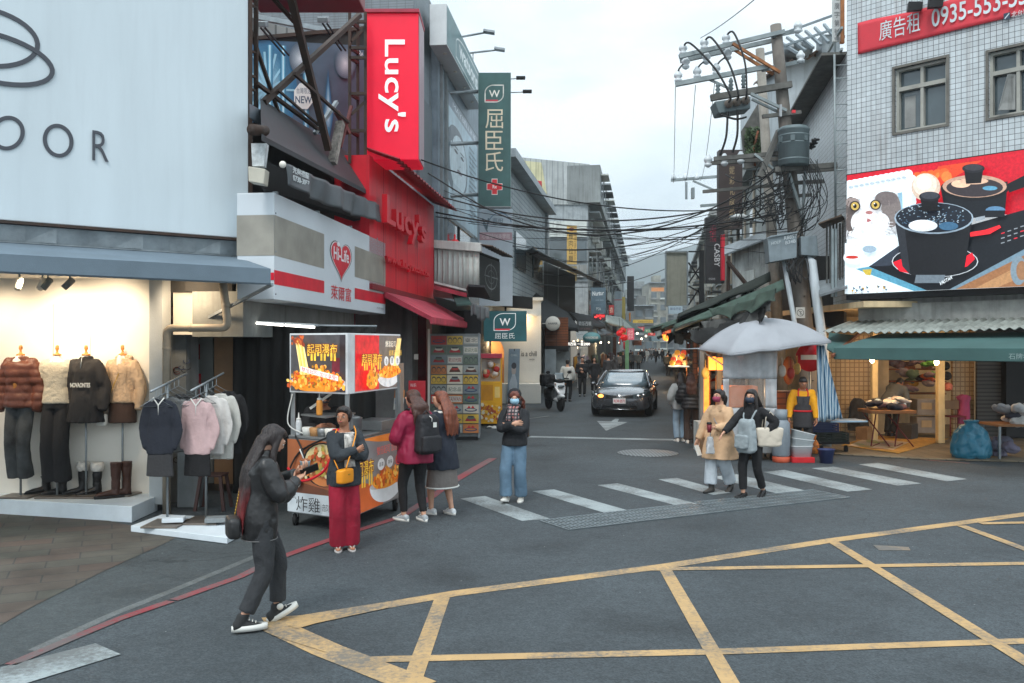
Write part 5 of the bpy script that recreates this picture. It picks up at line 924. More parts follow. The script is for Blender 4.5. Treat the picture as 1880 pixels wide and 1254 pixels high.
for a,b in(((1240,160),(1236,328)),((1277,156),(1255,326)),((1312,152),(1281,325))):span(*a,20,*b,42,.9,.012,'thin power line running down the street from the lower crossarm')
r=thing('utility_pole','distant pole with a short crossarm behind the brown sign','utility pole',at(1335,690,42));part(MB().tube([at(1332,720,42),at(1330,300,42)],[.2,.13],12),'pole',M_POLE,r)
part(MB().beam(at(1232,331,42),at(1345,322,42),.12),'crossarm',M_ARM,r);part(MB().beam(at(1272,332,42),at(1330,357,42),.08),'brace',M_ARM,r);part(MB().beam(at(1286,378,42),at(1340,374,42),.12),'crossarm',M_ARM,r)
for x in(1237,1258,1279):part(MB().lathe([(.1,0),(.13,.1),(.08,.2),(.04,.3)],at(x,330,42),8),'insulator',M_INS,r)
part(MB().box(at(1260,350,41.9),(.1,.1,.8)).box(at(1272,355,41.9),(.12,.3,.5)),'fuse',M_GALV,r)
r=thing('roof_structure','white rooftop sheds with a steel pergola behind the utility pole','building',at(1470,300,27))
part(MB().prism([at(1440,250,26),at(1505,250,26),at(1505,92,26),at(1440,112,26)],(0,5,0)),'shed_wall',mat('white_shed',(186,194,198),.5,.1,var=.15,vs=1,streak=.3),r)
part(MB().grid(lambda u,v:at(1435,118,25.6).lerp(at(1530,84,25.6),u)+V((0,3*v,.06*sin(u*40)+.3*v)),40,2,(0,0,-.04)),'rust_roof',mat('rust_roof',(112,92,78),.7,var=.4,vs=4),r)
part(MB().box(at(1520,85,25.5),(.5,.5,.5)).ell(at(1460,95,25.8),(.5,.5,.25)),'roof_vent',M_GALV,r)
for k in range(7):part(MB().beam(at(1428+k*17,75-k*6,26),at(1465+k*14,98-k*5,24.5),.07),'rafter',mat('pergola',(124,136,142),.5,.3),r)
for a,b in(((1425,66),(1530,28)),((1440,84),(1535,52)),((1375,108),(1430,92))):part(MB().beam(at(*a,25.2),at(*b,25.2),.06),'purlin',mat('pergola',(124,136,142)),r)
r=thing('sign_mast','vertical white sign strip with black permit characters on a rusty mast at the top edge','sign',at(1538,80,19))
d=Decal(at(1529,76,19.5),V((.17,0,0)),V((0,0,1.1)));d.rect(0,0,1,1,(186,190,190));[d.text(c,.2,.8-.17*i,.85,.93-.17*i,(70,72,74))for i,c in enumerate('建廣字第號')];d.text('9001035',.2,.02,.9,.08,(80,82,84));part(d.mb,'lettering',cmat('print_matt'),r);part(MB().prism([d.P,d.P+d.ux,d.P+d.ux+d.uy*1.5,d.P+d.uy*1.5],(0,.05,0)),'panel',M_CORR,r);part(MB().beam(at(1546,80,19.5),at(1546,-60,19.5),.08),'mast',M_ORG,r)
r=thing('walkway','steel walkway rail with a ladder along the top of the tiled side wall','railing',at(1500,200,22))
for z in(8.45,8.9):part(MB().beam(RS.pt(2,z,.1),RS.pt(RS.len,z,.1),.05),'rail',M_ARM,r)
for k in range(7):part(MB().beam(RS.pt(2+k*1.9,8.36,.1),RS.pt(2+k*1.9,8.95,.1),.04),'post',M_ARM,r)
part(uz(MB(),RS,1,RS.len-.1,8.36,8.42,-.2,.5),'deck',M_DARM,r)
for dx in(0,.34):part(MB().tube([at(1532+dx*85,100,19),at(1534+dx*85,400,19)],.025),'ladder_rail',M_ARM,r)
for k in range(12):part(MB().tube([at(1533,120+k*24,19),at(1561,119+k*24,19)],.012),'rung',M_ARM,r)
r=thing('downpipe_frame','galvanised vertical bars and a small rusty canopy left of the video screen','frame',at(1530,480,19))
for x in(1528,1534):part(MB().beam(at(x,420,18.9),at(x,545,18.9),.05),'post',M_ARM,r)
part(MB().prism([at(1502,412,19),at(1545,396,18.6),at(1552,404,19.4),at(1512,420,20)],(0,0,.03)),'rust_canopy',mat('rust_sheet',(92,78,66)),r)
for k in range(6):part(MB().beam(at(1518+k*6,410,19.4),at(1518+k*6,520,19.4),.03),'grille_bar',M_DARM,r)
R2=Plane((9.35+.167*30,63),(9.35,33));R3=Plane((9.35+.167*90,123),(9.35+.167*32,65))
rg=random.Random(9)
for pl,zt,lab,col,un in((R2,9.3,'weathered grey building with cluttered signs behind the utility pole',(166,170,168),5),(R3,11.5,'taller grey apartment block further down the right side',(150,152,148),12)):
 r=thing('weathered_building',lab,'building',pl.pt(pl.len/2,0,-2));m=mat('weathered_%d'%col[0],col,.85,var=.3,vs=1,streak=.6)
 part(uz(MB(),pl,0,pl.len,2.8,zt,-6,0),'wall',m,r);part(uz(MB(),pl,-.3,pl.len+.3,zt,zt+.35,-6,.4),'parapet',M_CONC,r)
 part(MB().prism([pl.pt(pl.len,2.8,0),pl.pt(pl.len,2.8,-6),pl.pt(pl.len,zt,-6),pl.pt(pl.len,zt,0)],pl.d*.15),'end_wall',m,r)
 for f in range(int((zt-3.4)/2.6)):
  for k in range(un):
   u,z=.8+k*(pl.len-1)/un,3.9+f*2.6;part(uz(MB(),pl,u,u+1.9,z,z+1.4,0,.04),'window',M_GLASS,r)
   if rg.random()<.7:part(uz(MB(),pl,u-.1,u+2,z-.3,z+1.5,.3,.34)if rg.random()<.2 else uz(MB(),pl,u-.1,u+2.0,z+1.5,z+1.57,0,.8),'window_canopy',rg.choice([M_CORR,M_DK,M_GALV]),r)
   if rg.random()<.6:part(uz(MB(),pl,u+2.1,u+2.9,z,z+.6,.05,.5),'air_conditioner',M_AC,r)
 for k in range(int(pl.len/4)):part(MB().tube([pl.pt(2+k*4.1,2.9,.08),pl.pt(2+k*4.1,zt,.08)],.06),'drain_pipe',M_PVC,r)
r=thing('sheet_shed','patched white sheet metal wall and clutter between the pole and the market roofs','shed',at(1400,560,25))
part(MB().prism([at(1345,585,27),at(1415,585,24),at(1415,425,24),at(1345,455,27)],(.3,.5,0)),'wall',mat('patched_sheet',(190,194,192),.6,.1,var=.35,vs=1.2,streak=.7),r)
part(MB().prism([at(1362,560,25.5),at(1386,560,24.8),at(1386,495,24.8),at(1362,500,25.5)],(-.05,-.06,0)),'panel',M_CORR,r);part(MB().prism([at(1330,470,27),at(1410,440,23.8),at(1410,425,24.6),at(1330,455,28)],(0,0,.05)),'canopy',M_GALV,r)
part(MB().prism([at(1415,600,24),at(1550,600,20),at(1550,470,20),at(1415,470,24)],(.5,1.2,0)),'dark_back',M_DARKWALL,r);part(MB().prism([at(1505,545,18.9),at(1556,530,18.4),at(1556,512,19.4),at(1500,520,20)],(0,0,.05)),'canopy',M_GALV,r)
part(MB().beam(at(1336,480,24),at(1385,540,23),.08),'strut',M_STEEL,r);part(MB().beam(at(1338,470,24),at(1336,590,24),.08),'strut',M_STEEL,r);part(MB().beam(at(1340,580,24),at(1370,535,24),.06),'strut',M_STEEL,r)
mb=MB();[mb.add([(p:=at(rg.uniform(1370,1402),rg.uniform(235,290),23.5)),p+V((rg.uniform(-.12,.12),rg.uniform(-.1,.1),rg.uniform(-.12,.12))),p+V((rg.uniform(-.12,.12),.05,rg.uniform(-.12,.12)))],[[0,1,2]])for k in range(420)]
r=thing('roof_plant','leafy green plant growing from a roof beside the thin pale pole','plant',at(1385,300,23.5));part(mb,'leaves',mat('leaf',(84,104,74),.6,var=.4),r);part(MB().tube([at(1386,305,23.5),at(1384,270,23.5),at(1392,240,23.4)],.03),'stem',M_WOOD,r);part(MB().prism([at(1368,310,23.6),at(1402,305,23.6),at(1392,190,23.6),at(1362,240,23.6)],(0,.1,0)),'trellis',M_DARM,r)
board(1320,275,1363,420,27,'vertical_sign','tall dark brown sign with gold characters left of the utility pole',(66,56,54),th=.3,draw=lambda d:([d.text(c,.44,.82-.13*i,.66,.92-.13*i,(176,156,120),.01)for i,c in enumerate('過妮彩化妝品')],d.text('NATASHA',.2,.1,.75,.13,(150,140,124)),d.text('BEAUTY',.2,.06,.65,.085,(140,130,116)),d.text('SINCE',.2,.02,.55,.04,(140,130,116))))
board(1296,399,1330,520,34,'vertical_sign','black sign with white letters reading downwards below red characters',(52,52,54),th=.3,draw=lambda d:(d.text('卡斯比',.2,.62,.55,.9,(176,50,74),.02),d.text('CASBY',.45,.25,.75,.6,(206,208,210),.01,rot=1),d.text('0505',.15,.05,.5,.08,(190,192,194))))
board(1325,430,1331,515,33.5,'red_strip','thin red strip sign at the right edge of the black sign',(206,40,60),th=.2)
r=board(1222,462,1262,562,46,'blank_board','large blank grey signboard standing over the right market roofs',(138,138,126),th=.12,m=mat('blank_grey',(138,138,126),.7,var=.12,streak=.3))
mb=MB()
for x in(1222,1262):part(MB().beam(at(x,562,45.9),at(x,462,45.9),.07),'frame_post',M_GALV,r)
for y in(462,562):part(MB().beam(at(1222,y,45.9),at(1262,y,45.9),.07),'frame_rail',M_GALV,r)
for a,b in(((1264,462),(1290,462)),((1264,482),(1290,520)),((1264,520),(1290,482)),((1264,560),(1290,520)),((1264,500),(1290,500)),((1264,525),(1290,540))):part(MB().beam(at(*a,46.3),at(*b,46.3),.07),'lattice',M_BLACK,r)
part(MB().beam(at(1288,600,46.3),at(1288,460,46.3),.22),'mast',M_BLACK,r)
board(1228,562,1253,576,44,'shop_sign','small pale blue sign with dark characters under the blank board',(186,204,216),draw=lambda d:d.text('韓版西裝',.1,.45,.9,.85,(60,76,120),.02))
M_MG=mat('market_green',(82,104,94),.75,var=.3,vs=1.5,streak=.45,transl=.25);M_MD=mat('market_dark',(60,68,64),.75,var=.3,streak=.4,transl=.2)
for k,(D0,D1,xo,zo,m,w)in enumerate(((19.0,25.0,0,0,M_MG,2.2),(20.5,26,.1,.28,M_MD,2.0),(25,31.5,-.25,.12,M_MG,2.5),(27,33,.3,.42,M_MD,2.0),(31.5,40,-.35,.2,M_MG,2.6),(40,52,-.9,.35,M_MG,3.0),(52,68,-.2,.15,M_MD,2.4),(68,90,-.9,.2,M_MG,2.6),(90,130,-.3,.3,M_MD,2.5))):
 xs=lambda D:4.3+.172*(D-24)+xo
 P=[V((xs(D0)+w,D0-.3,3.55+zo)),V((xs(D1)+w,D1,3.55+zo)),V((xs(D1),D1,2.62+zo)),V((xs(D0),D0,2.62+zo))]
 r=thing('market_awning',['nearest green market awning on the right, behind the grey umbrella','dark upper market awning over the nearest green one','second green market awning on the right','dark awning above the second green one','third green market awning with a loose edge','wide green awning reaching over the street below the blank board','dark market awning beyond the wide green one','far green market awning by the glowing red sign','farthest dark market awning on the right'][k],'awning',P[3],group='market awnings on the right side')
 part(MB().grid(lambda u,v:P[0].lerp(P[1],u).lerp(P[3].lerp(P[2],u),v)+V((0,0,-.06*sin(pi*v)*(1+.6*sin(u*15))+.015*sin(u*31))),24,6,(0,0,-.02)),'sheet',m,r)
 part(MB().grid(lambda u,v:P[3].lerp(P[2],u)+V((-.01*v,-.01,-.16*v+.03*v*sin(u*23))),24,2,(.012,.0,0)),'valance',m,r)
 part(MB().grid(lambda u,v:P[3].lerp(P[0],u)+V((0,-.1*v,-(.09+.15*u)*v+.03*v*sin(u*14))),14,3,(0,.012,0)),'end_flap',m,r)
 for t in(.03,.5,.97):part(MB().beam(P[0].lerp(P[1],t)+V((0,0,-.1)),P[3].lerp(P[2],t)+V((0,0,-.06)),.05),'rafter',M_GALV,r)
RB=Plane((5.6+.172*100,121),(5.6+.172*4,25))
r=thing('market_row','long dark row of market stalls under the awnings on the right','building',RB.pt(RB.len/2,0,-1))
part(uz(MB(),RB,0,RB.len,0,3.3,-3,-1.2),'back_wall',mat('market_inside',(60,50,42),.8,var=.5,vs=.8),r)
for k,(D,w,m)in enumerate(((21.5,.35,M_CONC),(23,.3,M_CORR),(25,.2,M_WOOD),(27.5,.3,M_WOOD),(30,.2,M_CORR),(33,.3,M_WOOD),(37,.4,M_CONC),(42,.3,M_WOOD),(48,.4,M_CONC),(56,.4,M_WOOD),(66,.5,M_CONC),(80,.5,M_CONC))):part(MB().box((5.55+.172*(D-21)+.2,D,1.5),(.18,w,3.0)),'pier',m,r)
rg=random.Random(14);cols=[(206,120,60),(190,60,50),(210,180,90),(120,130,150),(190,180,170),(80,110,90)]
for k,D in enumerate((24,26.3,28.8,31.5,35,39,44,50,58,68,80)):
 x=5.0+.172*(D-21);q=thing('market_counter','goods counter of the right market row, number of its place hidden in shade' if 0 else 'small goods counter heaped with wares in the right market row','counter',(x,D,0),group='goods counters in the right market row')
 part(MB().box((x+.35,D,.45),(.7,1.3,.85)),'table',rg.choice([M_WOOD,M_CORR,M_DARKWALL]),q)
 for j in range(5):part(MB().ell((x+.3+rg.uniform(-.2,.2),D-.5+j*.25,.95),(.2,.14,rg.uniform(.08,.2)),9,6),'wares',mat('wares_%d'%rg.randrange(6),rg.choice(cols),.6,var=.4,vs=9),q)
 part(MB().box((x+.6,D,1.8),(.2,1.2,.9)),'rack',mat('wares_%d'%rg.randrange(6),rg.choice(cols)),q)
rg=random.Random(23);TL=['torn dark tarp hanging under the nearest market awning','folded grey tarp slung between the market awnings','sagging brown tarp over the second market stall','pale plastic sheet tied below the third market awning','dark tarp strip drooping over the right stalls beyond the car','crumpled green tarp on top of the nearest market roofs']
for k,(x,y,x1,y1,D,dz,c)in enumerate(((1262,606,1400,562,18.7,.3,(48,50,50)),(1286,590,1412,548,18.6,.35,(96,98,96)),(1250,610,1330,590,26,.3,(92,76,60)),(1236,612,1290,598,31,.35,(150,154,150)),(1224,612,1262,600,38,.4,(58,62,60)),(1300,566,1420,528,18.5,.25,(70,88,78)))):
 a,b=at(x,y,D),at(x1,y1,D-1.5);single(MB().grid(lambda u,v:a.lerp(b,u)+V((.05*sin(u*21+v*3),-.25*v+.06*sin(u*17),-dz*v*(.6+.5*sin(u*9+k)**2)-.1*sin(pi*u))),30,6,(0,.01,0)),'tarp',mat('tarp_%d'%c[0],c,.75,var=.35,streak=.4,transl=.15),TL[k],'tarp')
r=thing('stall_lamp','glowing orange lamps at the end of the right market row','lamp',at(1224,618,62))
for x,y,D,s in((1222,620,62,.2),(1227,621,60,.17),(1219,614,66,.16)):part(MB().ell(at(x,y,D),(s,s,s*1.1),10,6),'lamp',mat('orange_glow',(255,140,50),.4,var=.1,bump=0,emit=1.6),r)
lamp(at(1226,625,60),200,(1,.55,.2),.3)
board(1216,605,1232,614,64,'red_sign','glowing orange red sign below the far green awning',(230,76,40),emit=1,draw=lambda d:d.text('小吃',.1,.2,.9,.8,(255,190,120)))
board(1190,611,1203,616,96,'red_sign','small glowing pinkish red sign in the middle of the far street',(214,60,60),emit=1,draw=lambda d:d.poly([(.2,.8),(.8,.8),(.5,.2)],(255,180,160)))
board(1196,618,1212,626,100,'blue_canopy','pale blue canopy over the far end of the street',(150,176,186),th=2,cat='canopy');board(1163,625,1178,634,92,'orange_stall','orange brown stall front far down on the left',(170,90,50),th=1,cat='stall')
for k,(x,y,D)in enumerate(((1240,660,44),(1272,618,27),(1186,617,95),(1178,622,88),(1170,612,75))):
 p=at(x,y,D);single(MB().ell(p,.045+.0006*D,8,6),'light_bulb',mat('bulb_white',(255,236,200),.4,var=0,bump=0,emit=5),['glowing bulb over the lit wares by the right stalls','glowing white bulb under the nearest dark awning','tiny bulb far down the left of the street','tiny bulb by the orange brown stall','tiny bulb beside the pink banner'][k],'bulb')
lamp(at(1244,672,42),160,(1,.6,.3),.2);lamp((5.5,23.5,2.2),40,(1,.55,.25),.2)
r=thing('lit_showcase','brightly lit glass showcase of colourful wares on the right of the street','showcase',at(1246,690,42));c0=at(1246,690,42)
part(MB().box(c0+V((0,0,.45)),(.8,1,.06)),'shelf',mat('case_white',(255,236,210),.5,emit=.8),r);part(MB().box(c0+V((.38,0,.75)),(.05,.05,2)),'post',M_ORG,r)
for k in range(9):part(MB().ell(c0+V((-.3+.08*k,.1*(k%3),.6+.16*(k%4))),.14,8,6),'wares',mat('wares_glow_%d'%(k%3),[(240,160,60),(230,90,60),(240,200,130)][k%3],.5,emit=.5),r)
r=thing('pink_banner','pink and white hanging banner beside the red lanterns','banner',at(1157,630,62));d=Decal(at(1151,624,62),V((.5,0,0)),V((0,0,.8)));d.rect(0,0,1,1,(206,90,120));d.text('福袋',.15,.1,.85,.9,(240,200,206));part(d.mb,'print',HC,r);part(MB().prism([d.P,d.P+d.ux,d.P+d.ux+d.uy,d.P+d.uy],(0,.03,0)),'cloth',M_RAWN,r)
single(MB().box(at(1151,645,66),(.25,.2,3.0)),'green_post',mat('mint_paint',(120,176,136),.6),'mint green post on the left side of the far street','post')
hz=MB().box((0,875,88),(3300,1800,178));ho=single(hz,'haze',None,None,None)if 0 else bpy.data.objects.new('haze',hz.mesh('haze'));COL.objects.link(ho);ho['kind']='stuff'
hm_=bpy.data.materials.new('haze_air');hm_.use_nodes=True;hN=hm_.node_tree.nodes;hN.clear();hv=hN.new('ShaderNodeVolumePrincipled');hv.inputs['Color'].default_value=(.9,.965,1,1);hv.inputs['Density'].default_value=7e-4;hv.inputs['Anisotropy'].default_value=.2;hmo=hN.new('ShaderNodeOutputMaterial');hm_.node_tree.links.new(hv.outputs[0],hmo.inputs['Volume']);ho.data.materials.append(hm_)
def remesh(mb,vox,smooth=3,wr=None,extra=None,name='skin',solid=False):
 """one continuous surface from overlapping closed shapes; wr = (amplitude, frequency, stretch) of cloth folds"""
 me=mb.mesh('tmp');o=bpy.data.objects.new('tmp',me);COL.objects.link(o)
 m=o.modifiers.new('r','REMESH');m.mode='VOXEL';m.voxel_size=vox;m.use_smooth_shade=True
 if smooth:s=o.modifiers.new('s','SMOOTH');s.factor=.5;s.iterations=smooth
 dg=bpy.context.evaluated_depsgraph_get();dg.update();me2=bpy.data.meshes.new_from_object(o.evaluated_get(dg));bpy.data.objects.remove(o);bpy.data.meshes.remove(me)
 if wr:
  a,f,st=wr;off=V((RN.uniform(0,50),RN.uniform(0,50),0));N_=[v.normal.copy()for v in me2 .vertices]
  for v,n in zip(me2 .vertices,N_):
   p=V((v.co.x*f,v.co.y*f,v.co.z*f*st))+off;k=mnoise.noise(p)+.5*mnoise.noise(p*2.3);v.co+=n*a*(k-.55*abs(k))
 if extra is not None and extra.v:
  bm_=bmesh.new();bm_.from_mesh(me2);b=bmesh.new();t=extra.mesh('x');bm_.from_mesh(t);bm_.to_mesh(me2);bm_.free();b.free();bpy.data.meshes.remove(t)
 for p in me2 .polygons:p.use_smooth=True
 me2 .name=name;return me2
def ik(a,c,l1,l2,pole):
 a,c=V(a),V(c);d=c-a;L_=min(d.length,(l1+l2)*.999);d.normalize();x=(l1*l1-l2*l2+L_*L_)/(2*L_);hgt=sqrt(max(0,l1*l1-x*x));p=V(pole);p=(p-d*p.dot(d)).normalized()
 return a+d*x+p*hgt
def yaw(a):return Matrix.Rotation(radians(a),3,'Z')
def limb(P,R_,mb,n=10,seg=4,end=True):
 pts,rad=[],[]
 P=[V(p)for p in P]
 for i in range(len(P)-1):
  for k in range(seg):t=k/seg;pts.append(P[i].lerp(P[i+1],t));s=t*t*(3-2*t);rad.append(R_[i]*(1-s)+R_[i+1]*s)
 pts.append(P[-1]);rad.append(R_[-1])
 for _ in range(2):pts=[pts[0]]+[(pts[i-1]+pts[i]*2+pts[i+1])/4 for i in range(1,len(pts)-1)]+[pts[-1]]
 mb.tube(pts,rad,n);mb.ell(pts[0],rad[0]*.98,10,6);end and mb.ell(pts[-1],rad[-1]*.98,10,6)
TOR=[(-.42,.094,.072),(-.1,.100,.074),(.02,.099,.073),(.2,.088,.064),(.38,.078,.058),(.55,.082,.062),(.72,.09,.066),(.84,.091,.058),(.93,.066,.046),(1.0,.04,.04),(1.1,.03,.032)]
def interp(T,t,j):
 for a,b in zip(T,T[1:]):
  if t<=b[0]:k=max(0,(t-a[0])/(b[0]-a[0]));return a[j]*(1-k)+b[j]*k
 return T[-1][j]
class Fig:
 def __init__(s,h,lean=0,twist=0,fl=None,fr=None,wl=None,wr_=None,el=None,er=None,hy=0,hp=0,male=False,sway=0,crouch=0):
  s.h=h;k=h;s.male=male;R_=Matrix.Rotation(radians(-lean),3,'X');s.R=R_@Matrix.Rotation(radians(twist),3,'Z')
  s.P=V((sway*k,0,(.55-crouch)*k));s.sp=.285*k;s.ax=R_@V((0,0,1));s.N=s.P+s.ax*s.sp
  sw=.112 if male else.094
  s.SL,s.SR=s.N+s.R@V((-sw*k,0,-.035*k)),s.N+s.R@V((sw*k,0,-.035*k));s.HL,s.HR=s.P+V((-.05*k,0,-.02*k)),s.P+V((.05*k,0,-.02*k))
  s.fl=fl or(-.06,0,0,8,0);s.fr=fr or(.06,0,0,-8,0)
  def ank(f):return V((f[0],f[1],f[2]))+yaw(f[3])@V((0,-.0,.052*k))
  s.AL,s.AR=ank(s.fl),ank(s.fr);l1,l2=.248*k,.242*k
  s.KL,s.KR=ik(s.HL,s.AL,l1,l2,yaw(s.fl[3])@V((-.05,1,0))),ik(s.HR,s.AR,l1,l2,yaw(s.fr[3])@V((.05,1,0)))
  s.WL=V(wl)if wl else s.SL+V((-.05*k,.03*k,-.32*k));s.WR=V(wr_)if wr_ else s.SR+V((.05*k,.03*k,-.32*k))
  a1,a2=.172*k,.152*k
  for w,S_ in(('WL',s.SL),('WR',s.SR)):
   d=getattr(s,w)-S_
   if d.length>(a1+a2)*.995:setattr(s,w,S_+d.normalized()*(a1+a2)*.995)
  s.EL,s.ER=ik(s.SL,s.WL,a1,a2,el or(-.6,-.6,-.4)),ik(s.SR,s.WR,a1,a2,er or(.6,-.6,-.4))
  s.HM=s.R@yaw(hy)@Matrix.Rotation(radians(-hp),3,'X')if abs(lean)<50 else R_@yaw(hy)
  s.HC=s.N+s.ax*.028*k+s.HM@V((0,.018*k,.066*k))
 def ring(s,t,ex=0,ey=0,n=20,dy=0):
  k=s.h;c=s.P+s.ax*s.sp*t if t>=0 else s.P+V((0,0,s.sp*t));q=s.R if t>.3 else Matrix.Rotation(0,3,'Z').lerp(s.R,max(0,t/.3))if t>0 else Matrix.Identity(3)
  rx,ry=interp(TOR,t,1)*k+ex,interp(TOR,t,2)*k+ey
  if s.male:rx*=1.0+.14*max(0,min(1,(t-.3)*2));ry*=1.08
  out=[]
  for i in range(n):
   a=2*pi*i/n;ca,sa=cos(a),sin(a);p=.85;out.append(c+q@V((rx*abs(ca)**p*(1 if ca>=0 else-1),ry*abs(sa)**p*(1 if sa>=0 else-1)+dy,0)))
  return out
def hand(mb,w,d,n,s=1.0,curl=35,left=False,spread=5):
 """palm, four bent fingers of different lengths and a thumb leaving the side of the palm"""
 w,d=V(w),V(d).normalized();n=V(n);n=(n-d*n.dot(d)).normalized();x=d.cross(n)*(1 if left else-1)
 def el(c,rx,rn):return[c+x*rx*cos(a)+n*rn*sin(a)for a in[2*pi*i/10 for i in range(10)]]
 mb.rings([el(w-d*.01*s,.024*s,.017*s),el(w+d*.02*s,.03*s,.017*s),el(w+d*.06*s,.04*s,.015*s),el(w+d*.088*s,.038*s,.012*s)])
 for i,(o,L_)in enumerate(((.028,.072),(.0095,.08),(-.0095,.074),(-.028,.058))):
  p=w+d*(.085-.004*abs(i-1))*s+x*o*s;dd=(d+x*math.tan(radians(spread*(1.5-i)))).normalized();P=[p-dd*.02*s,p];c=radians(curl)
  for j,f in enumerate((.45,.32,.23)):
   ang=c*(.6+.5*j);q=(dd*cos(ang)+n*sin(ang)).normalized();P.append(P[-1]+q*L_*f*s)
  mb.tube(P,[.0085*s,.0088*s,.0082*s,.0074*s,.0058*s],7);mb.ell(P[-1],.0058*s,7,5)
 p=w+d*.022*s+x*.024*s;q=(x*.75+d*.65+n*.25).normalized();P=[p,p+q*.032*s];q2=(x*.25+d*.9+n*.35).normalized();P+=[P[-1]+q2*.03*s,P[-1]+q2*.03*s+(d+n*.6).normalized()*.024*s]
 mb.tube(P,[.013*s,.0105*s,.0095*s,.0068*s],7);mb.ell(P[-1],.0068*s,7,5)
M_SKIN=mat('skin',(206,158,132),.55,var=.1,vs=6,bump=.03);M_SKIN2=mat('tan_skin',(176,122,94),.55,var=.12,vs=6,bump=.03)
M_EYE=mat('eye_dark',(28,22,20),.2,var=0,bump=0);M_LIP=mat('lips',(168,84,78),.5,var=.05,bump=0);M_BROW=mat('brow',(46,36,32),.8,var=0,bump=0);M_EYEW=mat('eye_white',(220,214,206),.3,var=0,bump=0)
def hairmat(name,c1,c2=None,zsplit=None):
 if name in MATS:return MATS[name]
 m=mat(name,c1,rough=.42,var=.35,vs=5,bump=.5,bs=14,stretch=(9,9,.7),spec=.5)
 if c2:
  t=m.node_tree;N=t.nodes;K=t.links.new;p=N['Principled BSDF'];src=p.inputs['Base Color'].links[0].from_socket
  tc=N.new('ShaderNodeTexCoord');sp=N.new('ShaderNodeSeparateXYZ');K(tc.outputs['Object'],sp.inputs[0]);n=N.new('ShaderNodeTexNoise');n.inputs['Scale'].default_value=7;K(tc.outputs['Object'],n.inputs['Vector'])
  ma=N.new('ShaderNodeMath');ma.operation='MULTIPLY_ADD';ma.inputs[1].default_value=.35;K(n.outputs[0],ma.inputs[0]);K(sp.outputs[2],ma.inputs[2])
  r=N.new('ShaderNodeMapRange');r.inputs[1].default_value=zsplit+.27;r.inputs[2].default_value=zsplit+.05;K(ma.outputs[0],r.inputs[0])
  mx=N.new('ShaderNodeMix');mx.data_type='RGBA';mx.inputs[7].default_value=lin(c2);K(src,mx.inputs[6]);K(r.outputs[0],mx.inputs[0]);K(mx.outputs[2],p.inputs['Base Color'])
 return m
CLO={}
def cloth(name,c,rough=.85,var=.14,bump=.35,bs=26,**k):return mat('cloth_'+name,c,rough,var=var,vs=4,bump=bump,bs=bs,**k)
def add_body(f,root,skin,vox=.012,hands=(1,1),hcurl=(35,35),palms=(None,None),hdirs=(None,None)):
 k=f.h;mb=MB()
 mb.rings([f.ring(t,-.012*k,-.01*k)for t in(-.12,.02,.2,.38,.55,.72,.84,.93,1.0,1.1)])
 for H_,K_,A_ in((f.HL,f.KL,f.AL),(f.HR,f.KR,f.AR)):limb([H_,H_.lerp(K_,.5),K_,K_.lerp(A_,.35),A_],[.048*k,.042*k,.031*k,.032*k,.02*k],mb)
 for S_,E_,W_ in((f.SL,f.EL,f.WL),(f.SR,f.ER,f.WR)):limb([S_,E_,E_.lerp(W_,.35),W_],[.027*k,.022*k,.022*k,.0145*k],mb)
 limb([f.N-f.ax*.02*k,f.N+f.ax*.03*k,f.HC-f.HM@V((0,.02*k,.03*k))],[.036*k,.033*k,.032*k],mb)
 Q=f.HM;c=f.HC;e=lambda o,r:mb.ell(c+Q@(V(o)*k),tuple(x*k for x in r),14,10,Q)
 e((0,-.012,.014),(.0455,.053,.052));e((0,.012,-.018),(.038,.043,.048));e((0,.022,-.046),(.024,.024,.02));e((0,.049,.012),(.028,.012,.014));e((0,.056,-.008),(.0075,.012,.013));e((0,.062,-.013),(.008,.007,.006))
 e((0,.05,-.03),(.016,.008,.008))
 for s in(-1,1):e((s*.046,-.008,-.006),(.007,.012,.018))
 ex=MB()
 for i,(E_,W_,lf)in enumerate(((f.EL,f.WL,True),(f.ER,f.WR,False))):
  if hands[i]:
   d=V(hdirs[i])if hdirs[i]else(W_-E_).normalized();n=V(palms[i])if palms[i]else V((.8 if lf else-.8,.3,0));hand(ex,W_,d,n,k/1.68,hcurl[i],lf)
 o=part(remesh(mb,vox,2,extra=ex),'body',skin,root,world=False)
 return o
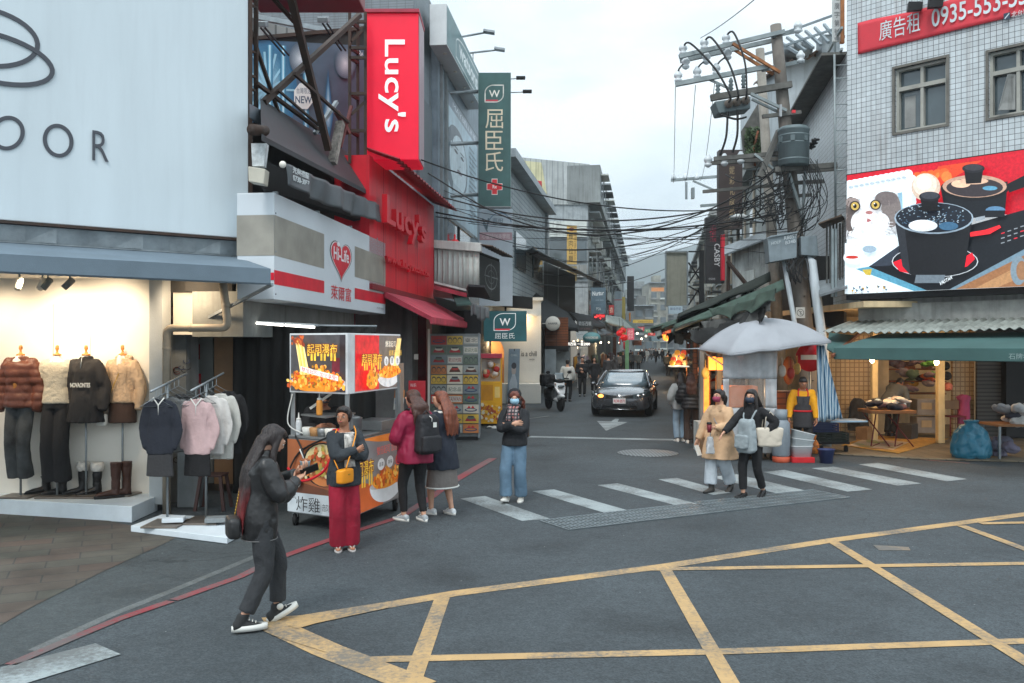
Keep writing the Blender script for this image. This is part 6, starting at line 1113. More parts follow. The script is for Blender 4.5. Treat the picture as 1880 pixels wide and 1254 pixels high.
def add_face(f,root,mask=None,lips=True):
 k=f.h;Q=f.HM;c=f.HC;w=lambda o:c+Q@(V(o)*k)
 for s in(-1,1):
  part(MB().ell(w((s*.0195,.0515,.002)),(.0085*k,.004*k,.0042*k),10,6,Q),'eye_white',M_EYEW,root,world=False);part(MB().ell(w((s*.0195,.0535,.002)),(.0042*k,.0035*k,.0042*k),8,6,Q),'eye',M_EYE,root,world=False)
  part(MB().tube([w((s*.01,.056,.0155)),w((s*.02,.0565,.019)),w((s*.032,.0485,.016))],[.0022*k,.003*k,.0015*k],6),'eyebrow',M_BROW,root,world=False)
 if lips and not mask:part(MB().ell(w((0,.0575,-.0305)),(.0125*k,.003*k,.0048*k),10,6,Q),'lips',M_LIP,root,world=False)
 if mask:
  mb=MB();R_=[]
  for j,z in enumerate((.0,-.012,-.028,-.042,-.054)):
   y=(.062,.074,.076,.066,.048)[j];hw=(.033,.041,.042,.037,.027)[j];R_.append([w((hw*math.sin(a),.012+(y-.012)*cos(a*.92)**.8,z))for a in[-1.45+2.9*i/12 for i in range(13)]])
  P=[p for r in R_ for p in r];n=13;mb.grid(lambda u,v:R_[min(4,int(round(v*4)))][min(12,int(round(u*12)))],12,4,Q@V((0,-.006,0)))
  part(mb,'face_mask',mask,root,world=False)
  part(MB().tube([w((-.041,.03,-.004)),w((-.05,-.004,.0))],.0018*k,5),'mask_strap',mask,root,world=False);part(MB().tube([w((.041,.03,-.004)),w((.05,-.004,.0))],.0018*k,5),'mask_strap',mask,root,world=False)
def add_hair(f,root,m,style='long',length=.3,vox=.012,fringe=False,side=0,out=.02):
 k=f.h;Q=f.HM;c=f.HC;mb=MB();e=lambda o,r:mb.ell(c+Q@(V(o)*k),tuple(x*k for x in r),14,10,Q)
 e((0,-.018,.02),(.05,.055,.053));e((0,.004,.042),(.043,.05,.03));e((0,-.028,-.012),(.047,.04,.044))
 for s in(-1,1)if style!='none' else():e((s*.044,-.01,.008),(.013,.03,.04))
 if fringe:
  for i in range(7):x=-.036+.012*i;e((x,.046-abs(x)*.3,.026),(.009,.011,.022))
 if style in('long','mid'):
  R_=[];b=f.R
  for j in range(9):
   t=j/8;z=.02-length*t;wd=.052+.03*min(1,t*2)-.03*max(0,t-.6)*2;bk=-.04-.03*min(1,t*2.2)-out/k*min(1,t*2.5);th=.028*(1-.55*t)
   q=c+V((0,0,z*k))+b@V((side*t*k,(bk+.0)*k,0))-(V((0,f.ax.y,0))*abs(z)*k*.9)
   R_.append([q+b@V((wd*k*cos(a),th*k*sin(a)+(-.008+.02*cos(a)**2)*k,0))for a in[2*pi*i/16 for i in range(16)]])
  mb.rings(R_)
  if style=='long':
   for s in(-1,1):limb([c+Q@V((s*.046*k,.012*k,.02*k)),c+Q@V((s*.054*k,.018*k,-.06*k)),c+b@V((s*.06*k,.0*k,-(length*.6)*k)),c+b@V((s*.062*k,-.02*k,-(length*.9)*k))],[.014*k,.019*k,.018*k,.006*k],mb)
  for i in range(12):
   x=-.06+.12*i/11;limb([c+b@V((x*.7*k,-.06*k,-.05*k)),c+b@V((x*k,-.085*k-out,-length*.6*k)),c+b@V((x*1.1*k+side*k,-.08*k-out,-(length+.02+.03*RN.random())*k))],[.016*k,.016*k,.004*k],mb,6)
 elif style=='tail':
  limb([c+Q@V((0,-.065*k,.01*k)),c+Q@V((0,-.095*k,-.01*k)),c+Q@V((.02*k,-.1*k,-.08*k)),c+Q@V((.02*k,-.08*k,-.14*k))],[.02*k,.027*k,.024*k,.008*k],mb)
  for s in(-1,1):limb([c+Q@V((s*.044*k,.025*k,.02*k)),c+Q@V((s*.049*k,.022*k,-.05*k))],[.006*k,.003*k],mb)
 elif style=='bun':e((0,-.075,.03),(.028,.026,.028))
 me=remesh(mb,vox,3,(.005,26,.15));Qi=Q.transposed()
 if not fringe or style!='none':
  for v in me.vertices:
   p=Qi@(v.co-c)/k
   lim=.012+max(0,(p.z-.008))*.95 if not fringe else.05
   if p.z>-.075 and p.z<.05 and abs(p.x)<.043 and p.y>lim:v.co=c+Q@(V((p.x,lim+(p.y-lim)*.06,p.z))*k)
 return part(me,'hair',m,root,world=False)
def add_top(f,root,m,hem=-.1,ease=.012,flare=0,sl=(1,1),cuff=.004,vox=.013,wr=(.009,11,.6),name='jacket',slw=1.0,neck=.94,puff=False,collar=0):
 k=f.h;mb=MB();ts=[hem]+[t for t in(-.1,.05,.2,.38,.55,.72,.84,.92)if t>hem+.04]+[neck]
 mb.rings([f.ring(t,ease+(flare*max(0,.35-t)if t<.35 else 0),ease+(flare*max(0,.35-t)if t<.35 else 0))for t in ts])
 for S_,E_,W_,q in((f.SL,f.EL,f.WL,sl[0]),(f.SR,f.ER,f.WR,sl[1])):
  if q<=0:continue
  W2=E_.lerp(W_,q*.97);P=[S_.lerp(f.N,.2),S_,S_.lerp(E_,.5),E_,E_.lerp(W2,.5),W2];b=ease*.75
  limb(P,[.026*k+b*.5,(.03*k+b*.8)*(1+(slw-1)*.5),(.029*k+b)*slw,(.027*k+b)*slw,(.024*k+b)*slw,.0185*k+b*.8+cuff],mb,12,end=False)
 if collar:mb.rings([f.ring(.9,ease*.4+.0,ease*.4),f.ring(1.0,.018,.02),f.ring(1.0+collar,.026,.028)])
 me=remesh(mb,vox,3,wr)
 if puff:
  for v,n in[(v,v.normal.copy())for v in me.vertices]:v.co+=n*.011*abs(sin(v.co.z*pi/.085))
 return part(me,name,m,root,world=False)
def add_trousers(f,root,m,rk=(.058,.05,.044,.042),hem=.0,ease=.008,vox=.013,wr=(.006,13,.5),top=.22,name='trousers',crop=0):
 """rk: hip, mid-thigh, knee, hem radii in body heights"""
 k=f.h;mb=MB();mb.rings([f.ring(t,ease-.002,ease)for t in(-.14,-.05,.05,top)])
 for H_,K_,A_ in((f.HL,f.KL,f.AL),(f.HR,f.KR,f.AR)):
  A2=K_.lerp(A_,1-crop)+V((0,0,-hem));limb([H_,H_.lerp(K_,.45),K_,K_.lerp(A2,.5),A2],[rk[0]*k,rk[1]*k,rk[2]*k,(rk[2]+rk[3])/2*k,rk[3]*k],mb,14,end=False)
 return part(remesh(mb,vox,2,wr),name,m,root,world=False)
def add_skirt(f,root,m,z0,ease=.02,flare=.05,name='skirt',vox=.013,wr=(.006,10,.3)):
 mb=MB();n=8;zs=[f.P.z+.06*f.h+(z0-f.P.z-.06*f.h)*i/n for i in range(n+1)]
 mb.rings([[V((f.P.x+(.1*f.h+ease+flare*i/n)*cos(a),(f.HL.y+f.HR.y)/2+(.074*f.h+ease+flare*i/n)*sin(a),z))for a in[2*pi*j/24 for j in range(24)]]for i,z in enumerate(zs)])
 return part(remesh(mb,vox,2,wr),name,m,root,world=False)
def add_shoe(f,root,left,m,sole,kind='sneaker',name='shoe',sh=.03):
 s=f.fl if left else f.fr;k=f.h/1.65;M_=yaw(s[3])@Matrix.Rotation(radians(s[4]),3,'X');o=V((s[0],s[1],s[2]));mb=MB()
 prof=[(-.075,.026,.07),(-.06,.036,.085),(-.02,.037,.092),(.03,.038,.078),(.08,.041,.058),(.125,.037,.048),(.155,.028,.042),(.17,.016,.036)]
 def ring(y,w,z0,z1,n=12):return[o+M_@(V((w*cos(a),y,z0+(z1-z0)*(.5+.5*sin(a))))*k)for a in[2*pi*i/n for i in range(n)]]
 if kind=='flip':
  part(MB().rings([[o+M_@(V((.045*cos(a),.05+.13*sin(a),z))*k)for a in[2*pi*i/20 for i in range(20)]]for z in(0,.018)]),'sole',sole,root,world=False)
  mb.rings([ring(y,w*.85,.02,max(.045,z*.8))for y,w,z in prof]);part(remesh(mb,.008,2),'foot',m,root,world=False)
  for sx in(-1,1):part(MB().tube([o+M_@(V((0,.13,.03))*k),o+M_@(V((sx*.03,.08,.062))*k),o+M_@(V((sx*.04,.03,.03))*k)],.006,6),'strap',sole,root,world=False)
  return
 mb.rings([ring(y,w,.004,z)for y,w,z in prof])
 if kind in('high','boot'):
  hgt=.15 if kind=='high' else.22;A_=f.AL if left else f.AR;K_=f.KL if left else f.KR;ud=(K_-A_).normalized();mb.rings([[A_+ud*(t)+M_@(V((r*cos(a),-.012+r*1.15*sin(a),0)))for a in[2*pi*i/14 for i in range(14)]]for t,r in((-.05,.04*k),(0,.043*k),(hgt-.1,.045*k))])
 part(remesh(mb,.008,2),name,m,root,world=False)
 sm=MB();sm.rings([[o+M_@(V((.044*(1+.1*sin(a))*cos(a),.052+.14*sin(a),z))*k)for a in[2*pi*i/22 for i in range(22)]]for z in(-.002,sh)])
 part(sm,'sole',sole,root,world=False)
 if kind in('sneaker','high'):
  for j in range(3):y=.045+.025*j;part(MB().tube([o+M_@(V((-.025,y,.082-.013*j))*k),o+M_@(V((0,y+.006,.092-.014*j))*k),o+M_@(V((.025,y,.082-.013*j))*k)],.004*k,5),'lace',M_WHITEW,root,world=False)
def softbox(c,size,Q=None,vox=.012,wr=None,taper=1.0):
 Q=Q or Matrix.Identity(3);x,y,z=[q/2 for q in size];c=V(c);mb=MB()
 mb.rings([[c+Q@V((x*t*w*abs(cos(a))**.5*(1 if cos(a)>0 else-1),y*w*abs(sin(a))**.5*(1 if sin(a)>0 else-1),zz))for a in[2*pi*(i+.5)/16 for i in range(16)]]for zz,w,t in((-z,.8,1),(-z*.85,1,1),(0,1.03,(1+taper)/2),(z*.85,1,taper),(z,.78,taper))]);return remesh(mb,vox,3,wr)
def strap(P,root,m,r=.008,name='strap'):
 P=[V(p)for p in P];out=[]
 for i in range(len(P)-1):
  p0,p1,p2,p3=P[max(0,i-1)],P[i],P[i+1],P[min(len(P)-1,i+2)]
  for k in range(5):t=k/5;out.append(.5*((2*p1)+(p2-p0)*t+(2*p0-5*p1+4*p2-p3)*t*t+(3*p1-p0-3*p2+p3)*t**3))
 out.append(P[-1]);return part(MB().tube(out,r,6),name,m,root,world=False)
def person(label,px,py,face,group=None):
 g=gr(px,py);rz=atan2(-face[0],face[1]);return thing('person',label,'person',g,rz,group)
BLACKH=hairmat('black_hair',(34,28,27));BROWNH=hairmat('brown_hair',(74,44,34));AUBURN=hairmat('auburn_hair',(124,66,44));REDB=hairmat('red_brown_hair',(112,56,40))
WSOLE=mat('white_sole',(216,216,210),.6,var=.08,bump=.02);BSOLE=mat('black_sole',(26,26,26),.7)
r=person('woman in black leather jacket with red-tipped hair walking with phone and snack',476,1151,(.9,.43))
f=Fig(1.6,lean=3,fl=(-.1,.16,.02,6,24),fr=(.1,-.14,.02,-2,0),wl=(-.05,.30,1.17),wr_=(.04,.28,1.13),hy=4,hp=30)
M_LEA=mat('black_leather',(38,38,39),.36,var=.15,vs=3,bump=.3,bs=22,spec=.5);M_DJ=cloth('charcoal_denim',(52,54,57),bs=60);M_CANV=cloth('black_canvas',(48,49,50))
add_body(f,r,M_SKIN,.009,hcurl=(45,55),palms=((.1,.1,1),(-.3,.2,1)));add_face(f,r);add_hair(f,r,hairmat('red_tip_hair',(40,30,29),(116,42,44),1.02),'long',.42,.01,out=.085)
add_top(f,r,M_LEA,hem=-.42,ease=.03,flare=-.02,slw=1.18,wr=(.014,9,.7),vox=.011,neck=.97,collar=.1)
part(MB().tube(f.ring(-.4,.018,.018)+[f.ring(-.4,.018,.018)[0]],.004,5),'hem_seam',mat('seam_grey',(112,112,112),.6),r,world=False)
add_trousers(f,r,M_DJ,(.062,.056,.045,.04),wr=(.008,13,.6),vox=.011,crop=.15)
for lf in(True,False):add_shoe(f,r,lf,M_CANV,WSOLE,'high',sh=.042)
c0=f.AR+V((.045,.0,.02));part(MB().lathe([(.001,0),(.026,0),(.026,.004),(.001,.004)],f.AL+V((.048,.01,.02)),16,Matrix.Rotation(radians(90),3,'Y')),'ankle_patch',WSOLE,r,world=False)
ph=thing('phone','black mobile phone in the hand of the woman in the leather jacket','phone',(0,0,0));g0=ROOT[r.name]
part(MB().box(g0@V((.0,.39,1.2)),(.012,.15,.078),M=(g0 .to_3x3()@Matrix.Rotation(radians(20),3,'X')@Matrix.Rotation(radians(35),3,'Y'))),'case',M_BLACK,ph,bevel=.006)
q=thing('snack_cup','paper snack cup with white stick in the hand of the woman in the leather jacket','cup',g0@V((-.06,.36,1.19)))
part(MB().lathe([(.03,0),(.042,.07),(.044,.075)],g0@V((-.06,.37,1.19)),16),'cup',mat('paper_blue',(170,196,208),.6),q);part(MB().ell(g0@V((-.06,.37,1.265)),(.04,.04,.02),10,6),'snack',mat('fried',(150,84,44),.7,var=.4,vs=20),q);part(MB().tube([g0@V((-.06,.37,1.25)),g0@V((-.075,.33,1.36))],.005,6),'stick',WSOLE,q)
q=thing('handbag','small black handbag on gold chain at the back of the woman in the leather jacket','bag',g0@V((-.12,-.2,.78)))
part(softbox((0,0,0),(.24,.1,.16)),'bag_body',M_LEA,q,world=False);q.rotation_euler=(0,0,r.rotation_euler.z);q.location=g0@V((.02,-.2,.8))
gold=mat('gold',(190,150,60));
for k in range(16):part(MB().ell((-.06+.002*k,.02+.004*k,.07+.023*k),(.008,.006,.013),6,4),'chain_link',gold,q,world=False)
r=person('woman in dark cardigan and wine red trousers with crossed arms by the snack cart',632,1009,(.6,-.8))
f=Fig(1.54,fl=(-.07,.02,0,-18,0),fr=(.06,-.02,0,-26,0),wl=(.04,.21,1.05),wr_=(-.04,.23,1.09),el=(-.8,-.1,-.6),er=(.8,-.1,-.6),hy=-46,hp=2)
add_body(f,r,M_SKIN2,.009,hcurl=(20,20),hdirs=((1,-.45,.15),(-1,-.5,.1)),palms=((0,-1,0),(0,-1,0)));add_face(f,r);add_hair(f,r,BLACKH,'bun',vox=.01)
add_top(f,r,cloth('white_tee',(196,192,186),var=.35,vs_=0)if 0 else mat('floral_tee',(200,196,190),.85,var=.45,vs=26,bump=.2),hem=-.1,ease=.008,sl=(.0,.0),name='shirt',wr=(.004,12,.6))
add_top(f,r,cloth('charcoal_knit',(50,55,60),bump=.5,bs=60),hem=-.35,ease=.026,flare=.02,slw=1.12,wr=(.012,11,.7),vox=.011,name='cardigan',neck=.93)
mb=MB();R_=[f.ring(t,.029+.02*max(0,-t),.034+.02*max(0,-t))for t in(.2,.4,.6,.8,.9)];n_=20
mb.grid(lambda u,v:V([f.ring(.12+.8*v,.03,.036)[int(4+2*u+.5)%20]][0]),2,10,(0,.004,0));part(mb,'shirt_front',mat('floral_tee',(200,196,190)),r,world=False)
add_trousers(f,r,cloth('wine_red',(150,22,48),bs=40),(.064,.062,.058,.062),ease=.014,hem=.02,wr=(.011,10,.35))
for lf in(True,False):add_shoe(f,r,lf,M_SKIN2,mat('grey_rubber',(196,190,186),.7),'flip')
g0=ROOT[r.name];q=thing('handbag','bright orange boxy handbag hanging at the hip of the woman with crossed arms','bag',g0@V((.09,.2,.74)),r.rotation_euler.z+.5)
M_OR=mat('orange_leather',(236,150,28),.45,var=.06,bump=.05);part(softbox((0,0,.08),(.225,.1,.15),vox=.009),'bag_body',M_OR,q,world=False);part(MB().tube([(-.105,-.05,.13),(.105,-.05,.13)],.003,5),'zip',gold,q,world=False);part(MB().box((0,.054,.1),(.04,.004,.012)),'logo_plate',gold,q,world=False)
strap([(.11,.26,.9),(.02,.22,1.1),(-.06,.15,1.25),(-.1,.03,1.32)],r,M_OR,.007);strap([(.17,.2,.9),(.2,.1,1.1),(.1,.03,1.3)],r,M_OR,.006)
r=person('woman in maroon jacket with a black backpack, seen from behind by the snack cart',762,957,(-.62,.78))
f=Fig(1.64,fl=(-.1,.1,0,14,0),fr=(.09,-.06,0,-6,0),wl=(-.12,.24,1.0),wr_=(.14,.2,.98),hy=16,hp=8)
add_body(f,r,M_SKIN,.012);add_hair(f,r,BROWNH,'mid',.15,.011,out=.08);M_MAR=mat('maroon_shell',(142,24,62),.6,var=.12,vs=3,bump=.25,bs=14)
add_top(f,r,M_MAR,hem=-.36,ease=.042,flare=.05,slw=1.25,wr=(.016,8,.7),collar=.06)
part(remesh(MB().ell(f.N+V((0,-.07,.0)),(.13,.07,.055),14,8).ell(f.N+V((0,-.03,.03)),(.1,.09,.04),14,8),.012,2,(.012,14,1)),'hood',M_MAR,r,world=False)
add_trousers(f,r,cloth('black',(30,30,32)),(.06,.054,.04,.03),crop=.08)
for lf in(True,False):add_shoe(f,r,lf,mat('trainer_grey',(172,180,184),.6,var=.25,vs=18),WSOLE,sh=.032)
g0=ROOT[r.name];q=thing('backpack','black backpack with small white label on the woman in the maroon jacket','backpack',g0@V((.02,-.24,.86)),r.rotation_euler.z)
M_BP=mat('black_nylon',(38,38,42),.6,var=.2,vs=6,bump=.3,bs=40);part(softbox((0,0,.24),(.31,.19,.48),wr=(.008,9,1),taper=.85),'pack_body',M_BP,q,world=False);part(softbox((0,-.1,.13),(.27,.09,.2)),'front_pocket',M_BP,q,world=False)
part(MB().box((.04,-.115,.36),(.05,.004,.06)),'label',WSOLE,q,world=False);part(MB().tube([(-.03,-.1,.47),(0,-.11,.44),(.0,-.108,.4)],.006,5),'tag',WSOLE,q,world=False);part(MB().tube([(-.05,.02,.47),(0,.02,.53),(.05,.02,.47)],.009,6),'grab_handle',M_BP,q,world=False)
for s in(-1,1):strap([(s*.09,-.14,1.33),(s*.1,.0,1.4),(s*.115,.12,1.28),(s*.14,.07,1.02),(s*.15,-.12,.93)],r,M_BP,.017)
r=person('woman with long auburn hair in navy jacket, grey white-trimmed skirt and white sneakers',812,945,(-.7,.55))
f=Fig(1.6,fl=(-.08,.12,0,10,0),fr=(.09,-.08,0,-14,0),wl=(-.1,.24,1.0),wr_=(.13,.2,.96),hy=20)
add_body(f,r,M_SKIN,.011);add_hair(f,r,AUBURN,'mid',.26,.011,out=.08);NAVY=cloth('navy',(40,46,58))
add_top(f,r,NAVY,hem=-.62,ease=.034,flare=.05,slw=1.2,wr=(.012,9,.6),collar=.05,name='coat');part(remesh(MB().rings([f.ring(.95,.03,.03),f.ring(1.02,.04,.045)]),.01,2),'white_collar',WSOLE,r,world=False)
add_skirt(f,r,cloth('taupe',(118,112,108)),.36,.02,.05)
for x in(-.09,.07,.1):part(MB().tube([V((x,-.135,.37)),V((x*.9+.02,-.13,.6))],.012,5),'skirt_trim',WSOLE,r,world=False)
part(MB().tube([V((f.P.x+(.16+.08)*cos(a)*.98,(.118+.078)*sin(a)*.98+.0,.368))for a in[2*pi*i/24 for i in range(25)]],.012,5),'skirt_trim',WSOLE,r,world=False)
for lf in(True,False):add_shoe(f,r,lf,mat('white_leather',(214,218,220),.5),WSOLE)
r=thing('person','vendor in black with a cap bending over the pan behind the snack cart','person',V((at(592,700,12.1).x,12.15,0)),radians(195));f=Fig(1.66,lean=16,male=True,wl=(-.12,.42,1.12),wr_=(.1,.44,1.12),hp=20)
add_body(f,r,M_SKIN2,.014);add_face(f,r);add_top(f,r,cloth('black',(30,30,32)),hem=-.2,ease=.03,slw=1.2,name='hoodie');add_trousers(f,r,cloth('black',(30,30,32)));part(remesh(MB().ell(f.HC+f.HM@V((0,-.01,.035)),(.095,.105,.075),14,8).ell(f.HC+f.HM@V((0,.11,.02)),(.07,.06,.012),12,6),.01,1),'cap',M_BP,r,world=False)
for lf in(True,False):add_shoe(f,r,lf,M_BP,BSOLE)
r=person('woman in black hood, blue mask and plaid scarf walking with crossed arms in wide jeans',945,921,(-.28,-.96))
f=Fig(1.56,fl=(-.075,-.06,0,6,0),fr=(.09,.12,.012,-4,12),wl=(.04,.2,1.07),wr_=(-.04,.22,1.11),el=(-.8,-.1,-.6),er=(.8,-.1,-.6),hy=14,hp=2)
add_body(f,r,M_SKIN,.01,hcurl=(20,20),hdirs=((1,-.45,.12),(-1,-.5,.1)),palms=((0,-1,0),(0,-1,0)));add_face(f,r,mask=mat('mask_blue',(150,190,210),.8,var=.05,bump=.05));add_hair(f,r,REDB,'mid',.1,.01,fringe=True)
M_HB=cloth('black_fleece',(36,38,42));add_top(f,r,M_HB,hem=-.16,ease=.026,slw=1.12,wr=(.01,11,.7),name='hoodie');k=f.h;Q=f.HM;c=f.HC
hood=MB()
hood.ell(c+Q@(V((0,-.022,.026))*k),(.064*k,.068*k,.066*k),16,10,Q).ell(c+Q@(V((0,-.03,-.04))*k),(.066*k,.058*k,.06*k),16,10,Q).ell(f.N+V((0,-.02,.01)),(.085,.075,.05),14,8)
me=remesh(hood,.01,2,(.005,14,1));Qi=Q.transposed()
for v in me.vertices:
 p=Qi@(v.co-c)/k
 if p.y>.026 and abs(p.x)<.06 and-.08<p.z<.07:v.co=c+Q@(V((p.x*1.06,.026+(p.y-.026)*.15,p.z))*k)
part(me,'hood',M_HB,r,world=False)
M_SC=pattern('plaid_scarf',(150,152,152),(60,62,66),'b',.045,.045,.009,.9,c3=(196,120,116),bump=.1)
part(remesh(MB().ell(f.N+V((0,.03,.035)),(.1,.09,.045),14,8).tube([f.N+V((-.03,.1,.02)),f.N+V((-.06,.15,-.08)),f.N+V((-.07,.155,-.2))],[.04,.05,.05],10).tube([f.N+V((.03,.1,.02)),f.N+V((.02,.155,-.06)),f.N+V((.05,.16,-.16))],[.04,.045,.04],10),.01,2,(.012,16,.6)),'scarf',M_SC,r,world=False)
M_JEAN=cloth('blue_denim',(98,126,148),bs=60);add_trousers(f,r,M_JEAN,(.062,.06,.056,.058),ease=.012,wr=(.01,10,.4),crop=.02)
for lf in(True,False):add_shoe(f,r,lf,mat('cream_canvas',(206,204,196),.7),WSOLE)
g0=ROOT[r.name];q=thing('backpack','flat black backpack on the back of the woman in the black hood','backpack',g0@V((0,-.2,.85)),r.rotation_euler.z);part(softbox((0,0,.22),(.3,.14,.4)),'pack_body',M_BP,q,world=False)
for s in(-1,1):strap([(s*.1,-.1,1.26),(s*.1,.02,1.3),(s*.12,.115,1.2),(s*.14,.08,1.0)],r,M_BP,.014)
r=person('woman in beige trench coat, maroon mask and white jeans holding a coffee cup',1322,903,(-.72,-.7))
f=Fig(1.53,fl=(-.08,-.16,.03,4,-26),fr=(.07,.14,0,-4,0),wl=(-.06,.26,.98),wr_=(.3,.16,.74),hy=-8,hp=-2)
add_body(f,r,M_SKIN,.01,hcurl=(70,30),palms=((.9,.1,0),(-.7,.2,-.3)));add_face(f,r,mask=mat('mask_maroon',(150,62,88),.8,var=.05));add_hair(f,r,BLACKH,'tail',vox=.01)
M_TR=cloth('beige_trench',(206,170,134),bs=40);add_top(f,r,M_TR,hem=-.78,ease=.034,flare=.09,slw=1.2,wr=(.014,8,.5),name='coat',collar=.05)
for s in(-1,1):part(MB().prism([f.N+V((s*.01,.105,-.1)),f.N+V((s*.09,.1,-.05)),f.N+V((s*.07,.08,.02)),f.N+V((s*.02,.085,.0))],(0,.012,0)),'lapel',M_TR,r,world=False);part(MB().ell(f.P+V((s*.05,.15,.12)),.011,8,5),'button',mat('button_brown',(96,70,52),.4),r,world=False);part(MB().ell(f.P+V((s*.05,.155,.02)),.011,8,5),'button',mat('button_brown',(96,70,52)),r,world=False)
add_trousers(f,r,cloth('white_denim',(186,196,204)),(.062,.06,.06,.066),ease=.01,wr=(.012,10,.35),crop=.12)
for lf in(True,False):add_shoe(f,r,lf,mat('boot_grey',(70,66,62),.5,var=.2),BSOLE,'boot')
g0=ROOT[r.name];p=g0@(f.WL+V((.03,.07,-.02)));q=thing('coffee_cup','dark red paper coffee cup with black lid in the hand of the woman in beige','cup',p)
part(MB().lathe([(.028,-.05),(.036,.07)],p,16),'cup',mat('cup_red',(120,30,44),.5),q);part(MB().lathe([(.039,.07),(.039,.085),(.03,.1)],p,16),'lid',M_BLACK,q)
p2=g0@V((-.03,.31,.72));q=thing('plastic_bag','clear plastic bag with a drink hanging below the coffee cup','bag',p2);part(softbox((0,0,0),(.14,.1,.26),vox=.012,wr=(.014,12,.6),taper=.6),'bag_body',mat('clear_plastic',(206,214,220),.25,alpha=.55),q,world=False);part(MB().tube([V((0,0,.12)),V((.01,-.02,.24))],.008,6),'handle',mat('clear_plastic',(206,214,220)),q,world=False)
strap([(.1,-.06,1.24),(.02,.13,1.1),(-.12,.15,.95),(-.17,.05,.84)],r,mat('strap_grey',(150,150,152),.6),.007)
q=thing('book','thin pale folder held low in the hand of the woman in beige','folder',g0@(f.WR+V((.0,.02,-.1))));q.rotation_euler=(0,.4,r.rotation_euler.z);part(MB().box((0,.02,-.07),(.015,.1,.16)),'cover',WSOLE,q,world=False)
r=person('woman in black turtleneck and black mask with long black hair crossing beside the beige coat',1381,913,(-.76,-.65))
f=Fig(1.56,fl=(-.07,-.16,.025,6,-20),fr=(.07,.12,0,-6,0),wl=(-.2,-.02,.92),wr_=(.2,.42,.93),er=(.5,-.5,-.5),hy=12,hp=4)
add_body(f,r,M_SKIN,.01,hcurl=(40,25),palms=(None,(-.5,0,-.7)));add_face(f,r,mask=mat('mask_navy',(50,60,76),.8,var=.05));add_hair(f,r,BLACKH,'long',.3,.01,out=.05)
add_top(f,r,cloth('black_knit',(30,30,33),bump=.5,bs=50),hem=-.16,ease=.022,slw=1.1,wr=(.008,11,.7),name='jumper',collar=.14)
add_trousers(f,r,cloth('black',(30,30,32)),(.058,.052,.044,.037),crop=.1)
for lf in(True,False):add_shoe(f,r,lf,mat('patent_black',(24,23,24),.25),BSOLE,'loafer')
g0=ROOT[r.name];q=thing('backpack','pale grey limp backpack worn in front by the woman in black','backpack',g0@V((-.05,.2,.68)),r.rotation_euler.z)
M_GB=mat('grey_canvas',(150,160,164),.8,var=.15,vs=5,bump=.3,bs=30);part(softbox((0,0,.22),(.3,.17,.48),wr=(.016,8,.8),taper=.7),'pack_body',M_GB,q,world=False);part(softbox((.02,.1,.14),(.22,.08,.2),wr=(.01,9,1)),'front_pocket',M_GB,q,world=False)
strap([(-.1,-.05,1.28),(-.11,.08,1.24),(-.08,.16,1.1)],r,M_GB,.013);strap([(.1,-.02,1.28),(.06,.12,1.2),(.02,.17,1.1)],r,M_GB,.011)
q=thing('tote_bag','cream leather tote bag behind the elbow of the woman in black','bag',g0@V((-.23,-.08,.74)),r.rotation_euler.z+1.0);M_TOTE=mat('cream_leather',(206,196,180),.5,var=.08);part(softbox((0,0,.14),(.36,.12,.28),wr=(.008,8,1),taper=1.15),'bag_body',M_TOTE,q,world=False)
for s in(-1,1):part(MB().tube([(-.09,s*.05,.26),(-.07,s*.045,.42),(0,s*.04,.5),(.07,s*.045,.42),(.09,s*.05,.26)],.007,6),'handle',M_TOTE,q,world=False)
r=person('man in yellow shirt and dark apron with red straps working at the umbrella stall',1473,842,(-.2,-.98))
f=Fig(1.6,male=True,lean=4,fl=(-.1,.0,0,6,0),fr=(.1,.02,0,-6,0),wl=(-.24,.16,.74),wr_=(.26,.16,.78),hp=24,hy=6)
add_body(f,r,M_SKIN2,.011);add_face(f,r);add_hair(f,r,hairmat('short_black',(32,30,30)),'none',vox=.01)
add_top(f,r,cloth('yellow',(226,158,26)),hem=-.12,ease=.022,slw=1.15,wr=(.011,10,.7),name='shirt');add_trousers(f,r,cloth('dark_work',(42,40,40)),(.062,.056,.05,.045),ease=.01)
mb=MB();n_=14
mb.grid(lambda u,v:(lambda t:f.ring(t,.034+(.03*max(0,-t)),.036+.03*max(0,-t),40)[int(round(3+14*u))if t<.4 else int(round(6+8*u))])(.74-1.34*v),14,16,(0,.006,0));part(mb,'apron',cloth('apron',(52,50,52)),r,world=False)
M_REDC=cloth('apron_red',(196,34,40));mb=MB().tube(f.ring(.1,.04,.044,24)+[f.ring(.1,.04,.044,24)[0]],.018,6);part(mb,'apron_belt',M_REDC,r,world=False)
for s in(-1,1):strap([f.N+V((s*.07,.03,.01)),f.N+V((s*.09,.1,-.06)),f.N+V((s*.085,.125,-.13))],r,M_REDC,.014,'apron_strap')
for lf in(True,False):add_shoe(f,r,lf,M_BP,BSOLE)
r=person('woman in black puffer jacket and brown flared trousers seen from behind near the right stalls',1269,814,(.12,1));f=Fig(1.57,fl=(-.08,.02,0,4,0),fr=(.09,-.03,0,-4,0),wl=(-.16,.24,.9),wr_=(.16,.24,.9),hy=20)
add_body(f,r,M_SKIN,.013);add_hair(f,r,BROWNH,'mid',.2,.012,out=.1);add_top(f,r,mat('black_puffer',(34,34,36),.45,var=.15,bump=.2),hem=-.2,ease=.055,slw=1.4,puff=True,wr=(.008,9,1),collar=.06);add_trousers(f,r,cloth('brown',(62,50,44)),(.06,.054,.045,.058),wr=(.006,10,.3))
for lf in(True,False):add_shoe(f,r,lf,M_WHITEW,WSOLE)
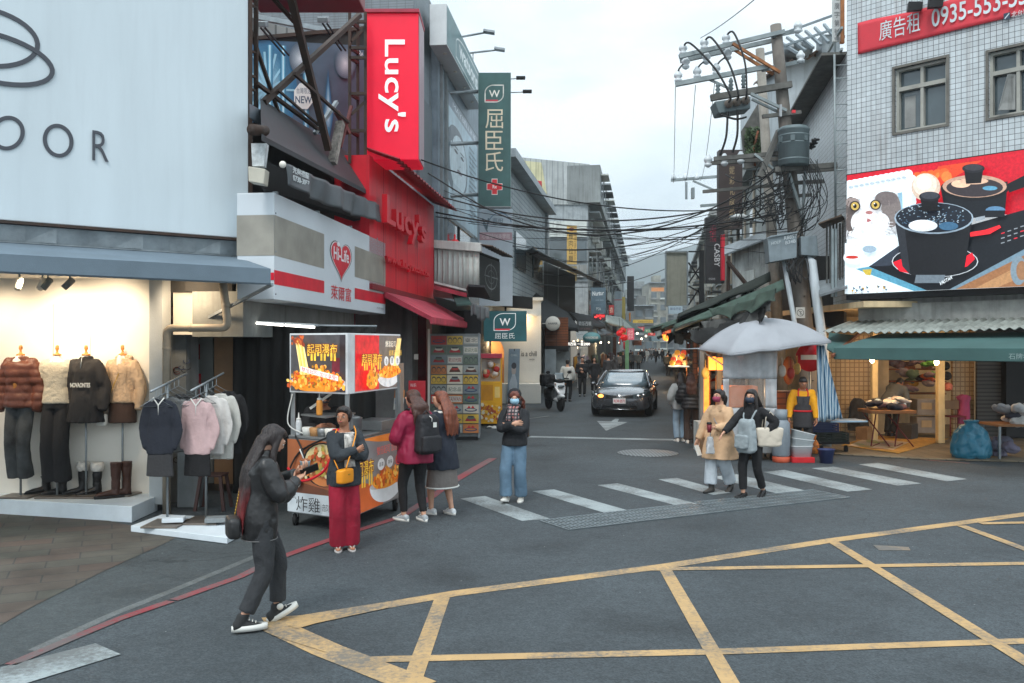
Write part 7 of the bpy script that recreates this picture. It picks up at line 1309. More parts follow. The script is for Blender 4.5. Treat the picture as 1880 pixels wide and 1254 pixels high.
r=person('woman in pale grey jacket and light jeans standing left of the black puffer jacket',1250,811,(-.1,1));f=Fig(1.57,fl=(-.08,.02,0,4,0),fr=(.08,.05,0,-4,0),wl=(-.18,.1,.82),wr_=(.14,.24,.92),hy=-14)
add_body(f,r,M_SKIN,.013);add_hair(f,r,BLACKH,'mid',.2,.012);add_top(f,r,cloth('pale_grey',(150,154,154)),hem=-.3,ease=.04,slw=1.3);add_trousers(f,r,cloth('light_denim',(132,154,172)),(.06,.055,.05,.048))
for lf in(True,False):add_shoe(f,r,lf,M_WHITEW,WSOLE)
r=thing('person','person in grey hooded top bending down inside the lit clothes shop','person',V((at(1640,0,20.4).x,20.6,.1)),radians(-50));f=Fig(1.6,lean=52,male=True,wl=(-.1,.62,.55),wr_=(.14,.6,.6),crouch=.02,hp=10)
add_body(f,r,M_SKIN2,.014);add_hair(f,r,hairmat('short_black',(32,30,30)),'none',vox=.013);add_top(f,r,cloth('grey_fleece',(112,116,116)),hem=-.12,ease=.035,slw=1.2,name='hoodie');add_trousers(f,r,cloth('black',(30,30,32)))
for lf in(True,False):add_shoe(f,r,lf,M_BP,BSOLE)
WALK=[((-.08,.18,0,4,0),(.08,-.18,.02,-4,-20)),((-.08,-.16,.02,4,-18),(.08,.2,0,-4,0)),((-.09,.02,0,6,0),(.09,-.02,0,-6,0))]
def walker(label,px,py,h,face,top,bot,hair='none',hm=None,gait=0,male=False,hem=-.15,ease=.035,hands=None,wide=False,D=None):
 r=person(label,px,py,face)
 if D:g=at(px,HY,D);r.location=(g.x,D,0);ROOT[r.name]=Matrix.Translation(r.location)@Matrix.Rotation(r.rotation_euler.z,4,'Z')
 v=.02 if D is None or D<60 else.03;fl,fr=WALK[gait];hw=hands or((-.2,.08,.8),(.2,.1,.8));f=Fig(h,fl=fl,fr=fr,wl=hw[0],wr_=hw[1],male=male)
 add_body(f,r,M_SKIN,v);add_hair(f,r,hm or BLACKH,hair,.2,v*.9);add_top(f,r,top,hem=hem,ease=ease,vox=v,slw=1.2);add_trousers(f,r,bot,(.06,.054,.046,.05 if wide else.038),vox=v)
 for lf in(True,False):add_shoe(f,r,lf,M_BP if bot.name!='cloth_light_denim' else M_WHITEW,BSOLE)
 if face[1]<0:add_face(f,r)
 return r
BK,DG,GY,BR,WH=cloth('black',(30,30,32)),cloth('dark_grey',(58,58,60)),cloth('mid_grey',(104,106,106)),cloth('brown',(62,50,44)),cloth('off_white',(196,196,190))
walker('man in all black walking towards the camera beside the parked scooter',1069,729,1.68,(-.1,-1),BK,BK,gait=2,male=True,hem=-.3,hands=((-.02,.2,1.15),(.06,.24,1.05)),D=38)
walker('woman in black coat with long dark hair left of the car roof',1091,722,1.62,(-.05,-1),BK,BK,'long',gait=0,hem=-.35,D=41)
walker('person in white hooded top and black trousers standing behind the scooter',1042,737,1.62,(.3,.95),WH,BK,gait=2,male=True,D=34.5)
walker('person in dark jacket with short hair seen from behind above the car roof',1117,710,1.68,(.2,1),DG,BK,gait=0,male=True,D=46)
walker('woman in dark grey coat seen from behind beside another dark jacket above the car',1127,709,1.62,(.25,1),cloth('slate',(70,70,72)),BK,'mid',gait=2,D=48)
walker('person in pale grey coat walking on the left side far down the street',1161,667,1.62,(-.1,-1),GY,BK,'long',gait=0,hem=-.4,D=76);walker('person in green grey coat walking beside the pale grey coat far down the street',1172,667,1.62,(-.1,-1),cloth('olive_grey',(90,92,86)),BK,'mid',gait=1,hem=-.5,D=74)
walker('broad figure in black in the middle of the far street',1204,650,1.72,(.1,-1),BK,BK,gait=1,male=True,ease=.08,hem=-.3,D=104)
walker('person in dark hooded jacket on the right of the street beyond the car',1226,684,1.66,(.2,1),cloth('dark_green',(56,58,54)),BK,gait=0,male=True,hem=-.2,ease=.05,D=62)
walker('person in dark clothes behind the hooded jacket near the orange lamps',1228,668,1.66,(0,1),DG,BK,gait=2,D=76);walker('person in white far down the street left of the black figure',1188,646,1.62,(0,-1),WH,WH,'mid',gait=1,D=112);walker('person in dark grey far down the left side of the street',1181,647,1.66,(0,-1),DG,BK,gait=0,D=108)
walker('person in beige at the far left stalls',1151,661,1.6,(.8,.3),cloth('sand',(150,136,118)),GY,'mid',gait=2,D=84);walker('person in grey at the far end near the blue canopy',1196,643,1.68,(0,-1),GY,DG,gait=1,D=125)
walker('dark figure in the shade of the nearest right stall',1276,800,1.66,(.7,.7),BK,BK,gait=2,male=True,D=24)
walker('person in black bent over the lit showcase on the right',1240,690,1.6,(.9,.2),DG,GY,gait=2,D=45)
for k,(x,D,fy,c,h,w)in enumerate(((1186,120,-1,GY,'woman in grey in the far crowd left of the black figure','mid'),(1192,132,-1,BK,'person in black in the far crowd behind the black figure','none'),(1200,140,1,DG,'person in dark grey walking away at the very end of the street','none'),(1210,128,-1,WH,'person in white coat in the far crowd right of the black figure','mid'),(1216,110,1,BK,'person in black walking away near the orange sign','none'),(1176,98,-1,BK,'person in black by the far left stalls','mid'),(1158,88,1,BR,'person in brown by the far left stalls','none'),(1144,70,-1,DG,'person in dark grey below the red lanterns','mid'),(1135,62,1,GY,'person in grey looking at wares below the red lanterns','none'))):walker(h,x,660,1.66,(.1*(-1)**k,fy),c,BK,w,gait=k%3,D=D)
for k,x in enumerate((36,78,88,128)):
 p=at(x,512,11.2);p.z=3.0;q=thing('track_light',['white spot lamp nearest the left edge of the clothes window','white spot lamp, front one of the close pair on the window ceiling','grey spot lamp, rear one of the close pair on the window ceiling','tilted grey spot lamp above the black sweatshirt'][k],'spot lamp',p,group='spot lamps in the clothes window')
 part(MB().lathe([(.04,-.1),(.042,.05),(.03,.06)],p+V((0,0,-.03)),12,Matrix.Rotation(-.5,3,'X')@Matrix.Rotation(.2*k,3,'Y')),'lamp_head',M_WHITEW if k<2 else M_GRAFF,q);part(MB().tube([p,p+V((0,0,.09))],.012),'stem',M_GALV,q)
for x,t in((-6.9,(-6.7,12.05,2.0)),(-6.05,(-6.0,12.05,2.2)),(-5.2,(-5.35,12.05,2.3))):lamp((x,11.1,3.0),92,(1,.79,.55),.06,95,t,.9)
lamp((-4.25,11.5,2.9),40,(1,.74,.48),.1,150,(-4.1,12.2,2.5))
M_WCAP=mat('wood_cap',(196,130,62),.5,var=.2);M_BASEP=mat('base_plate',(120,112,104),.35,.5,var=.1);M_MANN=mat('mannequin_white',(222,216,206),.6,var=.04)
def mannequin(x,label,py=912):
 g=gr(x,py,.2);q=thing('mannequin',label,'mannequin',g+V((0,0,.14)),radians(180+RN.uniform(-8,8)),'mannequins in the clothes window');f=Fig(1.66,fl=(-.07,0,0,0,0),fr=(.07,0,0,0,0),wl=(-.24,.05,.82),wr_=(.24,.05,.82));q.scale=(1.03,1,1.2)
 part(remesh(MB().rings([f.ring(t,-.01,-.01)for t in(-.1,.2,.38,.72,.84,.93,1.0,1.12)]),.014),'torso',M_MANN,q,world=False);c=f.N+V((0,0,.04))
 part(MB().lathe([(.052,0),(.05,.015),(.02,.025),(.012,.05),(.024,.075),(.02,.11),(.002,.115)],c,14),'neck_cap',M_WCAP,q,world=False);part(MB().tube([V((0,0,-.11)),V((0,0,.85))],.014),'stand_pole',M_GALV,q,world=False);part(MB().box((0,.02,-.105),(.4,.34,.018)),'base_plate',M_BASEP,q,world=False,bevel=.004);return q,f
q,f=mannequin(38,'mannequin in brown puffer jacket, white collar and faded jeans');add_trousers(f,q,mat('faded_denim',(74,78,80),.85,var=.5,vs=3,bump=.3,bs=60),(.06,.055,.05,.058),hem=-.02);add_top(f,q,mat('brown_puffer',(98,54,38),.45,var=.15,bump=.2),hem=-.1,ease=.036,slw=1.3,puff=True,wr=(.012,9,1),collar=.04);part(remesh(MB().ell(f.N+V((0,.06,-.03)),(.07,.05,.07)).ell(f.N+V((0,.0,.01)),(.08,.06,.03)),.012),'shirt_collar',WSOLE,q,world=False);part(remesh(MB().ell(f.P+V((0,.11,.2)),(.035,.03,.14)),.012),'inner_shirt',mat('mustard',(150,100,44),.8),q,world=False)
q,f=mannequin(105,'mannequin in pale sage wrap cardigan and wide black trousers');add_trousers(f,q,BK,(.06,.06,.058,.068),hem=.02);add_top(f,q,cloth('sage_knit',(186,178,160),bump=.5,bs=60),hem=-.02,ease=.022,wr=(.006,14,2));strap([f.N+V((.03,.07,-.02)),f.N+V((-.02,.11,-.18)),f.P+V((-.1,.1,.05))],q,cloth('sage_dark',(140,134,118)),.005,'seam')
q,f=mannequin(158,'mannequin in black half-zip sweatshirt with white arched lettering');add_skirt(f,q,BK,.7,.004,.07,wr=(.016,16,.1));add_top(f,q,cloth('black_sweat',(44,42,42)),hem=-.1,ease=.028,slw=1.2,wr=(.016,9,.6),collar=.07,name='sweatshirt');mb=MB();letters(mb,'NOVAONTES',f.P+V((.13,.14,.17)),(-.26,0,0),(0,.0,.05),.004,.02);part(mb,'lettering',WSOLE,q,world=False);part(MB().tube([f.N+V((0,.1,.03)),f.N+V((0,.135,-.1))],.006),'zip',M_GALV,q,world=False)
q,f=mannequin(225,'mannequin in beige hooded cable cardigan, brown shorts and a small white bag',908);add_skirt(f,q,cloth('brown_tweed',(72,52,42)),.68,.0,.02);M_KN=cloth('oat_knit',(190,162,132),bump=.9,bs=24);add_top(f,q,M_KN,hem=-.02,ease=.022,slw=1.15,wr=(.014,14,.3),collar=.02);part(remesh(MB().ell(f.N+V((0,-.04,.01)),(.13,.08,.045)),.012),'hood',M_KN,q,world=False);part(remesh(MB().ell(f.N+V((0,.075,-.04)),(.04,.03,.09)),.01),'white_shirt',WSOLE,q,world=False);part(softbox((.2,.14,.72),(.13,.08,.13)),'small_bag',WSOLE,q,world=False);strap([(.17,.15,.8),(.05,.17,1.05),(-.07,.08,1.36)],q,gold,.005)
def boot(p,a,m,hgt,label,trim=None,k=1.0):
 q=thing('boot',label,'boot',p,radians(a),'boots on the white platform');mb=MB();mb.rings([[V((w*cos(t),y,z0+(z1-z0)*(.5+.5*sin(t))))*k for t in[2*pi*i/12 for i in range(12)]]for y,w,z0,z1 in((-.09,.035,.02,.1),(-.05,.045,.02,.12),(.05,.047,.02,.09),(.13,.046,.02,.075),(.19,.022,.02,.05))])
 mb.rings([[V((r*cos(t),-.04+r*sin(t),z))*k for t in[2*pi*i/14 for i in range(14)]]for z,r in((.03,.048),(.1,.05),(.2,.052),(hgt,.066))]);part(remesh(mb,.01,2,(.008,14,1)),'boot_upper',m,q,world=False);part(MB().rings([[V((.052*(1+.1*sin(t))*cos(t),.05+.15*sin(t),z))*k for t in[2*pi*i/20 for i in range(20)]]for z in(0,.035)]),'sole',BSOLE,q,world=False)
 if trim:part(remesh(MB().rings([[V((r*cos(t),-.04+r*sin(t),z))*k for t in[2*pi*i/14 for i in range(14)]]for z,r in((hgt-.09,.07),(hgt-.04,.084),(hgt+.02,.075))]),.012,1,(.012,40,1)),'fur_cuff',trim,q,world=False)
M_BB=mat('boot_black',(30,29,30),.4,bump=.15);M_BBR=mat('boot_brown',(74,46,36),.45,var=.3)
for k,(x,y,m,h_,lab,tr)in enumerate(((78,908,M_BB,.22,'black ankle boot with its toe left, under the wide black trousers',0),(108,910,M_BB,.22,'black ankle boot nearest the camera under the wide black trousers',0),(146,909,M_BB,.38,'tall black boot with white fur cuff, left of its pair',1),(172,910,M_BB,.38,'tall black boot with white fur cuff, right of its pair',1),(206,914,M_BBR,.42,'brown leather boot, front of the slouching pair',0),(226,912,M_BBR,.42,'brown leather boot, rear of the slouching pair',0))):boot(gr(x,y,.2),125,m,h_,lab,mat('fur_white',(216,212,204),.9,bump=.6)if tr else None,1.1)
def rail(x,py,lab):
 g=gr(x,py,.08);q=thing('clothes_rail',lab,'clothes rail',g,0,'clothes rails by the shop');part(MB().box(g+V((0,.1,.012)),(.42,.5,.02)),'base_plate',M_BASEP,q,bevel=.004);part(MB().tube([g+V((0,.12,.02)),g+V((0,.12,1.66))],.016),'post',M_GALV,q);part(MB().tube([g+V((-.05,-.25,1.58)),g+V((.07,.55,1.76))],.014),'top_rail',M_GALV,q)
 for k in range(6):p=g+V((-.03+.015*k,-.14+.1*k,1.6+.022*k));part(MB().tube([p,p+V((0,0,-.09)),p+V((-.19,0,-.2)),p+V((.19,0,-.2)),p+V((0,0,-.09))],.005,5),'hanger',M_GALV,q)
 return g
def hung(g,dx,dy,dz,m,lab,hem=-.3,skirt=None,ease=.02,name='hanging_garment',trim=None):
 q=thing(name,lab,'garment',g+V((dx,dy,dz)),radians(180-6),'garments on the two rails');f=Fig(1.6,wl=(-.17,.05,.8),wr_=(.17,.05,.8));add_top(f,q,m,hem=hem,ease=ease,slw=1.05,wr=(.018,9,.4),name='garment_body',collar=.04)
 if trim:part(MB().tube([f.N+V((-.07,.09,.03)),f.N+V((0,.12,-.05)),f.N+V((0,.125,-.16)),f.N+V((0,.12,-.05)),f.N+V((.07,.09,.03))],.008),'trim',trim,q,world=False)
 q.scale=(.95,.36,1.05)
 if skirt:add_skirt(f,q,skirt,.5,-.014,.03,name='skirt',wr=(.004,9,.4))
g=rail(300,966,'steel clothes rail with a navy polo sweater, nearest the lit window');hung(g,.0,-.1,.07,cloth('navy_knit',(38,42,52)),'navy polo sweater with white collar lines over a black skirt',-.3,DG,trim=WSOLE);hung(g,.06,.12,.07,GY,'grey sweater behind the navy polo sweater',-.3);hung(g,.1,.3,.1,DG,'dark grey top at the back of the navy rail',-.4)
g=rail(372,960,'steel clothes rail with a pink jacket, beside the black curtain');M_PK=cloth('pink_fleece',(202,172,172));hung(g,-.02,-.12,.05,M_PK,'pale pink jacket on the front of the second rail',-.3,BK,trim=WSOLE);hung(g,.09,.04,.08,cloth('cream_fleece',(206,204,200)),'cream fleece jacket behind the pink jacket',-.4);hung(g,.15,.18,.1,WH,'white coat behind the cream fleece',-.6);hung(g,.2,.34,.12,BK,'black coat at the back of the pink rail',-.55)
for x,y,c,lab in((318,960,M_PLAT,'white clear-wrapped box lying on the base of the navy rail'),(396,960,M_GRAFF,'flat grey clear-wrapped box lying on the base of the pink rail')):single(MB().box(gr(x,y,.1)+V((0,.02,.04)),(.24,.2,.05),.2),'box',c,lab,'box',bevel=.006)
q=thing('stool','dark brown plastic stool behind the pink clothes rail','stool',at(392,940,12));c0=V((q.location.x,12,0));q.location.z=0;ROOT[q.name]=Matrix.Translation(q.location)
M_STL=mat('stool_brown',(70,44,40),.5);part(MB().box(c0+V((0,0,.46)),(.32,.3,.03)),'seat',M_STL,q,bevel=.01)
for sx in(-1,1):
 for sy in(-1,1):part(MB().beam(c0+V((sx*.13,sy*.12,.45)),c0+V((sx*.19,sy*.17,0)),.04),'leg',M_STL,q)
single(MB().box((at(350,0,12.2).x,12.25,.45),(.3,.3,.9)),'metal_cabinet',M_GRAFF,'grey metal cabinet behind the navy rail','cabinet',bevel=.01)
A,B,C_=V((-2.7,10.85,0)),V((-1.9,10.38,0)),V((-1.47,11.95,0));Dq=A+C_-B;Z=lambda p,z:V((p.x,p.y,z))
r=thing('snack_cart','steel snack cart with glowing food picture light box and printed panels','food cart',Z((A+C_)/2,0));CT=r
M_CT=mat('brushed_steel',(150,152,152),.35,.6,var=.12,vs=4);part(MB().prism([Z(p,.17)for p in(A,B,C_,Dq)],(0,0,.9)),'cabinet',M_CT,r,bevel=.008);part(MB().prism([Z(p,1.072)for p in(A,B,C_,Dq)],(0,0,.03)),'worktop',M_CT,r,bevel=.006)
part(MB().prism([Z(p.lerp((A+C_)/2,.02),1.62)for p in(A,B,C_,Dq)],(0,0,.71)),'light_box',mat('lightbox_white',(214,218,220),.5,emit=.1),r,bevel=.006)
for p in(A,B,C_,Dq):p=p.lerp((A+C_)/2,.08);part(MB().beam(Z(p,1.1),Z(p,1.63),.05),'post',M_CT,r)
for k,p in enumerate((A,B,C_,Dq)):
 p=p.lerp((A+C_)/2,.12);R_=.085 if k<2 else.13;part(MB().lathe([(.02,-.025),(R_-.01,-.025),(R_,-.01),(R_,.01),(R_-.01,.025),(.02,.025)],Z(p,R_),18,Matrix.Rotation(radians(90),3,'Y')),'wheel',BSOLE,r);part(MB().box(Z(p,.15),(.07,.09,.08)),'caster_fork',M_CT,r)
FOOD=[(226,146,40),(236,176,70),(206,110,36),(238,196,100),(190,80,30),(150,110,40),(230,150,46)]
def food(d,u0,v0,u1,v1,n=160,cols=FOOD):d.oval((u0+u1)/2,v0+(v1-v0)*.25,(u1-u0)*.46,(v1-v0)*.5,cols[0]);d.blobs(u0,v0,u1,v1,n,.038,cols,clip=lambda u,v:((u-(u0+u1)/2)/((u1-u0)/2))**2+((v-v0)/(v1-v0))**2<1)
def face(p,q,z0,z1,off=.012):n=(q-p).cross(V((0,0,1))).normalized();return Decal(Z(p,z0)+n*off,q-p,(0,0,z1-z0),.0012)
def title(d,u0,v0,u1,v1):
 w=v1-v0
 for k in range(9):d.rect(u0+(u1-u0)*k/9,v0-w*(.3+.6*abs(sin(k*2.1))),u0+(u1-u0)*(k+.6)/9,v0+w*.3,(240,190,60))
 for c,o in(((120,50,20),.012),((250,200,70),0)):
  for dx,dy in((o,o),(-o,o),(o,-o),(-o,-o))if o else((0,0),):d.text('起司瀑布',u0+dx,v0+dy,u1+dx,v1+dy,c)
def bowl(d,u,v,ru,rv):d.oval(u,v,ru,rv,(206,210,212),180,360);d.oval(u,v,ru,rv*.25,(170,170,170));food(d,u-ru*.92,v-.02,u+ru*.92,v+rv*.8,130)
lp=[p.lerp((A+C_)/2,.02)for p in(A,B,C_)]
a,b=lp[0].lerp(lp[1],.03),lp[0].lerp(lp[1],.97);d=face(a,b,1.64,2.31,.004);d.rect(0,0,1,1,(70,68,70));d.rect(.76,.35,1,.6,(104,30,44));d.rect(.9,.0,1,1,(50,44,48));d.oval(.5,.15,.52,.15,(186,188,190));food(d,.0,.06,1.0,.46,260)
for k in range(7):d.poly([(.17+k*.025,.95-.02*k),(.19+k*.025,.95-.02*k),(.33+k*.02,.3),(.28+k*.02,.3)],[(250,226,150),(246,206,110),(240,190,90)][k%3])
d.blobs(.12,.82,.34,.98,24,.03,[(150,60,30),(190,90,40)]);title(d,.42,.68,.96,.84);d.poly([(.3,.36),(.98,.2),(.98,.29),(.3,.45)],(236,232,226));d.text('雙倍起司 加倍享受!',.32,.36,.96,.44,(206,40,36),tilt=-.15)
M_LBX=cmat('light_box_print',emit=.6,rough=.3,ns=12,lo=.7,hi=1.15);part(d.mb,'front_picture',M_LBX,r)
a,b=lp[1].lerp(lp[2],.12),lp[1].lerp(lp[2],.99);d=face(a,b,1.64,2.31,.004);d.rect(0,0,1,1,(96,92,92));d.rect(0,0,.5,1,(200,26,44));bowl(d,.72,.26,.27,.24);title(d,.06,.5,.48,.66);food(d,.14,.1,.4,.42,70)
for k in range(5):d.poly([(.8+k*.02,.95),(.815+k*.02,.95),(.74+k*.02,.42),(.7+k*.02,.42)],(250,220,140))
d.text('爆濃起司',.52,.78,.76,.9,(236,226,210));d.text('超滿足的口感',.6,.62,.9,.72,(246,196,80));[d.oval(.54+.13*i,.52,.05,.09,(210,212,214))for i in range(3)];[d.text(c,.52+.13*i,.47,.56+.13*i,.57,(60,60,60))for i,c in enumerate('香濃脆')];part(d.mb,'side_picture',M_LBX,r)
d=face(A,B,.19,1.06);d.rect(0,0,1,1,(170,100,62));d.rect(0,0,1,.27,(206,214,218));d.poly([(0,.45),(1,.3),(1,.27),(0,.27)],(120,70,46));d.oval(.62,.68,.36,.3,(36,34,34));d.oval(.62,.7,.32,.26,(226,206,150));food(d,.32,.5,.92,.94,130,[(226,140,80),(206,90,50),(236,220,170),(190,170,80)]);d.oval(.16,.45,.13,.12,(190,186,180));d.blobs(.08,.38,.24,.53,40,.02,[(40,60,40),(200,200,190),(60,50,44)]);d.text('炸雞',.22,.04,.62,.24,(34,32,34));d.text('韓式',.06,.2,.22,.27,(40,40,42));d.text('部隊鍋',.66,.07,.96,.17,(50,50,52));part(d.mb,'front_panel',HC,r)
d=face(B,C_,.19,1.06);d.rect(0,0,1,1,(126,124,124));d.poly([(0,0),(.6,0),(.75,.2),(0,.5)],(190,90,40));d.poly([(.2,1),(1,1),(1,.85),(.5,.92)],(226,130,50));d.rect(.88,.3,1,.9,(44,44,44));title(d,.05,.5,.42,.7);bowl(d,.68,.3,.33,.28);d.text('雙倍起司 加倍享受!',.42,.74,.96,.86,(230,90,80));[d.oval(.5+.17*i,.6,.065,.085,(220,220,220)if i<2 else(190,60,60))for i in range(3)];[d.text(c,.46+.17*i,.57,.54+.17*i,.63,(60,60,60))for i,c in enumerate(('香濃','美味','酥脆'))];part(d.mb,'side_panel',cmat('print_lit',emit=.25),r)
part(MB().prism([Z(A.lerp(C_,.1),1.33),Z(B.lerp(A,.35),1.33),Z(B.lerp(C_,.2).lerp(Dq,.3),1.33),Z(A.lerp(C_,.3),1.33)],(0,0,.02)),'shelf',M_CT,r);part(MB().prism([Z(B.lerp(C_,.97),.5),Z(C_,.5),Z(C_,1.95),Z(B.lerp(C_,.9),1.95)],(.03,.03,0)),'side_wing',M_CT,r)
M_HOSE=mat('hose_red',(206,28,44),.4);cable('hose','red gas hose looping along the front panel of the snack cart',[A+V((.02,-.1,.72)),A.lerp(B,.35)+V((-.05,-.16,.6)),A.lerp(B,.7)+V((-.05,-.14,.72)),A.lerp(B,.85)+V((-.04,-.1,.95))],.016).data.materials[0]=M_HOSE
cable('cable','black cable loops hanging from the front edge of the snack cart',[A+V((.1,-.06,1.1)),A.lerp(B,.3)+V((0,-.12,.85)),A+V((.0,-.14,.55)),A+V((.15,-.12,.9)),A.lerp(B,.7)+V((0,-.1,1.12))],.012)
cable('cable','white cable running down the left post of the snack cart',[Z(A,1.3)+V((.05,0,.3)),Z(A,1.25)+V((.0,-.02,0)),Z(A,1.12)+V((.2,-.04,0))],.008).data.materials[0]=WSOLE
part(MB().beam(Z(A,1.42)+V((.25,.05,0)),Z(A,1.6)+V((.5,.1,0)),.03),'lamp_bar',M_WHITEW,r)
def bottle(p,m,lab):q=thing('squeeze_bottle',lab,'bottle',p,group='squeeze bottles on the snack cart');part(MB().lathe([(.035,0),(.038,.02),(.038,.15),(.03,.18)],p,14),'bottle_body',m,q);part(MB().lathe([(.03,.18),(.03,.2),(.01,.21),(.005,.27)],p,12),'nozzle',WSOLE,q)
bottle(Z(A,1.103)+V((.12,.02,0)),mat('bottle_clear',(206,210,212),.3),'white squeeze bottle at the left front corner of the snack cart');bottle(Z(A.lerp(B,.5),1.353)+V((0,.12,0)),mat('bottle_orange',(226,150,60),.4),'orange sauce squeeze bottle on the raised shelf of the snack cart')
for k in range(5):p=Z(A.lerp(B,.3+.13*k),1.103)+V((0,.12,0));single(MB().lathe([(.06,0),(.075,.09),(.06,.1)],p,12),'food_tub',[WSOLE,mat('tub_tan',(190,140,90),.6),M_CT,M_WHITEW,M_RED][k],['white tub','tan tub','steel tub','cream tub','red topped tub'][k]+' on the front ledge of the snack cart','tub')
p=Z(B.lerp(C_,.3),1.103)+V((-.15,0,0));q=thing('pot','round steel pot on the right end of the snack cart worktop','pot',p);part(MB().lathe([(.11,0),(.115,.2),(.12,.205)],p,20),'pot_body',M_CT,q);part(MB().lathe([(.118,.21),(.06,.23),(.01,.235),(.012,.25)],p,16),'lid',M_CT,q)
single(MB().prism([Z(B.lerp(C_,.6),1.103),Z(B.lerp(C_,.9),1.103),Z(B.lerp(C_,.9),1.103)+V((-.35,.1,0)),Z(B.lerp(C_,.6),1.103)+V((-.35,.1,0))],(0,0,.13)),'fryer',M_CT,'low steel fryer behind the pot on the snack cart','fryer',bevel=.01)
q=thing('flyer','orange and white flyer hanging from the right end of the light box','flyer',Z(C_,1.5));d=Decal(at(722,752,11.95),V((.13,.02,0)),V((.02,0,.26)));d.rect(0,0,1,1,(226,226,220));d.rect(0,.6,1,1,(226,140,50));d.rect(.1,.3,.9,.5,(140,170,206));part(d.mb,'print',HC,q);part(MB().prism([d.P,d.P+d.ux,d.P+d.ux+d.uy,d.P+d.uy],(0,.004,0)),'paper',WSOLE,q)
r=thing('souvenir_cabinet','tall cabinet papered with colourful souvenir picture tiles','cabinet',at(835,808,20.7));x0,x1=at(786,0,20.6).x,at(881,0,20.6).x;r.location.z=0;ROOT[r.name]=Matrix.Translation(r.location)
part(MB().box(((x0+x1)/2,20.95,1.26),(x1-x0,.7,2.36)),'cabinet_body',M_GRAFF,r,bevel=.01)
d=Decal((x0+.06,20.597,.16),(x1-x0-.08,0,0),(0,0,2.24),.0015);d.rect(0,0,1,1,(120,124,122));PC=[(196,190,176),(150,156,152),(206,170,70),(176,60,54),(120,130,134),(190,120,70),(96,110,96),(214,208,190)];rg=random.Random(8);words=['歡迎光臨','SOUVENIR','紀念品','TAIWAN','臺北','WELCOME']
for j in range(10):
 for i in range(3):
  u,v=i/3+.008,1-(j+1)/10+.006;c=rg.choice(PC);d.rect(u,v,u+.32,v+.09,c);c2=rg.choice(PC);q=rg.random()
  if q<.36:d.rect(u+.02,v+.015,u+.3,v+.075,(206,202,190));d.text(rg.choice(words),u+.03,v+.025,u+.29,v+.066,rg.choice([(40,40,42),(150,40,40),(60,90,60)]))
  elif q<.6:d.poly([(u+.04,v+.02),(u+.28,v+.02),(u+.25,v+.05),(u+.07,v+.05)],rg.choice([(90,50,40),(160,40,44)]));d.oval(u+.16,v+.055,.08,.016,c2);d.rect(u+.1,v+.06,u+.22,v+.075,(60,60,60))
  elif q<.8:[d.oval(u+.06+.1*t,v+.045,.045,.03,(70,74,76))for t in range(3)];[d.oval(u+.06+.1*t,v+.04,.035,.022,c)for t in range(3)]
  else:d.poly([(u+.08,v+.05),(u+.12,v+.08),(u+.16,v+.05)],(190,40,44));d.poly([(u+.16,v+.05),(u+.2,v+.08),(u+.24,v+.05)],(190,40,44));d.oval(u+.16,v+.035,.13,.018,(50,70,100));d.oval(u+.16,v+.037,.1,.01,c)
part(d.mb,'picture_front',HC,r);part(MB().box((x0+.02,20.58,1.3),(.05,.05,2.5)),'edge_post',M_WHITEW,r);part(MB().box((x1-.02,20.58,1.26),(.04,.04,2.4)),'edge_post',M_GALV,r);part(MB().box(((x0+x1)/2,20.9,.04),(x1-x0-.1,.6,.08)),'plinth',M_BLACK,r)
r=thing('claw_machine','yellow claw machine with a window of stuffed toys beside the souvenir cabinet','claw machine',(at(901,0,24.2).x,24.4,0));c0=V(r.location);M_YEL=mat('arcade_yellow',(232,172,30),.4,var=.08)
part(MB().box(c0+V((0,.2,.62)),(.6,.7,1.14)),'cabinet_body',M_YEL,r,bevel=.01);part(MB().box(c0+V((0,.35,1.5)),(.58,.4,.66)),'toy_chamber',M_WHITEW,r)
for s in(-1,1):part(MB().box(c0+V((s*.28,-.12,1.5)),(.04,.04,.7)),'corner_post',M_YEL,r)
part(MB().box(c0+V((0,.2,1.88)),(.6,.7,.12)),'top',mat('arcade_pink',(206,70,90),.4),r,bevel=.01);rg=random.Random(4)
for k in range(12):part(MB().ell(c0+V((rg.uniform(-.2,.2),rg.uniform(-.05,.1),1.28+rg.uniform(0,.4))),(.09,.08,.085),9,6),'toy',mat('toy_%d'%(k%4),[(206,70,60),(230,200,160),(240,230,220),(226,170,60)][k%4],.8),r)
d=Decal(c0+V((-.29,-.153,.1)),(.58,0,0),(0,0,1.06));d.rect(.05,.55,.6,.95,(206,140,20));d.rect(.68,.62,.92,.9,(240,206,120));d.blobs(.03,.02,.97,.45,60,.04,[(240,190,60),(206,120,30),(230,220,190),(180,80,40)]);part(d.mb,'print',HC,r)
d=Decal(c0+V((.302,-.14,.1)),(0,.66,0),(0,0,1.7));d.blobs(.03,.02,.97,.97,90,.03,[(240,200,90),(206,130,50),(200,200,196),(150,160,160)]);part(d.mb,'side_print',HC,r)
single(MB().grid(lambda u,v:gr(908,786)+V((-.2+.6*u,-.1+.25*v,.03+.03*sin(u*14)*cos(v*9))),12,6,(0,0,-.02)),'crumpled_paper',WSOLE,'crumpled white paper on the ground under the claw machine','paper')
r=thing('scooter','white and black motor scooter parked on the left in front of the white wall','scooter',(at(1018,0,30).x,30,0),radians(196));M_SW=mat('scooter_white',(206,210,212),.25,var=.04,bump=0,coat=.5);M_TY=mat('tyre',(24,24,25),.8);P_=lambda mb,n,m:part(mb,n,m,r,world=False)
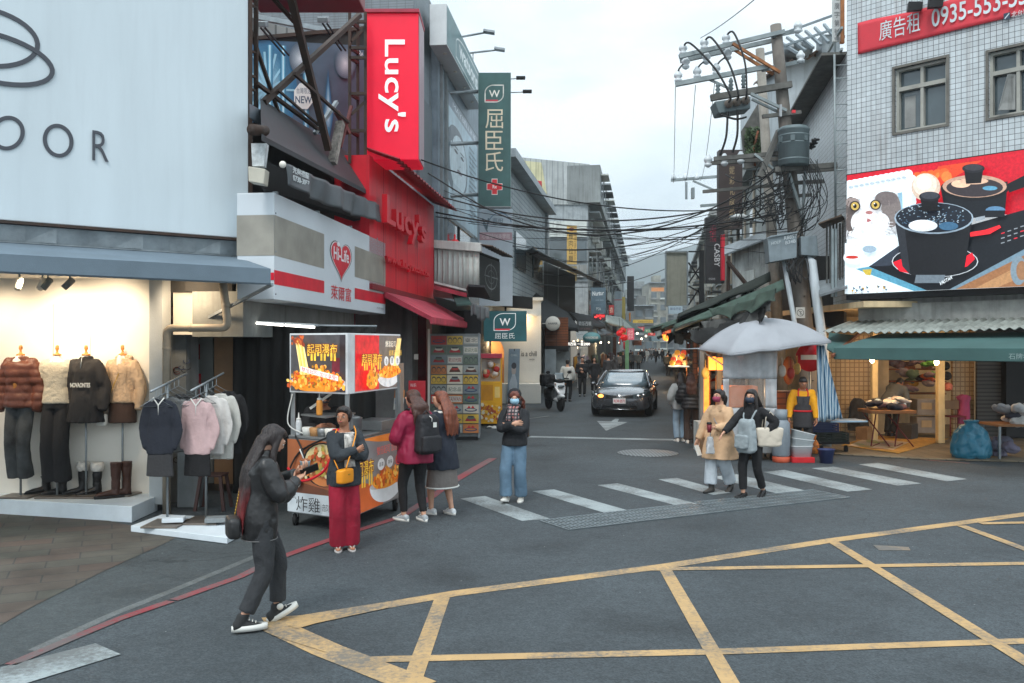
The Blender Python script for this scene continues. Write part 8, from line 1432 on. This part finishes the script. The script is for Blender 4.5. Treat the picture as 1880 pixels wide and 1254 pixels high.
for y in(.62,-.62):
 o=P_(MB().lathe([(.19,-.05),(.25,-.06),(.275,-.03),(.28,0),(.275,.03),(.25,.06),(.19,.05)],(0,y,.28),24,Matrix.Rotation(radians(90),3,'Y')),'wheel',M_TY);part(MB().lathe([(.02,-.03),(.19,-.045),(.19,.045),(.02,.03)],(0,y,.28),18,Matrix.Rotation(radians(90),3,'Y')),'rim',M_GALV,o,world=False)
P_(remesh(MB().rings([[V((w*cos(t),y+.06*sin(t),z))for t in[2*pi*i/12 for i in range(12)]]for w,y,z in((.06,.72,.5),(.14,.68,.62),(.2,.56,.8),(.19,.48,.95),(.12,.42,1.05))]).rings([[V((.16*cos(t)*w,y,.3+h_*(.5+.5*sin(t))))for t in[2*pi*i/12 for i in range(12)]]for y,w,h_ in((.5,.8,.16),(.3,1,.16))]),.02,2),'fairing',M_SW);P_(remesh(MB().rings([[V((.15*cos(t)*w,y,.3+h_*(.5+.5*sin(t))))for t in[2*pi*i/12 for i in range(12)]]for y,w,h_ in((.42,.8,.14),(.1,1,.16),(-.1,1,.4),(-.5,1.05,.45),(-.9,.6,.4))]),.02,2),'rear_fairing',M_BLACK)
P_(remesh(MB().ell((0,.66,.5),(.11,.3,.07)).ell((0,.62,.46),(.12,.2,.08)),.02,2),'mudguard',M_SW);P_(remesh(MB().ell((0,-.4,.8),(.16,.48,.08)).ell((0,.45,.98),(.2,.12,.12)),.02,2),'seat',M_BLACK);P_(MB().ell((0,.68,.82),(.12,.06,.05),12,8),'headlight',M_GLASS);P_(MB().tube([(-.36,.4,1.06),(-.1,.46,1.08),(.1,.46,1.08),(.36,.4,1.06)],.02),'handlebar',M_BLACK)
P_(softbox((0,-.72,.98),(.5,.44,.42),wr=(.02,6,1)),'covered_box',mat('black_cover',(36,37,39),.7));P_(MB().tube([(0,.6,.28),(0,.46,.95)],.05),'fork',M_BLACK);P_(MB().grid(lambda u,v:(-.16+.32*u,.56-.14*v,1.0+.26*v),6,4,(0,-.008,0)),'windscreen',M_GLASS)
for s in(-1,1):P_(MB().tube([(s*.26,.42,1.08),(s*.34,.44,1.24)],.01),'mirror_stem',M_BLACK);P_(MB().ell((s*.37,.44,1.28),(.08,.02,.05),10,6),'mirror',M_BLACK);P_(MB().ell((s*.17,.6,.9),(.03,.05,.02),8,5),'indicator',M_ORG)
r=thing('parked_car','dark grey sedan with one lit amber front lamp facing the camera','car',(3.72,29.3,0),radians(-12));M_CAR=mat('car_paint',(84,87,92),.26,.6,var=.04,bump=0,coat=1);M_CHR=mat('chrome',(190,194,196),.15,.9,var=.05,bump=0);P_=lambda mb,n,m,lab=None:part(mb,n,m,r,label=lab,world=False)
def srect(w,z0,z1,y,n=28,e=.42,bul=0):return[V((w*abs(cos(t))**e*(1 if cos(t)>0 else-1)*(1-.08*max(0,sin(t))),y+bul*(1-abs(cos(t))**2),(z0+z1)/2+(z1-z0)/2*abs(sin(t))**e*(1 if sin(t)>0 else-1)))for t in[2*pi*(i+.5)/n for i in range(n)]]
ST=((-2.38,.66,.3,.62),(-2.34,.76,.24,.7),(-2.22,.83,.2,.76),(-2.0,.875,.18,.81),(-1.6,.9,.18,.87),(-1.1,.915,.18,.89),(-.4,.92,.18,.91),(.6,.92,.18,.93),(1.5,.91,.2,.95),(2.0,.88,.24,.94),(2.3,.8,.3,.91),(2.4,.7,.36,.85))
P_(MB().rings([srect(w,a,b,y)for y,w,a,b in ST]),'car_body',M_CAR)
gh=lambda k,z,y0,y1,w:[V((w*abs(cos(t))**.45*(1 if cos(t)>0 else-1),(y0+y1)/2+(y1-y0)/2*abs(sin(t))**.6*(1 if sin(t)>0 else-1),z))for t in[2*pi*(i+.5)/32 for i in range(32)]]
P_(MB().rings([gh(0,.86,-1.36,1.95,.85),gh(0,1.04,-.98,1.68,.77),gh(0,1.22,-.5,1.3,.69),gh(0,1.31,-.2,1.1,.64)]),'windows',mat('car_glass',(96,114,124),.05,var=.3,vs=1.2,bump=0,spec=.9,coat=1));P_(MB().rings([gh(0,1.307,-.24,1.14,.652),gh(0,1.35,-.1,1.0,.6),gh(0,1.37,.1,.8,.45)]),'roof',M_CAR)
for s in(-1,1):
 P_(MB().tube([(s*.83,-1.15,.88),(s*.76,-.8,1.07),(s*.68,-.34,1.26),(s*.63,-.12,1.325)],.034,8),'windscreen_pillar',M_CAR);P_(MB().tube([(s*.8,.42,.92),(s*.67,.42,1.3)],.03),'door_pillar',M_CAR);P_(MB().ell((s*.99,-.78,.94),(.09,.06,.06),12,8),'wing_mirror',M_CAR);P_(MB().tube([(s*.855,-1.0,.9),(s*.84,1.6,.95)],.012),'window_trim',M_CHR)
 hl=P_(MB().rings([[V((s*x,y,z0+(z1-z0)*t))for t in(0,.5,1)]+[V((s*x*.96,y+.12,z1)),V((s*x*.96,y+.12,z0))]for x,y,z0,z1 in((.4,-2.415,.59,.69),(.6,-2.375,.57,.735),(.78,-2.27,.585,.77),(.895,-1.95,.66,.785))],smooth=False),'headlight',M_GLASS);part(MB().ell((s*.56,-2.4,.645),(.085,.03,.055),10,6),'lamp_lens',M_CHR if s>0 else mat('amber_glow',(255,150,70),.3,var=0,bump=0,emit=3),hl,world=False);part(MB().ell((s*.71,-2.325,.67),(.06,.03,.05),10,6),'lamp_lens',M_CHR,hl,world=False)
 P_(MB().prism([(s*.5,-2.39,.37),(s*.8,-2.27,.37),(s*.83,-2.24,.43),(s*.6,-2.375,.44)],(0,.05,0)),'fog_lamp',M_CHR)
 for y in(-1.42,1.42):
  o=P_(MB().lathe([(.2,-.1),(.3,-.11),(.325,-.08),(.33,0),(.325,.08),(.3,.11),(.2,.1)],(s*.82,y,.33),26,Matrix.Rotation(radians(90),3,'Y')),'wheel',M_TY);part(MB().lathe([(.02,.0),(.05,.02),(.2,.03),(.205,-.02),(.02,-.03)],(s*.895,y,.33),10,Matrix.Rotation(radians(90*s),3,'Y')),'rim',M_CHR,o,world=False)
for k in range(3):P_(MB().tube([(-.4+.04*k,-2.385-.004*k,.665-.034*k),(0,-2.415,.655-.034*k),(.4-.04*k,-2.385-.004*k,.665-.034*k)],.012 if k else.017,8),'grille_bar',M_CHR)
P_(MB().prism([(-.4,-2.375,.57),(.4,-2.375,.57),(.4,-2.375,.67),(-.4,-2.375,.67)],(0,-.012,0)),'grille',M_BLACK);P_(MB().prism([(-.55,-2.35,.26),(.55,-2.35,.26),(.5,-2.38,.36),(-.5,-2.38,.36)],(0,-.015,0)),'lower_intake',M_BLACK);P_(MB().tube([(-.7,-2.31,.255),(0,-2.4,.245),(.7,-2.31,.255)],.012),'lip_trim',M_CHR)
mb=MB()
for rx,rz in((.085,.058),(.04,.055),(.06,.022)):mb.tube([V((rx*cos(t),-2.425,.645+(.02 if rz<.03 else 0)+rz*sin(t)))for t in[2*pi*i/20 for i in range(21)]],.007,6)
P_(mb,'emblem',M_CHR);d=Decal((-.19,-2.43,.42),(.38,0,0),(0,0,.16));d.rect(0,0,1,1,(206,206,206));d.rect(.03,.06,.97,.94,(220,218,218));d.text('RDR·0571',.08,.2,.92,.76,(190,40,60),.02);part(d.mb,'number_plate',HC,r,world=False);P_(MB().box((0,-2.41,.5),(.4,.03,.17)),'plate_holder',M_BLACK)
r=thing('market_umbrella','wide pale grey market umbrella over the corner stall','umbrella',at(1405,640,17.6));M_UMB=mat('grey_canopy',(158,162,168),.8,var=.08,vs=2,bump=.12)
ap=at(1405,584,17.6);rim=[at(*p)for p in((1282,640,17.5),(1340,650,16.5),(1431,639,16.4),(1526,626,17.2),(1490,622,18.9),(1400,620,19.4),(1330,628,18.9))]
def um(u,v):
 x=(u%1)*7;i=int(x)%7;t=x-int(x);e=rim[i].lerp(rim[(i+1)%7],t);e=e+(ap-e)*.025*sin(pi*t);p=ap.lerp(e,v);return V((p.x,p.y,ap.z+(e.z-ap.z)*v**2.1+.004*sin(u*90)*v))
part(MB().grid(um,70,12,(0,0,-.008)),'canopy',M_UMB,r);part(MB().grid(lambda u,v:um(u,1)+V((0,0,-.045*v+.006*v*sin(u*60))),70,1,(.004,.004,0)),'valance',M_UMB,r);part(MB().lathe([(.05,0),(.03,.04),(.01,.05)],ap,10),'top_cap',WSOLE,r)
for p in rim:part(MB().tube([ap-V((0,0,.05)),p-V((0,0,.02))],.012,6),'rib',M_GALV,r)
pt0=V((ap.x,ap.y,0));part(MB().tube([pt0,ap],.022),'pole',M_GALV,r);part(MB().tube([rim[0]+V((-.4,.1,-.02)),rim[0],rim[0]+V((.5,-.5,-.4))],.014),'stay_pole',M_GALV,r)
r=thing('stall_screen','cloudy plastic screen with a clear window hanging under the grey umbrella','screen',at(1378,800,16.9));xl,xr=at(1328,0,16.9).x,at(1426,0,16.9).x;zt=at(0,645,16.9).z
M_PLS=mat('cloudy_plastic',(186,190,194),.35,var=.2,vs=3,alpha=.86,bump=.2,bs=6);M_CLR=mat('clear_window',(170,160,150),.15,var=.3,alpha=.4,bump=.1,bs=5)
wf=lambda x,z:V((x,16.9-.03*sin(x*14)-.015*sin(x*33+z*3),z));wx0,wx1,wz0,wz1=xl+.1,xr-.2,1.0,1.55
for a0,a1,b0,b1,m,n in((xl,xr,wz1,zt,M_PLS,'upper_sheet'),(xl,xr,.35,wz0,M_PLS,'lower_sheet'),(xl,wx0,wz0,wz1,M_PLS,'side_sheet'),(wx1,xr,wz0,wz1,M_PLS,'side_sheet'),(wx0,wx1,wz0,wz1,M_CLR,'clear_window')):part(MB().grid(lambda u,v:wf(a0+(a1-a0)*u,b0+(b1-b0)*v),24,8,(0,.004,0)),n,m,r)
part(MB().grid(lambda u,v:V((xr+.12*u+.02*sin(v*9),16.9+1.0*u,.5+(zt-.5)*v)),8,8,(.004,0,0)),'end_sheet',M_PLS,r)
r=thing('stall_counter','white steel food stall on wheels under the grey umbrella','stall',V((3.9+.35,17.4,0)));part(MB().box(((xl+xr)/2,17.3,.5),(xr-xl+.05,.7,.72)),'counter',M_CT,r,bevel=.01);part(MB().box(((xl+xr)/2,17.3,.95),(xr-xl+.1,.75,.04)),'worktop',M_CT,r);part(MB().box(((xl+xr)/2-.1,17.3,1.2),(.6,.4,.4)),'glowing_grill',mat('grill_orange',(226,120,50),.5,emit=.35),r)
for x in(xl+.1,xr-.05):part(MB().lathe([(.02,-.03),(.09,-.03),(.09,.03),(.02,.03)],(x,17.0,.09),16,Matrix.Rotation(radians(90),3,'Y')),'wheel',BSOLE,r)
r=thing('lamp_stall','narrow stall front with orange lit lamps and menu boards left of the plastic screen','stall',at(1310,800,18.3));
for k,(x,D,m)in enumerate(((1276,20,M_WOOD),(1288,19.2,M_CONC),(1320,18.0,M_GRAFF),(1300,18.8,M_WOOD))):part(MB().box((at(x,0,D).x,D,1.15),(.09,.12,2.3)),'post',m,r)
M_OG=mat('orange_lit',(255,150,60),.4,var=.2,vs=6,bump=0,emit=1.3);part(MB().box(at(1307,667,17.6),(.13,.1,.26)),'lamp',M_OG,r);part(MB().box(at(1321,668,17.6),(.11,.1,.24)),'lamp',M_OG,r);part(MB().box(at(1297,730,18.4),(.1,.06,.95)),'menu_board',M_OG,r);part(MB().box(at(1318,730,18.2),(.07,.06,.9)),'menu_board',M_OG,r);part(MB().box(at(1300,800,18.6),(.5,.5,.6)),'base_cabinet',M_CORR,r);lamp(at(1312,690,17.3),16,(1,.55,.22),.1);lamp(at(1385,720,17.7),18,(1,.6,.3),.1);lamp(at(1440,690,18.8),5,(1,.75,.5),.2)
g=gr(1434,848);q=thing('gas_cylinder','grey gas cylinder with an orange foot ring beside the stall','gas cylinder',g);part(MB().lathe([(.14,.1),(.165,.14),(.168,.5),(.16,.72),(.1,.8),(.04,.82)],g,22),'tank',mat('tank_grey',(132,142,150),.5,var=.15,streak=.2),q);part(MB().lathe([(.15,0),(.16,.01),(.16,.1),(.14,.11)],g,22),'foot_ring',mat('ring_orange',(186,84,56),.6),q);part(MB().lathe([(.11,.78),(.115,.98),(.1,.98),(.1,.8)],g,18),'collar',mat('tank_grey',(132,142,150)),q)
g=gr(1473,849);single(MB().box(g+V((0,.1,.05)),(.42,.36,.1)),'red_tray',mat('tray_red',(190,30,36),.5),'flat red tray under the white tubs','tray',bevel=.01);M_TUB=mat('tub_white',(206,212,214),.4,var=.08)
for k in range(3):q=g+V((0,.1,.1+.13*k));single(MB().rings([[q+Matrix.Rotation(.12*k,3,'Y')@V((w*abs(cos(t))**.4*(1 if cos(t)>0 else-1),w*.8*abs(sin(t))**.4*(1 if sin(t)>0 else-1),z))for t in[2*pi*(i+.5)/20 for i in range(20)]]for z,w in((0,.17),(.2,.2),(.21,.215),(.19,.2))]),'plastic_tub',M_TUB,['lowest white plastic tub in the stack on the red tray','middle white plastic tub in the stack on the red tray','tilted top white plastic tub of the stack on the red tray'][k],'tub','white tubs beside the gas cylinder')
g=gr(1517,850);q=thing('bucket','dark blue plastic bucket by the stall','bucket',g);part(MB().rings([[g+V((w*cos(t),w*sin(t),z))for t in[2*pi*i/20 for i in range(20)]]for z,w in((0,.11),(.24,.145),(.25,.16),(.26,.16),(.255,.14),(.05,.105))],cap=True),'bucket_body',mat('bucket_blue',(52,62,104),.45),q);part(MB().tube([g+V((.15*cos(t),.15*sin(t),.25))for t in[pi*i/10 for i in range(11)]],.006),'handle',M_GALV,q)
single(MB().ell(gr(1498,834)+V((0,.1,.13)),(.1,.1,.16),12,8).tube([gr(1498,834)+V((0,.1,.26)),gr(1498,834)+V((.02,.1,.38))],.03),'fruit_bag',mat('orange_bag',(226,130,50),.4,var=.5,vs=14),'plastic bag of orange fruit between the tubs and the crates','bag')
q=thing('crate_trolley','low black trolley with dark crates beside the blue bucket','trolley',gr(1535,832));c0=gr(1532,832)+V((0,.25,0));part(MB().box(c0+V((0,0,.2)),(.62,.5,.04)),'platform',M_BLACK,q)
for sx in(-.25,.25):part(MB().lathe([(.02,-.02),(.075,-.02),(.075,.02),(.02,.02)],c0+V((sx,-.2,.08)),14,Matrix.Rotation(radians(90),3,'Y')),'wheel',M_TY,q)
for dx,dz,m,lab in((-.16,.22,M_MD,'dark green crate on the left of the low trolley'),(.16,.22,M_MD,'dark green crate on the right of the low trolley'),(-.1,.4,mat('crate_blue',(44,56,96),.5),'dark blue crate stacked on the trolley crates')):
 mb=MB();c1=c0+V((dx,.0 if dz<.3 else.12,dz));w=.3 if dz<.3 else.5
 for z in(.02,.07,.12,.17):mb.box(c1+V((0,-.16,z)),(w,.015,.03)).box(c1+V((0,.16,z)),(w,.015,.03)).box(c1+V((-w/2,0,z)),(.015,.32,.03)).box(c1+V((w/2,0,z)),(.015,.32,.03))
 for sx in(-1,1):mb.box(c1+V((sx*w/2,-.16,.09)),(.03,.03,.18)).box(c1+V((sx*w/2,.16,.09)),(.03,.03,.18))
 single(mb.box(c1+V((0,0,.005)),(w,.32,.01)),'crate',m,lab,'crate','crates on the low trolley')
single(MB().box(at(1548,772,17.6),(.75,.5,.03),.1),'folding_tray',mat('tray_blue',(150,176,196),.4),'pale blue tray board lying under the striped cloth','tray')
r=thing('striped_cloth','blue and white striped cloth hanging beside the stall man','cloth',at(1520,770,17.2));st=mat('blue_stripe',(150,176,192),.85,var=.05);t=st.node_tree;wv=t.nodes.new('ShaderNodeTexWave');wv.inputs['Scale'].default_value=9;wv.inputs['Distortion'].default_value=.6;tc2=t.nodes.new('ShaderNodeTexCoord');t.links.new(tc2 .outputs['Object'],wv.inputs['Vector']);rr=t.nodes.new('ShaderNodeValToRGB');rr.color_ramp.elements[0].position=.4;rr.color_ramp.elements[1].position=.55;rr.color_ramp.elements[0].color=lin((62,104,134));rr.color_ramp.elements[1].color=lin((176,192,200));t.links.new(wv.outputs['Fac'],rr.inputs[0]);t.links.new(rr.outputs[0],t.nodes['Principled BSDF'].inputs['Base Color'])
ta,tb,ba,bb=at(1499,634,17.3),at(1514,634,17.3),at(1500,775,17.1),at(1546,768,17.0);part(MB().grid(lambda u,v:ta.lerp(tb,u).lerp(ba.lerp(bb,u),v)+V((0,-.04*sin(u*26)*(.4+v*.6)-.03*sin(u*11+v*2),.02*sin(u*17)*v)),50,14,(0,.006,0)),'cloth_sheet',st,r)
r=thing('no_entry_sign','round red no entry sign in the dark behind the stall man','road sign',at(1487,660,18.8));c0=at(1487,656,18.8);part(MB().lathe([(.01,0),(.3,0),(.3,.02),(.01,.02)],c0,28,Matrix.Rotation(radians(90),3,'X')),'disc',mat('sign_red',(176,24,36),.4),r);part(MB().box(c0+V((0,-.03,0)),(.4,.01,.1)),'bar',WSOLE,r);part(MB().tube([V((c0 .x,18.84,0)),V((c0 .x,18.84,c0 .z+.3))],.03),'post',M_GALV,r)
single(MB().ell(at(1448,680,18.6),(.13,.1,.3),10,8),'roast_meat',mat('roast',(166,100,56),.5,var=.4),'brown roast hanging in the dark of the stall','food');single(MB().box(at(1440,740,18.4),(.5,.3,.5)),'wooden_box',M_WOOD,'wooden box on the shelf behind the plastic screen','box')
rg=random.Random(17);GC=[(206,50,60),(216,120,80),(96,150,70),(120,100,110),(90,110,90),(196,150,60),(140,130,140),(70,66,72),(170,120,90),(206,200,190)]
def heap(c,sx,sy,sz,cols,nm,lab,n=9,cat='clothes',grp=None):
 q=thing(nm,lab,cat,c,group=grp)
 for k in range(n):
  e=V((rg.uniform(-.5,.5)*sx,rg.uniform(-.5,.5)*sy,rg.uniform(0,.7)*sz));m=rg.choice(cols);part(remesh(MB().ell(V((0,0,.05))+e,(sx*rg.uniform(.16,.3),sy*rg.uniform(.2,.35),sz*rg.uniform(.2,.4)),10,6,Matrix.Rotation(rg.uniform(-.3,.3),3,'Y')),.025,1,(.05,7,1)),'folded_garment',mat('garment_%d_%d'%m[:2],m,.9,var=.2,bump=.3,bs=25),q,world=False)
 return q
x0=at(1640,0,22.4).x
for k in range(5):heap(V((x0+.5+.25*(k%2),22.5,1.0+.3*k)),.9,.4,.3,GC,'clothes_stack',['lowest row of stacked clothes in the lit shop','second row of stacked clothes in the lit shop','middle row of stacked clothes in the lit shop','fourth row of stacked clothes in the lit shop','top row of stacked clothes with red bundle in the lit shop'][k],8,grp='stacked clothes in the lit shop')
q=thing('shelf','wooden shelf unit carrying the stacked clothes','shelf',(x0+.6,22.8,.1));[part(MB().box((x0+.6,22.7,z),(1.5,.5,.03)),'board',M_WOOD,q)for z in(.96,1.27,1.57,1.87,2.17)]
for k,(x,z)in enumerate(((1700,.3),(1700,.72))):p=at(x,0,21.3);q=thing('storage_box',['lower','upper'][k]+' clear storage box with a paper label in the lit shop','box',V((p.x,21.3,z-.2)),group='clear storage boxes');part(MB().box((p.x,21.3,z),(.6,.4,.38)),'box_body',mat('milky_box',(160,150,140),.4,var=.2),q,bevel=.02);part(MB().box((p.x-.08,21.09,z+.03),(.24,.01,.16)),'paper_label',mat('label_tan',(206,180,140),.7),q)
g=gr(1642,822,.04)+V((0,.1,0));r=thing('market_table','small wooden display table on crossed dark red legs','table',g);part(MB().box(g+V((0,.3,.74)),(.95,.75,.07)),'table_top',mat('table_wood',(150,104,64),.6,var=.2),r,bevel=.008);M_LEGR=mat('leg_red',(112,30,36),.5)
for sx in(-.25,.25):
 for s in(-1,1):part(MB().tube([g+V((sx+s*.2,0,0)),g+V((sx-s*.16,.6,.72))],.014),'leg',M_LEGR,r)
 part(MB().tube([g+V((sx-.2,.0,0)),g+V((sx+.2,.55,.02))],.014),'foot_bar',M_LEGR,r)
heap(g+V((0,.3,.78)),.75,.5,.22,[(206,204,200),(40,40,46),(40,44,60),(170,190,206),(110,84,90),(206,190,180)],'clothes_pile','black and white clothes piled on the wooden display table',16)
single(MB().prism([gr(x,y,.035)for x,y in((1545,818),(1650,833),(1742,806),(1600,800))],(0,0,.012)),'straw_mat',mat('straw',(190,146,70),.8,var=.25,vs=9),'straw coloured mat on the shop floor under the table','mat');d=Decal(gr(1556,818,.05),gr(1640,826,.05)-gr(1556,818,.05),gr(1590,805,.05)-gr(1556,818,.05),.001);d.rect(0,0,1,1,(196,178,156));d.blobs(.05,.05,.95,.95,16,.08,[(170,150,80),(130,150,70),(200,160,140)]);single(d.mb,'patterned_mat',HC,'pale flowered mat lying on the straw mat','mat')
g=gr(1797,846);q=thing('laundry_sack','big bulging teal blue plastic sack on the pavement','sack',g);part(remesh(MB().rings([[g*0+V((w*cos(t)*1.05,.3+w*.85*sin(t),z))for t in[2*pi*i/18 for i in range(18)]]for z,w in((0,.3),(.1,.37),(.3,.36),(.5,.3),(.62,.2),(.68,.1),(.74,.14))]),.018,2,(.035,6,.8)),'sack_body',mat('teal_plastic',(52,122,148),.35,var=.12,bump=.3,bs=18),q,world=False)
g=gr(1862,846);r=thing('goods_table','table with brown edge carrying white bundles at the right edge','table',g);part(MB().box(g+V((.25,.35,.66)),(1.1,.7,.04)),'table_top',mat('table_wood',(150,104,64)),r)
for dx in(-.25,.75):part(MB().beam(g+V((dx,.05,0)),g+V((dx,.05,.64)),.04),'leg',M_GALV,r);part(MB().beam(g+V((dx,.65,0)),g+V((dx,.65,.64)),.04),'leg',M_GALV,r)
heap(g+V((.25,.35,.68)),1.0,.5,.35,[(206,206,204),(186,188,190),(150,152,156),(70,72,84)],'linen_heap','heap of white bundles on the table at the right edge',14);heap(g+V((.2,.35,.05)),.8,.4,.5,[(120,116,136),(104,104,120)],'cloth_bundle','grey violet cloth bundle under the table at the right edge',5)
for x,y,c,lab in((1735,672,(30,30,32),'black cap hanging topmost on the cream post'),(1738,690,(36,34,36),'black cap hanging below the topmost cap'),(1740,710,(206,120,96),'orange pink cap hanging lowest by the cream post')):single(MB().ell(at(x,y,19.9),(.11,.09,.1),12,8).ell(at(x,y+4,19.8),(.09,.12,.02),10,5),'peaked_cap',mat('cap_%d_%d'%c[:2],c,.8),lab,'cap','caps hanging by the cream post')
q=thing('pink_coat','pink coat hanging by the right tiled wall','coat',at(1769,778,20.8));part(remesh(MB().rings([[at(1770,0,20.8)*0+V((w*cos(t),.1*sin(t),z))for t in[2*pi*i/14 for i in range(14)]]for z,w in((0,.14),(.5,.13),(.62,.18),(.68,.06))]),.02,1,(.03,7,.4)),'coat_body',mat('pink_coat',(190,80,120),.8),q,world=False)
r=thing('red_chair','dark red folding chair inside the shop right of the cream post','chair',V((at(1752,0,20.6).x,20.6,.1)));c0=V(r.location);M_RC=mat('chair_red',(126,40,44),.6);part(MB().box(c0+V((0,0,.45)),(.38,.36,.03)),'seat',M_RC,r);part(MB().box(c0+V((0,.18,.7)),(.38,.03,.2)),'backrest',mat('tan_back',(150,120,90),.7),r)
for sx in(-.17,.17):
 for sy in(-.16,.18):part(MB().tube([c0+V((sx,sy,0)),c0+V((sx,sy,.45 if sy<0 else.8))],.013),'leg',M_RC,r)
q=thing('draped_coat','dark grey coat draped over a rack left of the display table','coat',gr(1580,800,.1));part(remesh(MB().rings([[V((w*cos(t),.15+.2*sin(t),z))for t in[2*pi*i/14 for i in range(14)]]for z,w in((.1,.25),(.5,.22),(.75,.18),(.85,.08))]),.02,1,(.04,6,.4)),'coat_body',DG,q,world=False)
rg=random.Random(31);SUIT=thing('mannequin','black suit with white shirt on a display stand at the suit shop','mannequin',V((at(1075,0,46).x,46,0)),radians(170));f=Fig(1.7,male=True);add_top(f,SUIT,BK,hem=-.35,ease=.03,vox=.02);part(MB().prism([f.N+V((-.05,.1,.0)),f.N+V((.05,.1,0)),f.P+V((0,.15,.22))],(0,.02,0)),'shirt',WSOLE,SUIT,world=False);part(MB().tube([V((0,0,0)),V((0,0,.9))],.03),'stand_pole',M_GALV,SUIT,world=False)
LAB=['garment rack with dark coats by the suit shop','garment rack with pale dresses beyond the suit shop','garment rack with mixed clothes under the grey blue canopy','garment rack with red and tan clothes before the lanterns','garment rack with bright clothes under the lanterns','garment rack with pale shirts by the mint green post','far garment rack on the left side of the street','farthest garment rack on the left side of the street']
for k,(D,dx)in enumerate(((43.5,-.1),(48,.1),(52,.3),(56,.4),(61,.6),(67,.8),(75,.9),(86,1.2))):
 x=1.6+.17*(D-41)+dx;q=thing('garment_rack',LAB[k],'clothes rack',(x,D,0),group='garment racks on the left of the street')
 for s in(-.5,.5):part(MB().tube([(x,D+s,0),(x,D+s,1.6)],.02),'post',M_GALV,q)
 part(MB().tube([(x,D-.5,1.58),(x,D+.5,1.58)],.02),'rail',M_GALV,q)
 for j in range(7):
  c=rg.choice(GC+[(40,40,44),(60,62,66),(190,186,178)]);y=D-.42+.14*j;h_=rg.uniform(.7,1.05);part(MB().rings([[V((x+w*cos(t),y+.05*sin(t),1.5-h_*z))for t in[2*pi*i/10 for i in range(10)]]for z,w in((0,.06),(.06,.2),(.5,.21),(1,.25))]),'garment',mat('garment_%d_%d'%c[:2],c,.9,var=.2,bump=.3,bs=25),q)
 p=V((x-.2,D,2.35));single(MB().ell(p,.06,8,6),'light_bulb',mat('bulb_white',(255,236,200)),'small bulb above the '+LAB[k].replace('garment rack','rack').replace('farrack','rack'),'bulb','bulbs over the garment racks')
 if k in(1,3,5):lamp(p-V((0,0,.1)),60,(1,.75,.45),.1)
for k,(x,y0,y1,D,c,tx,lab)in enumerate(((1118,560,578,72,(176,60,60),'衣','small dark red hanging sign over the left canopies'),(1131,566,580,86,(60,90,130),'鞋','small blue hanging sign over the left canopies'),(1148,598,606,96,(210,190,90),'美食','small yellow sign above the pink banner'),(1170,600,608,100,(196,60,80),'奶茶','small pink red sign far down the street'),(1183,604,611,115,(90,150,120),'果汁','small green sign far down the street'),(1207,600,606,118,(220,120,60),'炸物','small orange sign far down the street right of centre'))):board(x,y0,x+(9 if k<2 else 13),y1,D,'shop_sign',lab,c,draw=lambda d:d.text(tx,.15,.2,.85,.8,(236,226,206)),emit=1)
for k,(x,y,D,sz,c)in enumerate(((1452,800,18.4,(.4,.35,.3),(150,116,84)),(1460,775,18.6,(.34,.3,.25),(166,130,96)),(1296,835,18.0,(.3,.3,.35),(140,108,78)),(1590,800,20.3,(.35,.3,.3),(156,124,90)),(1665,800,20.6,(.4,.35,.35),(70,66,62)))):
 p=at(x,0,D);single(MB().box((p.x,D,sz[2]/2+(.35 if k==1 else.03)),sz,.2*k),'cardboard_box',mat('card_%d'%c[0],c,.85,var=.2),['brown cardboard box on the ground behind the gas cylinder','smaller cardboard box above the one behind the gas cylinder','cardboard box at the foot of the orange lit stall','cardboard box beside the left cream post','dark box under the wooden display table'][k],'box',bevel=.006)
for k,(x,y,D,c)in enumerate(((1436,668,17.6,(196,190,180)),(1452,672,17.8,(186,60,50)),(1463,664,18.0,(206,170,90)),(1295,672,17.8,(206,206,204)))):p=at(x,y,D);single(MB().ell(p-V((0,0,.14)),(.08,.06,.12),10,7).tube([p-V((0,0,.05)),p+V((0,0,.12))],.012),'hanging_sack',mat('sack_%d'%c[0],c,.5,var=.3,bump=.3),['white plastic bag hanging behind the plastic screen','red plastic bag hanging beside the white one at the stall','tan plastic bag hanging nearest the stall man','white plastic bag hanging by the orange lamps'][k],'bag')
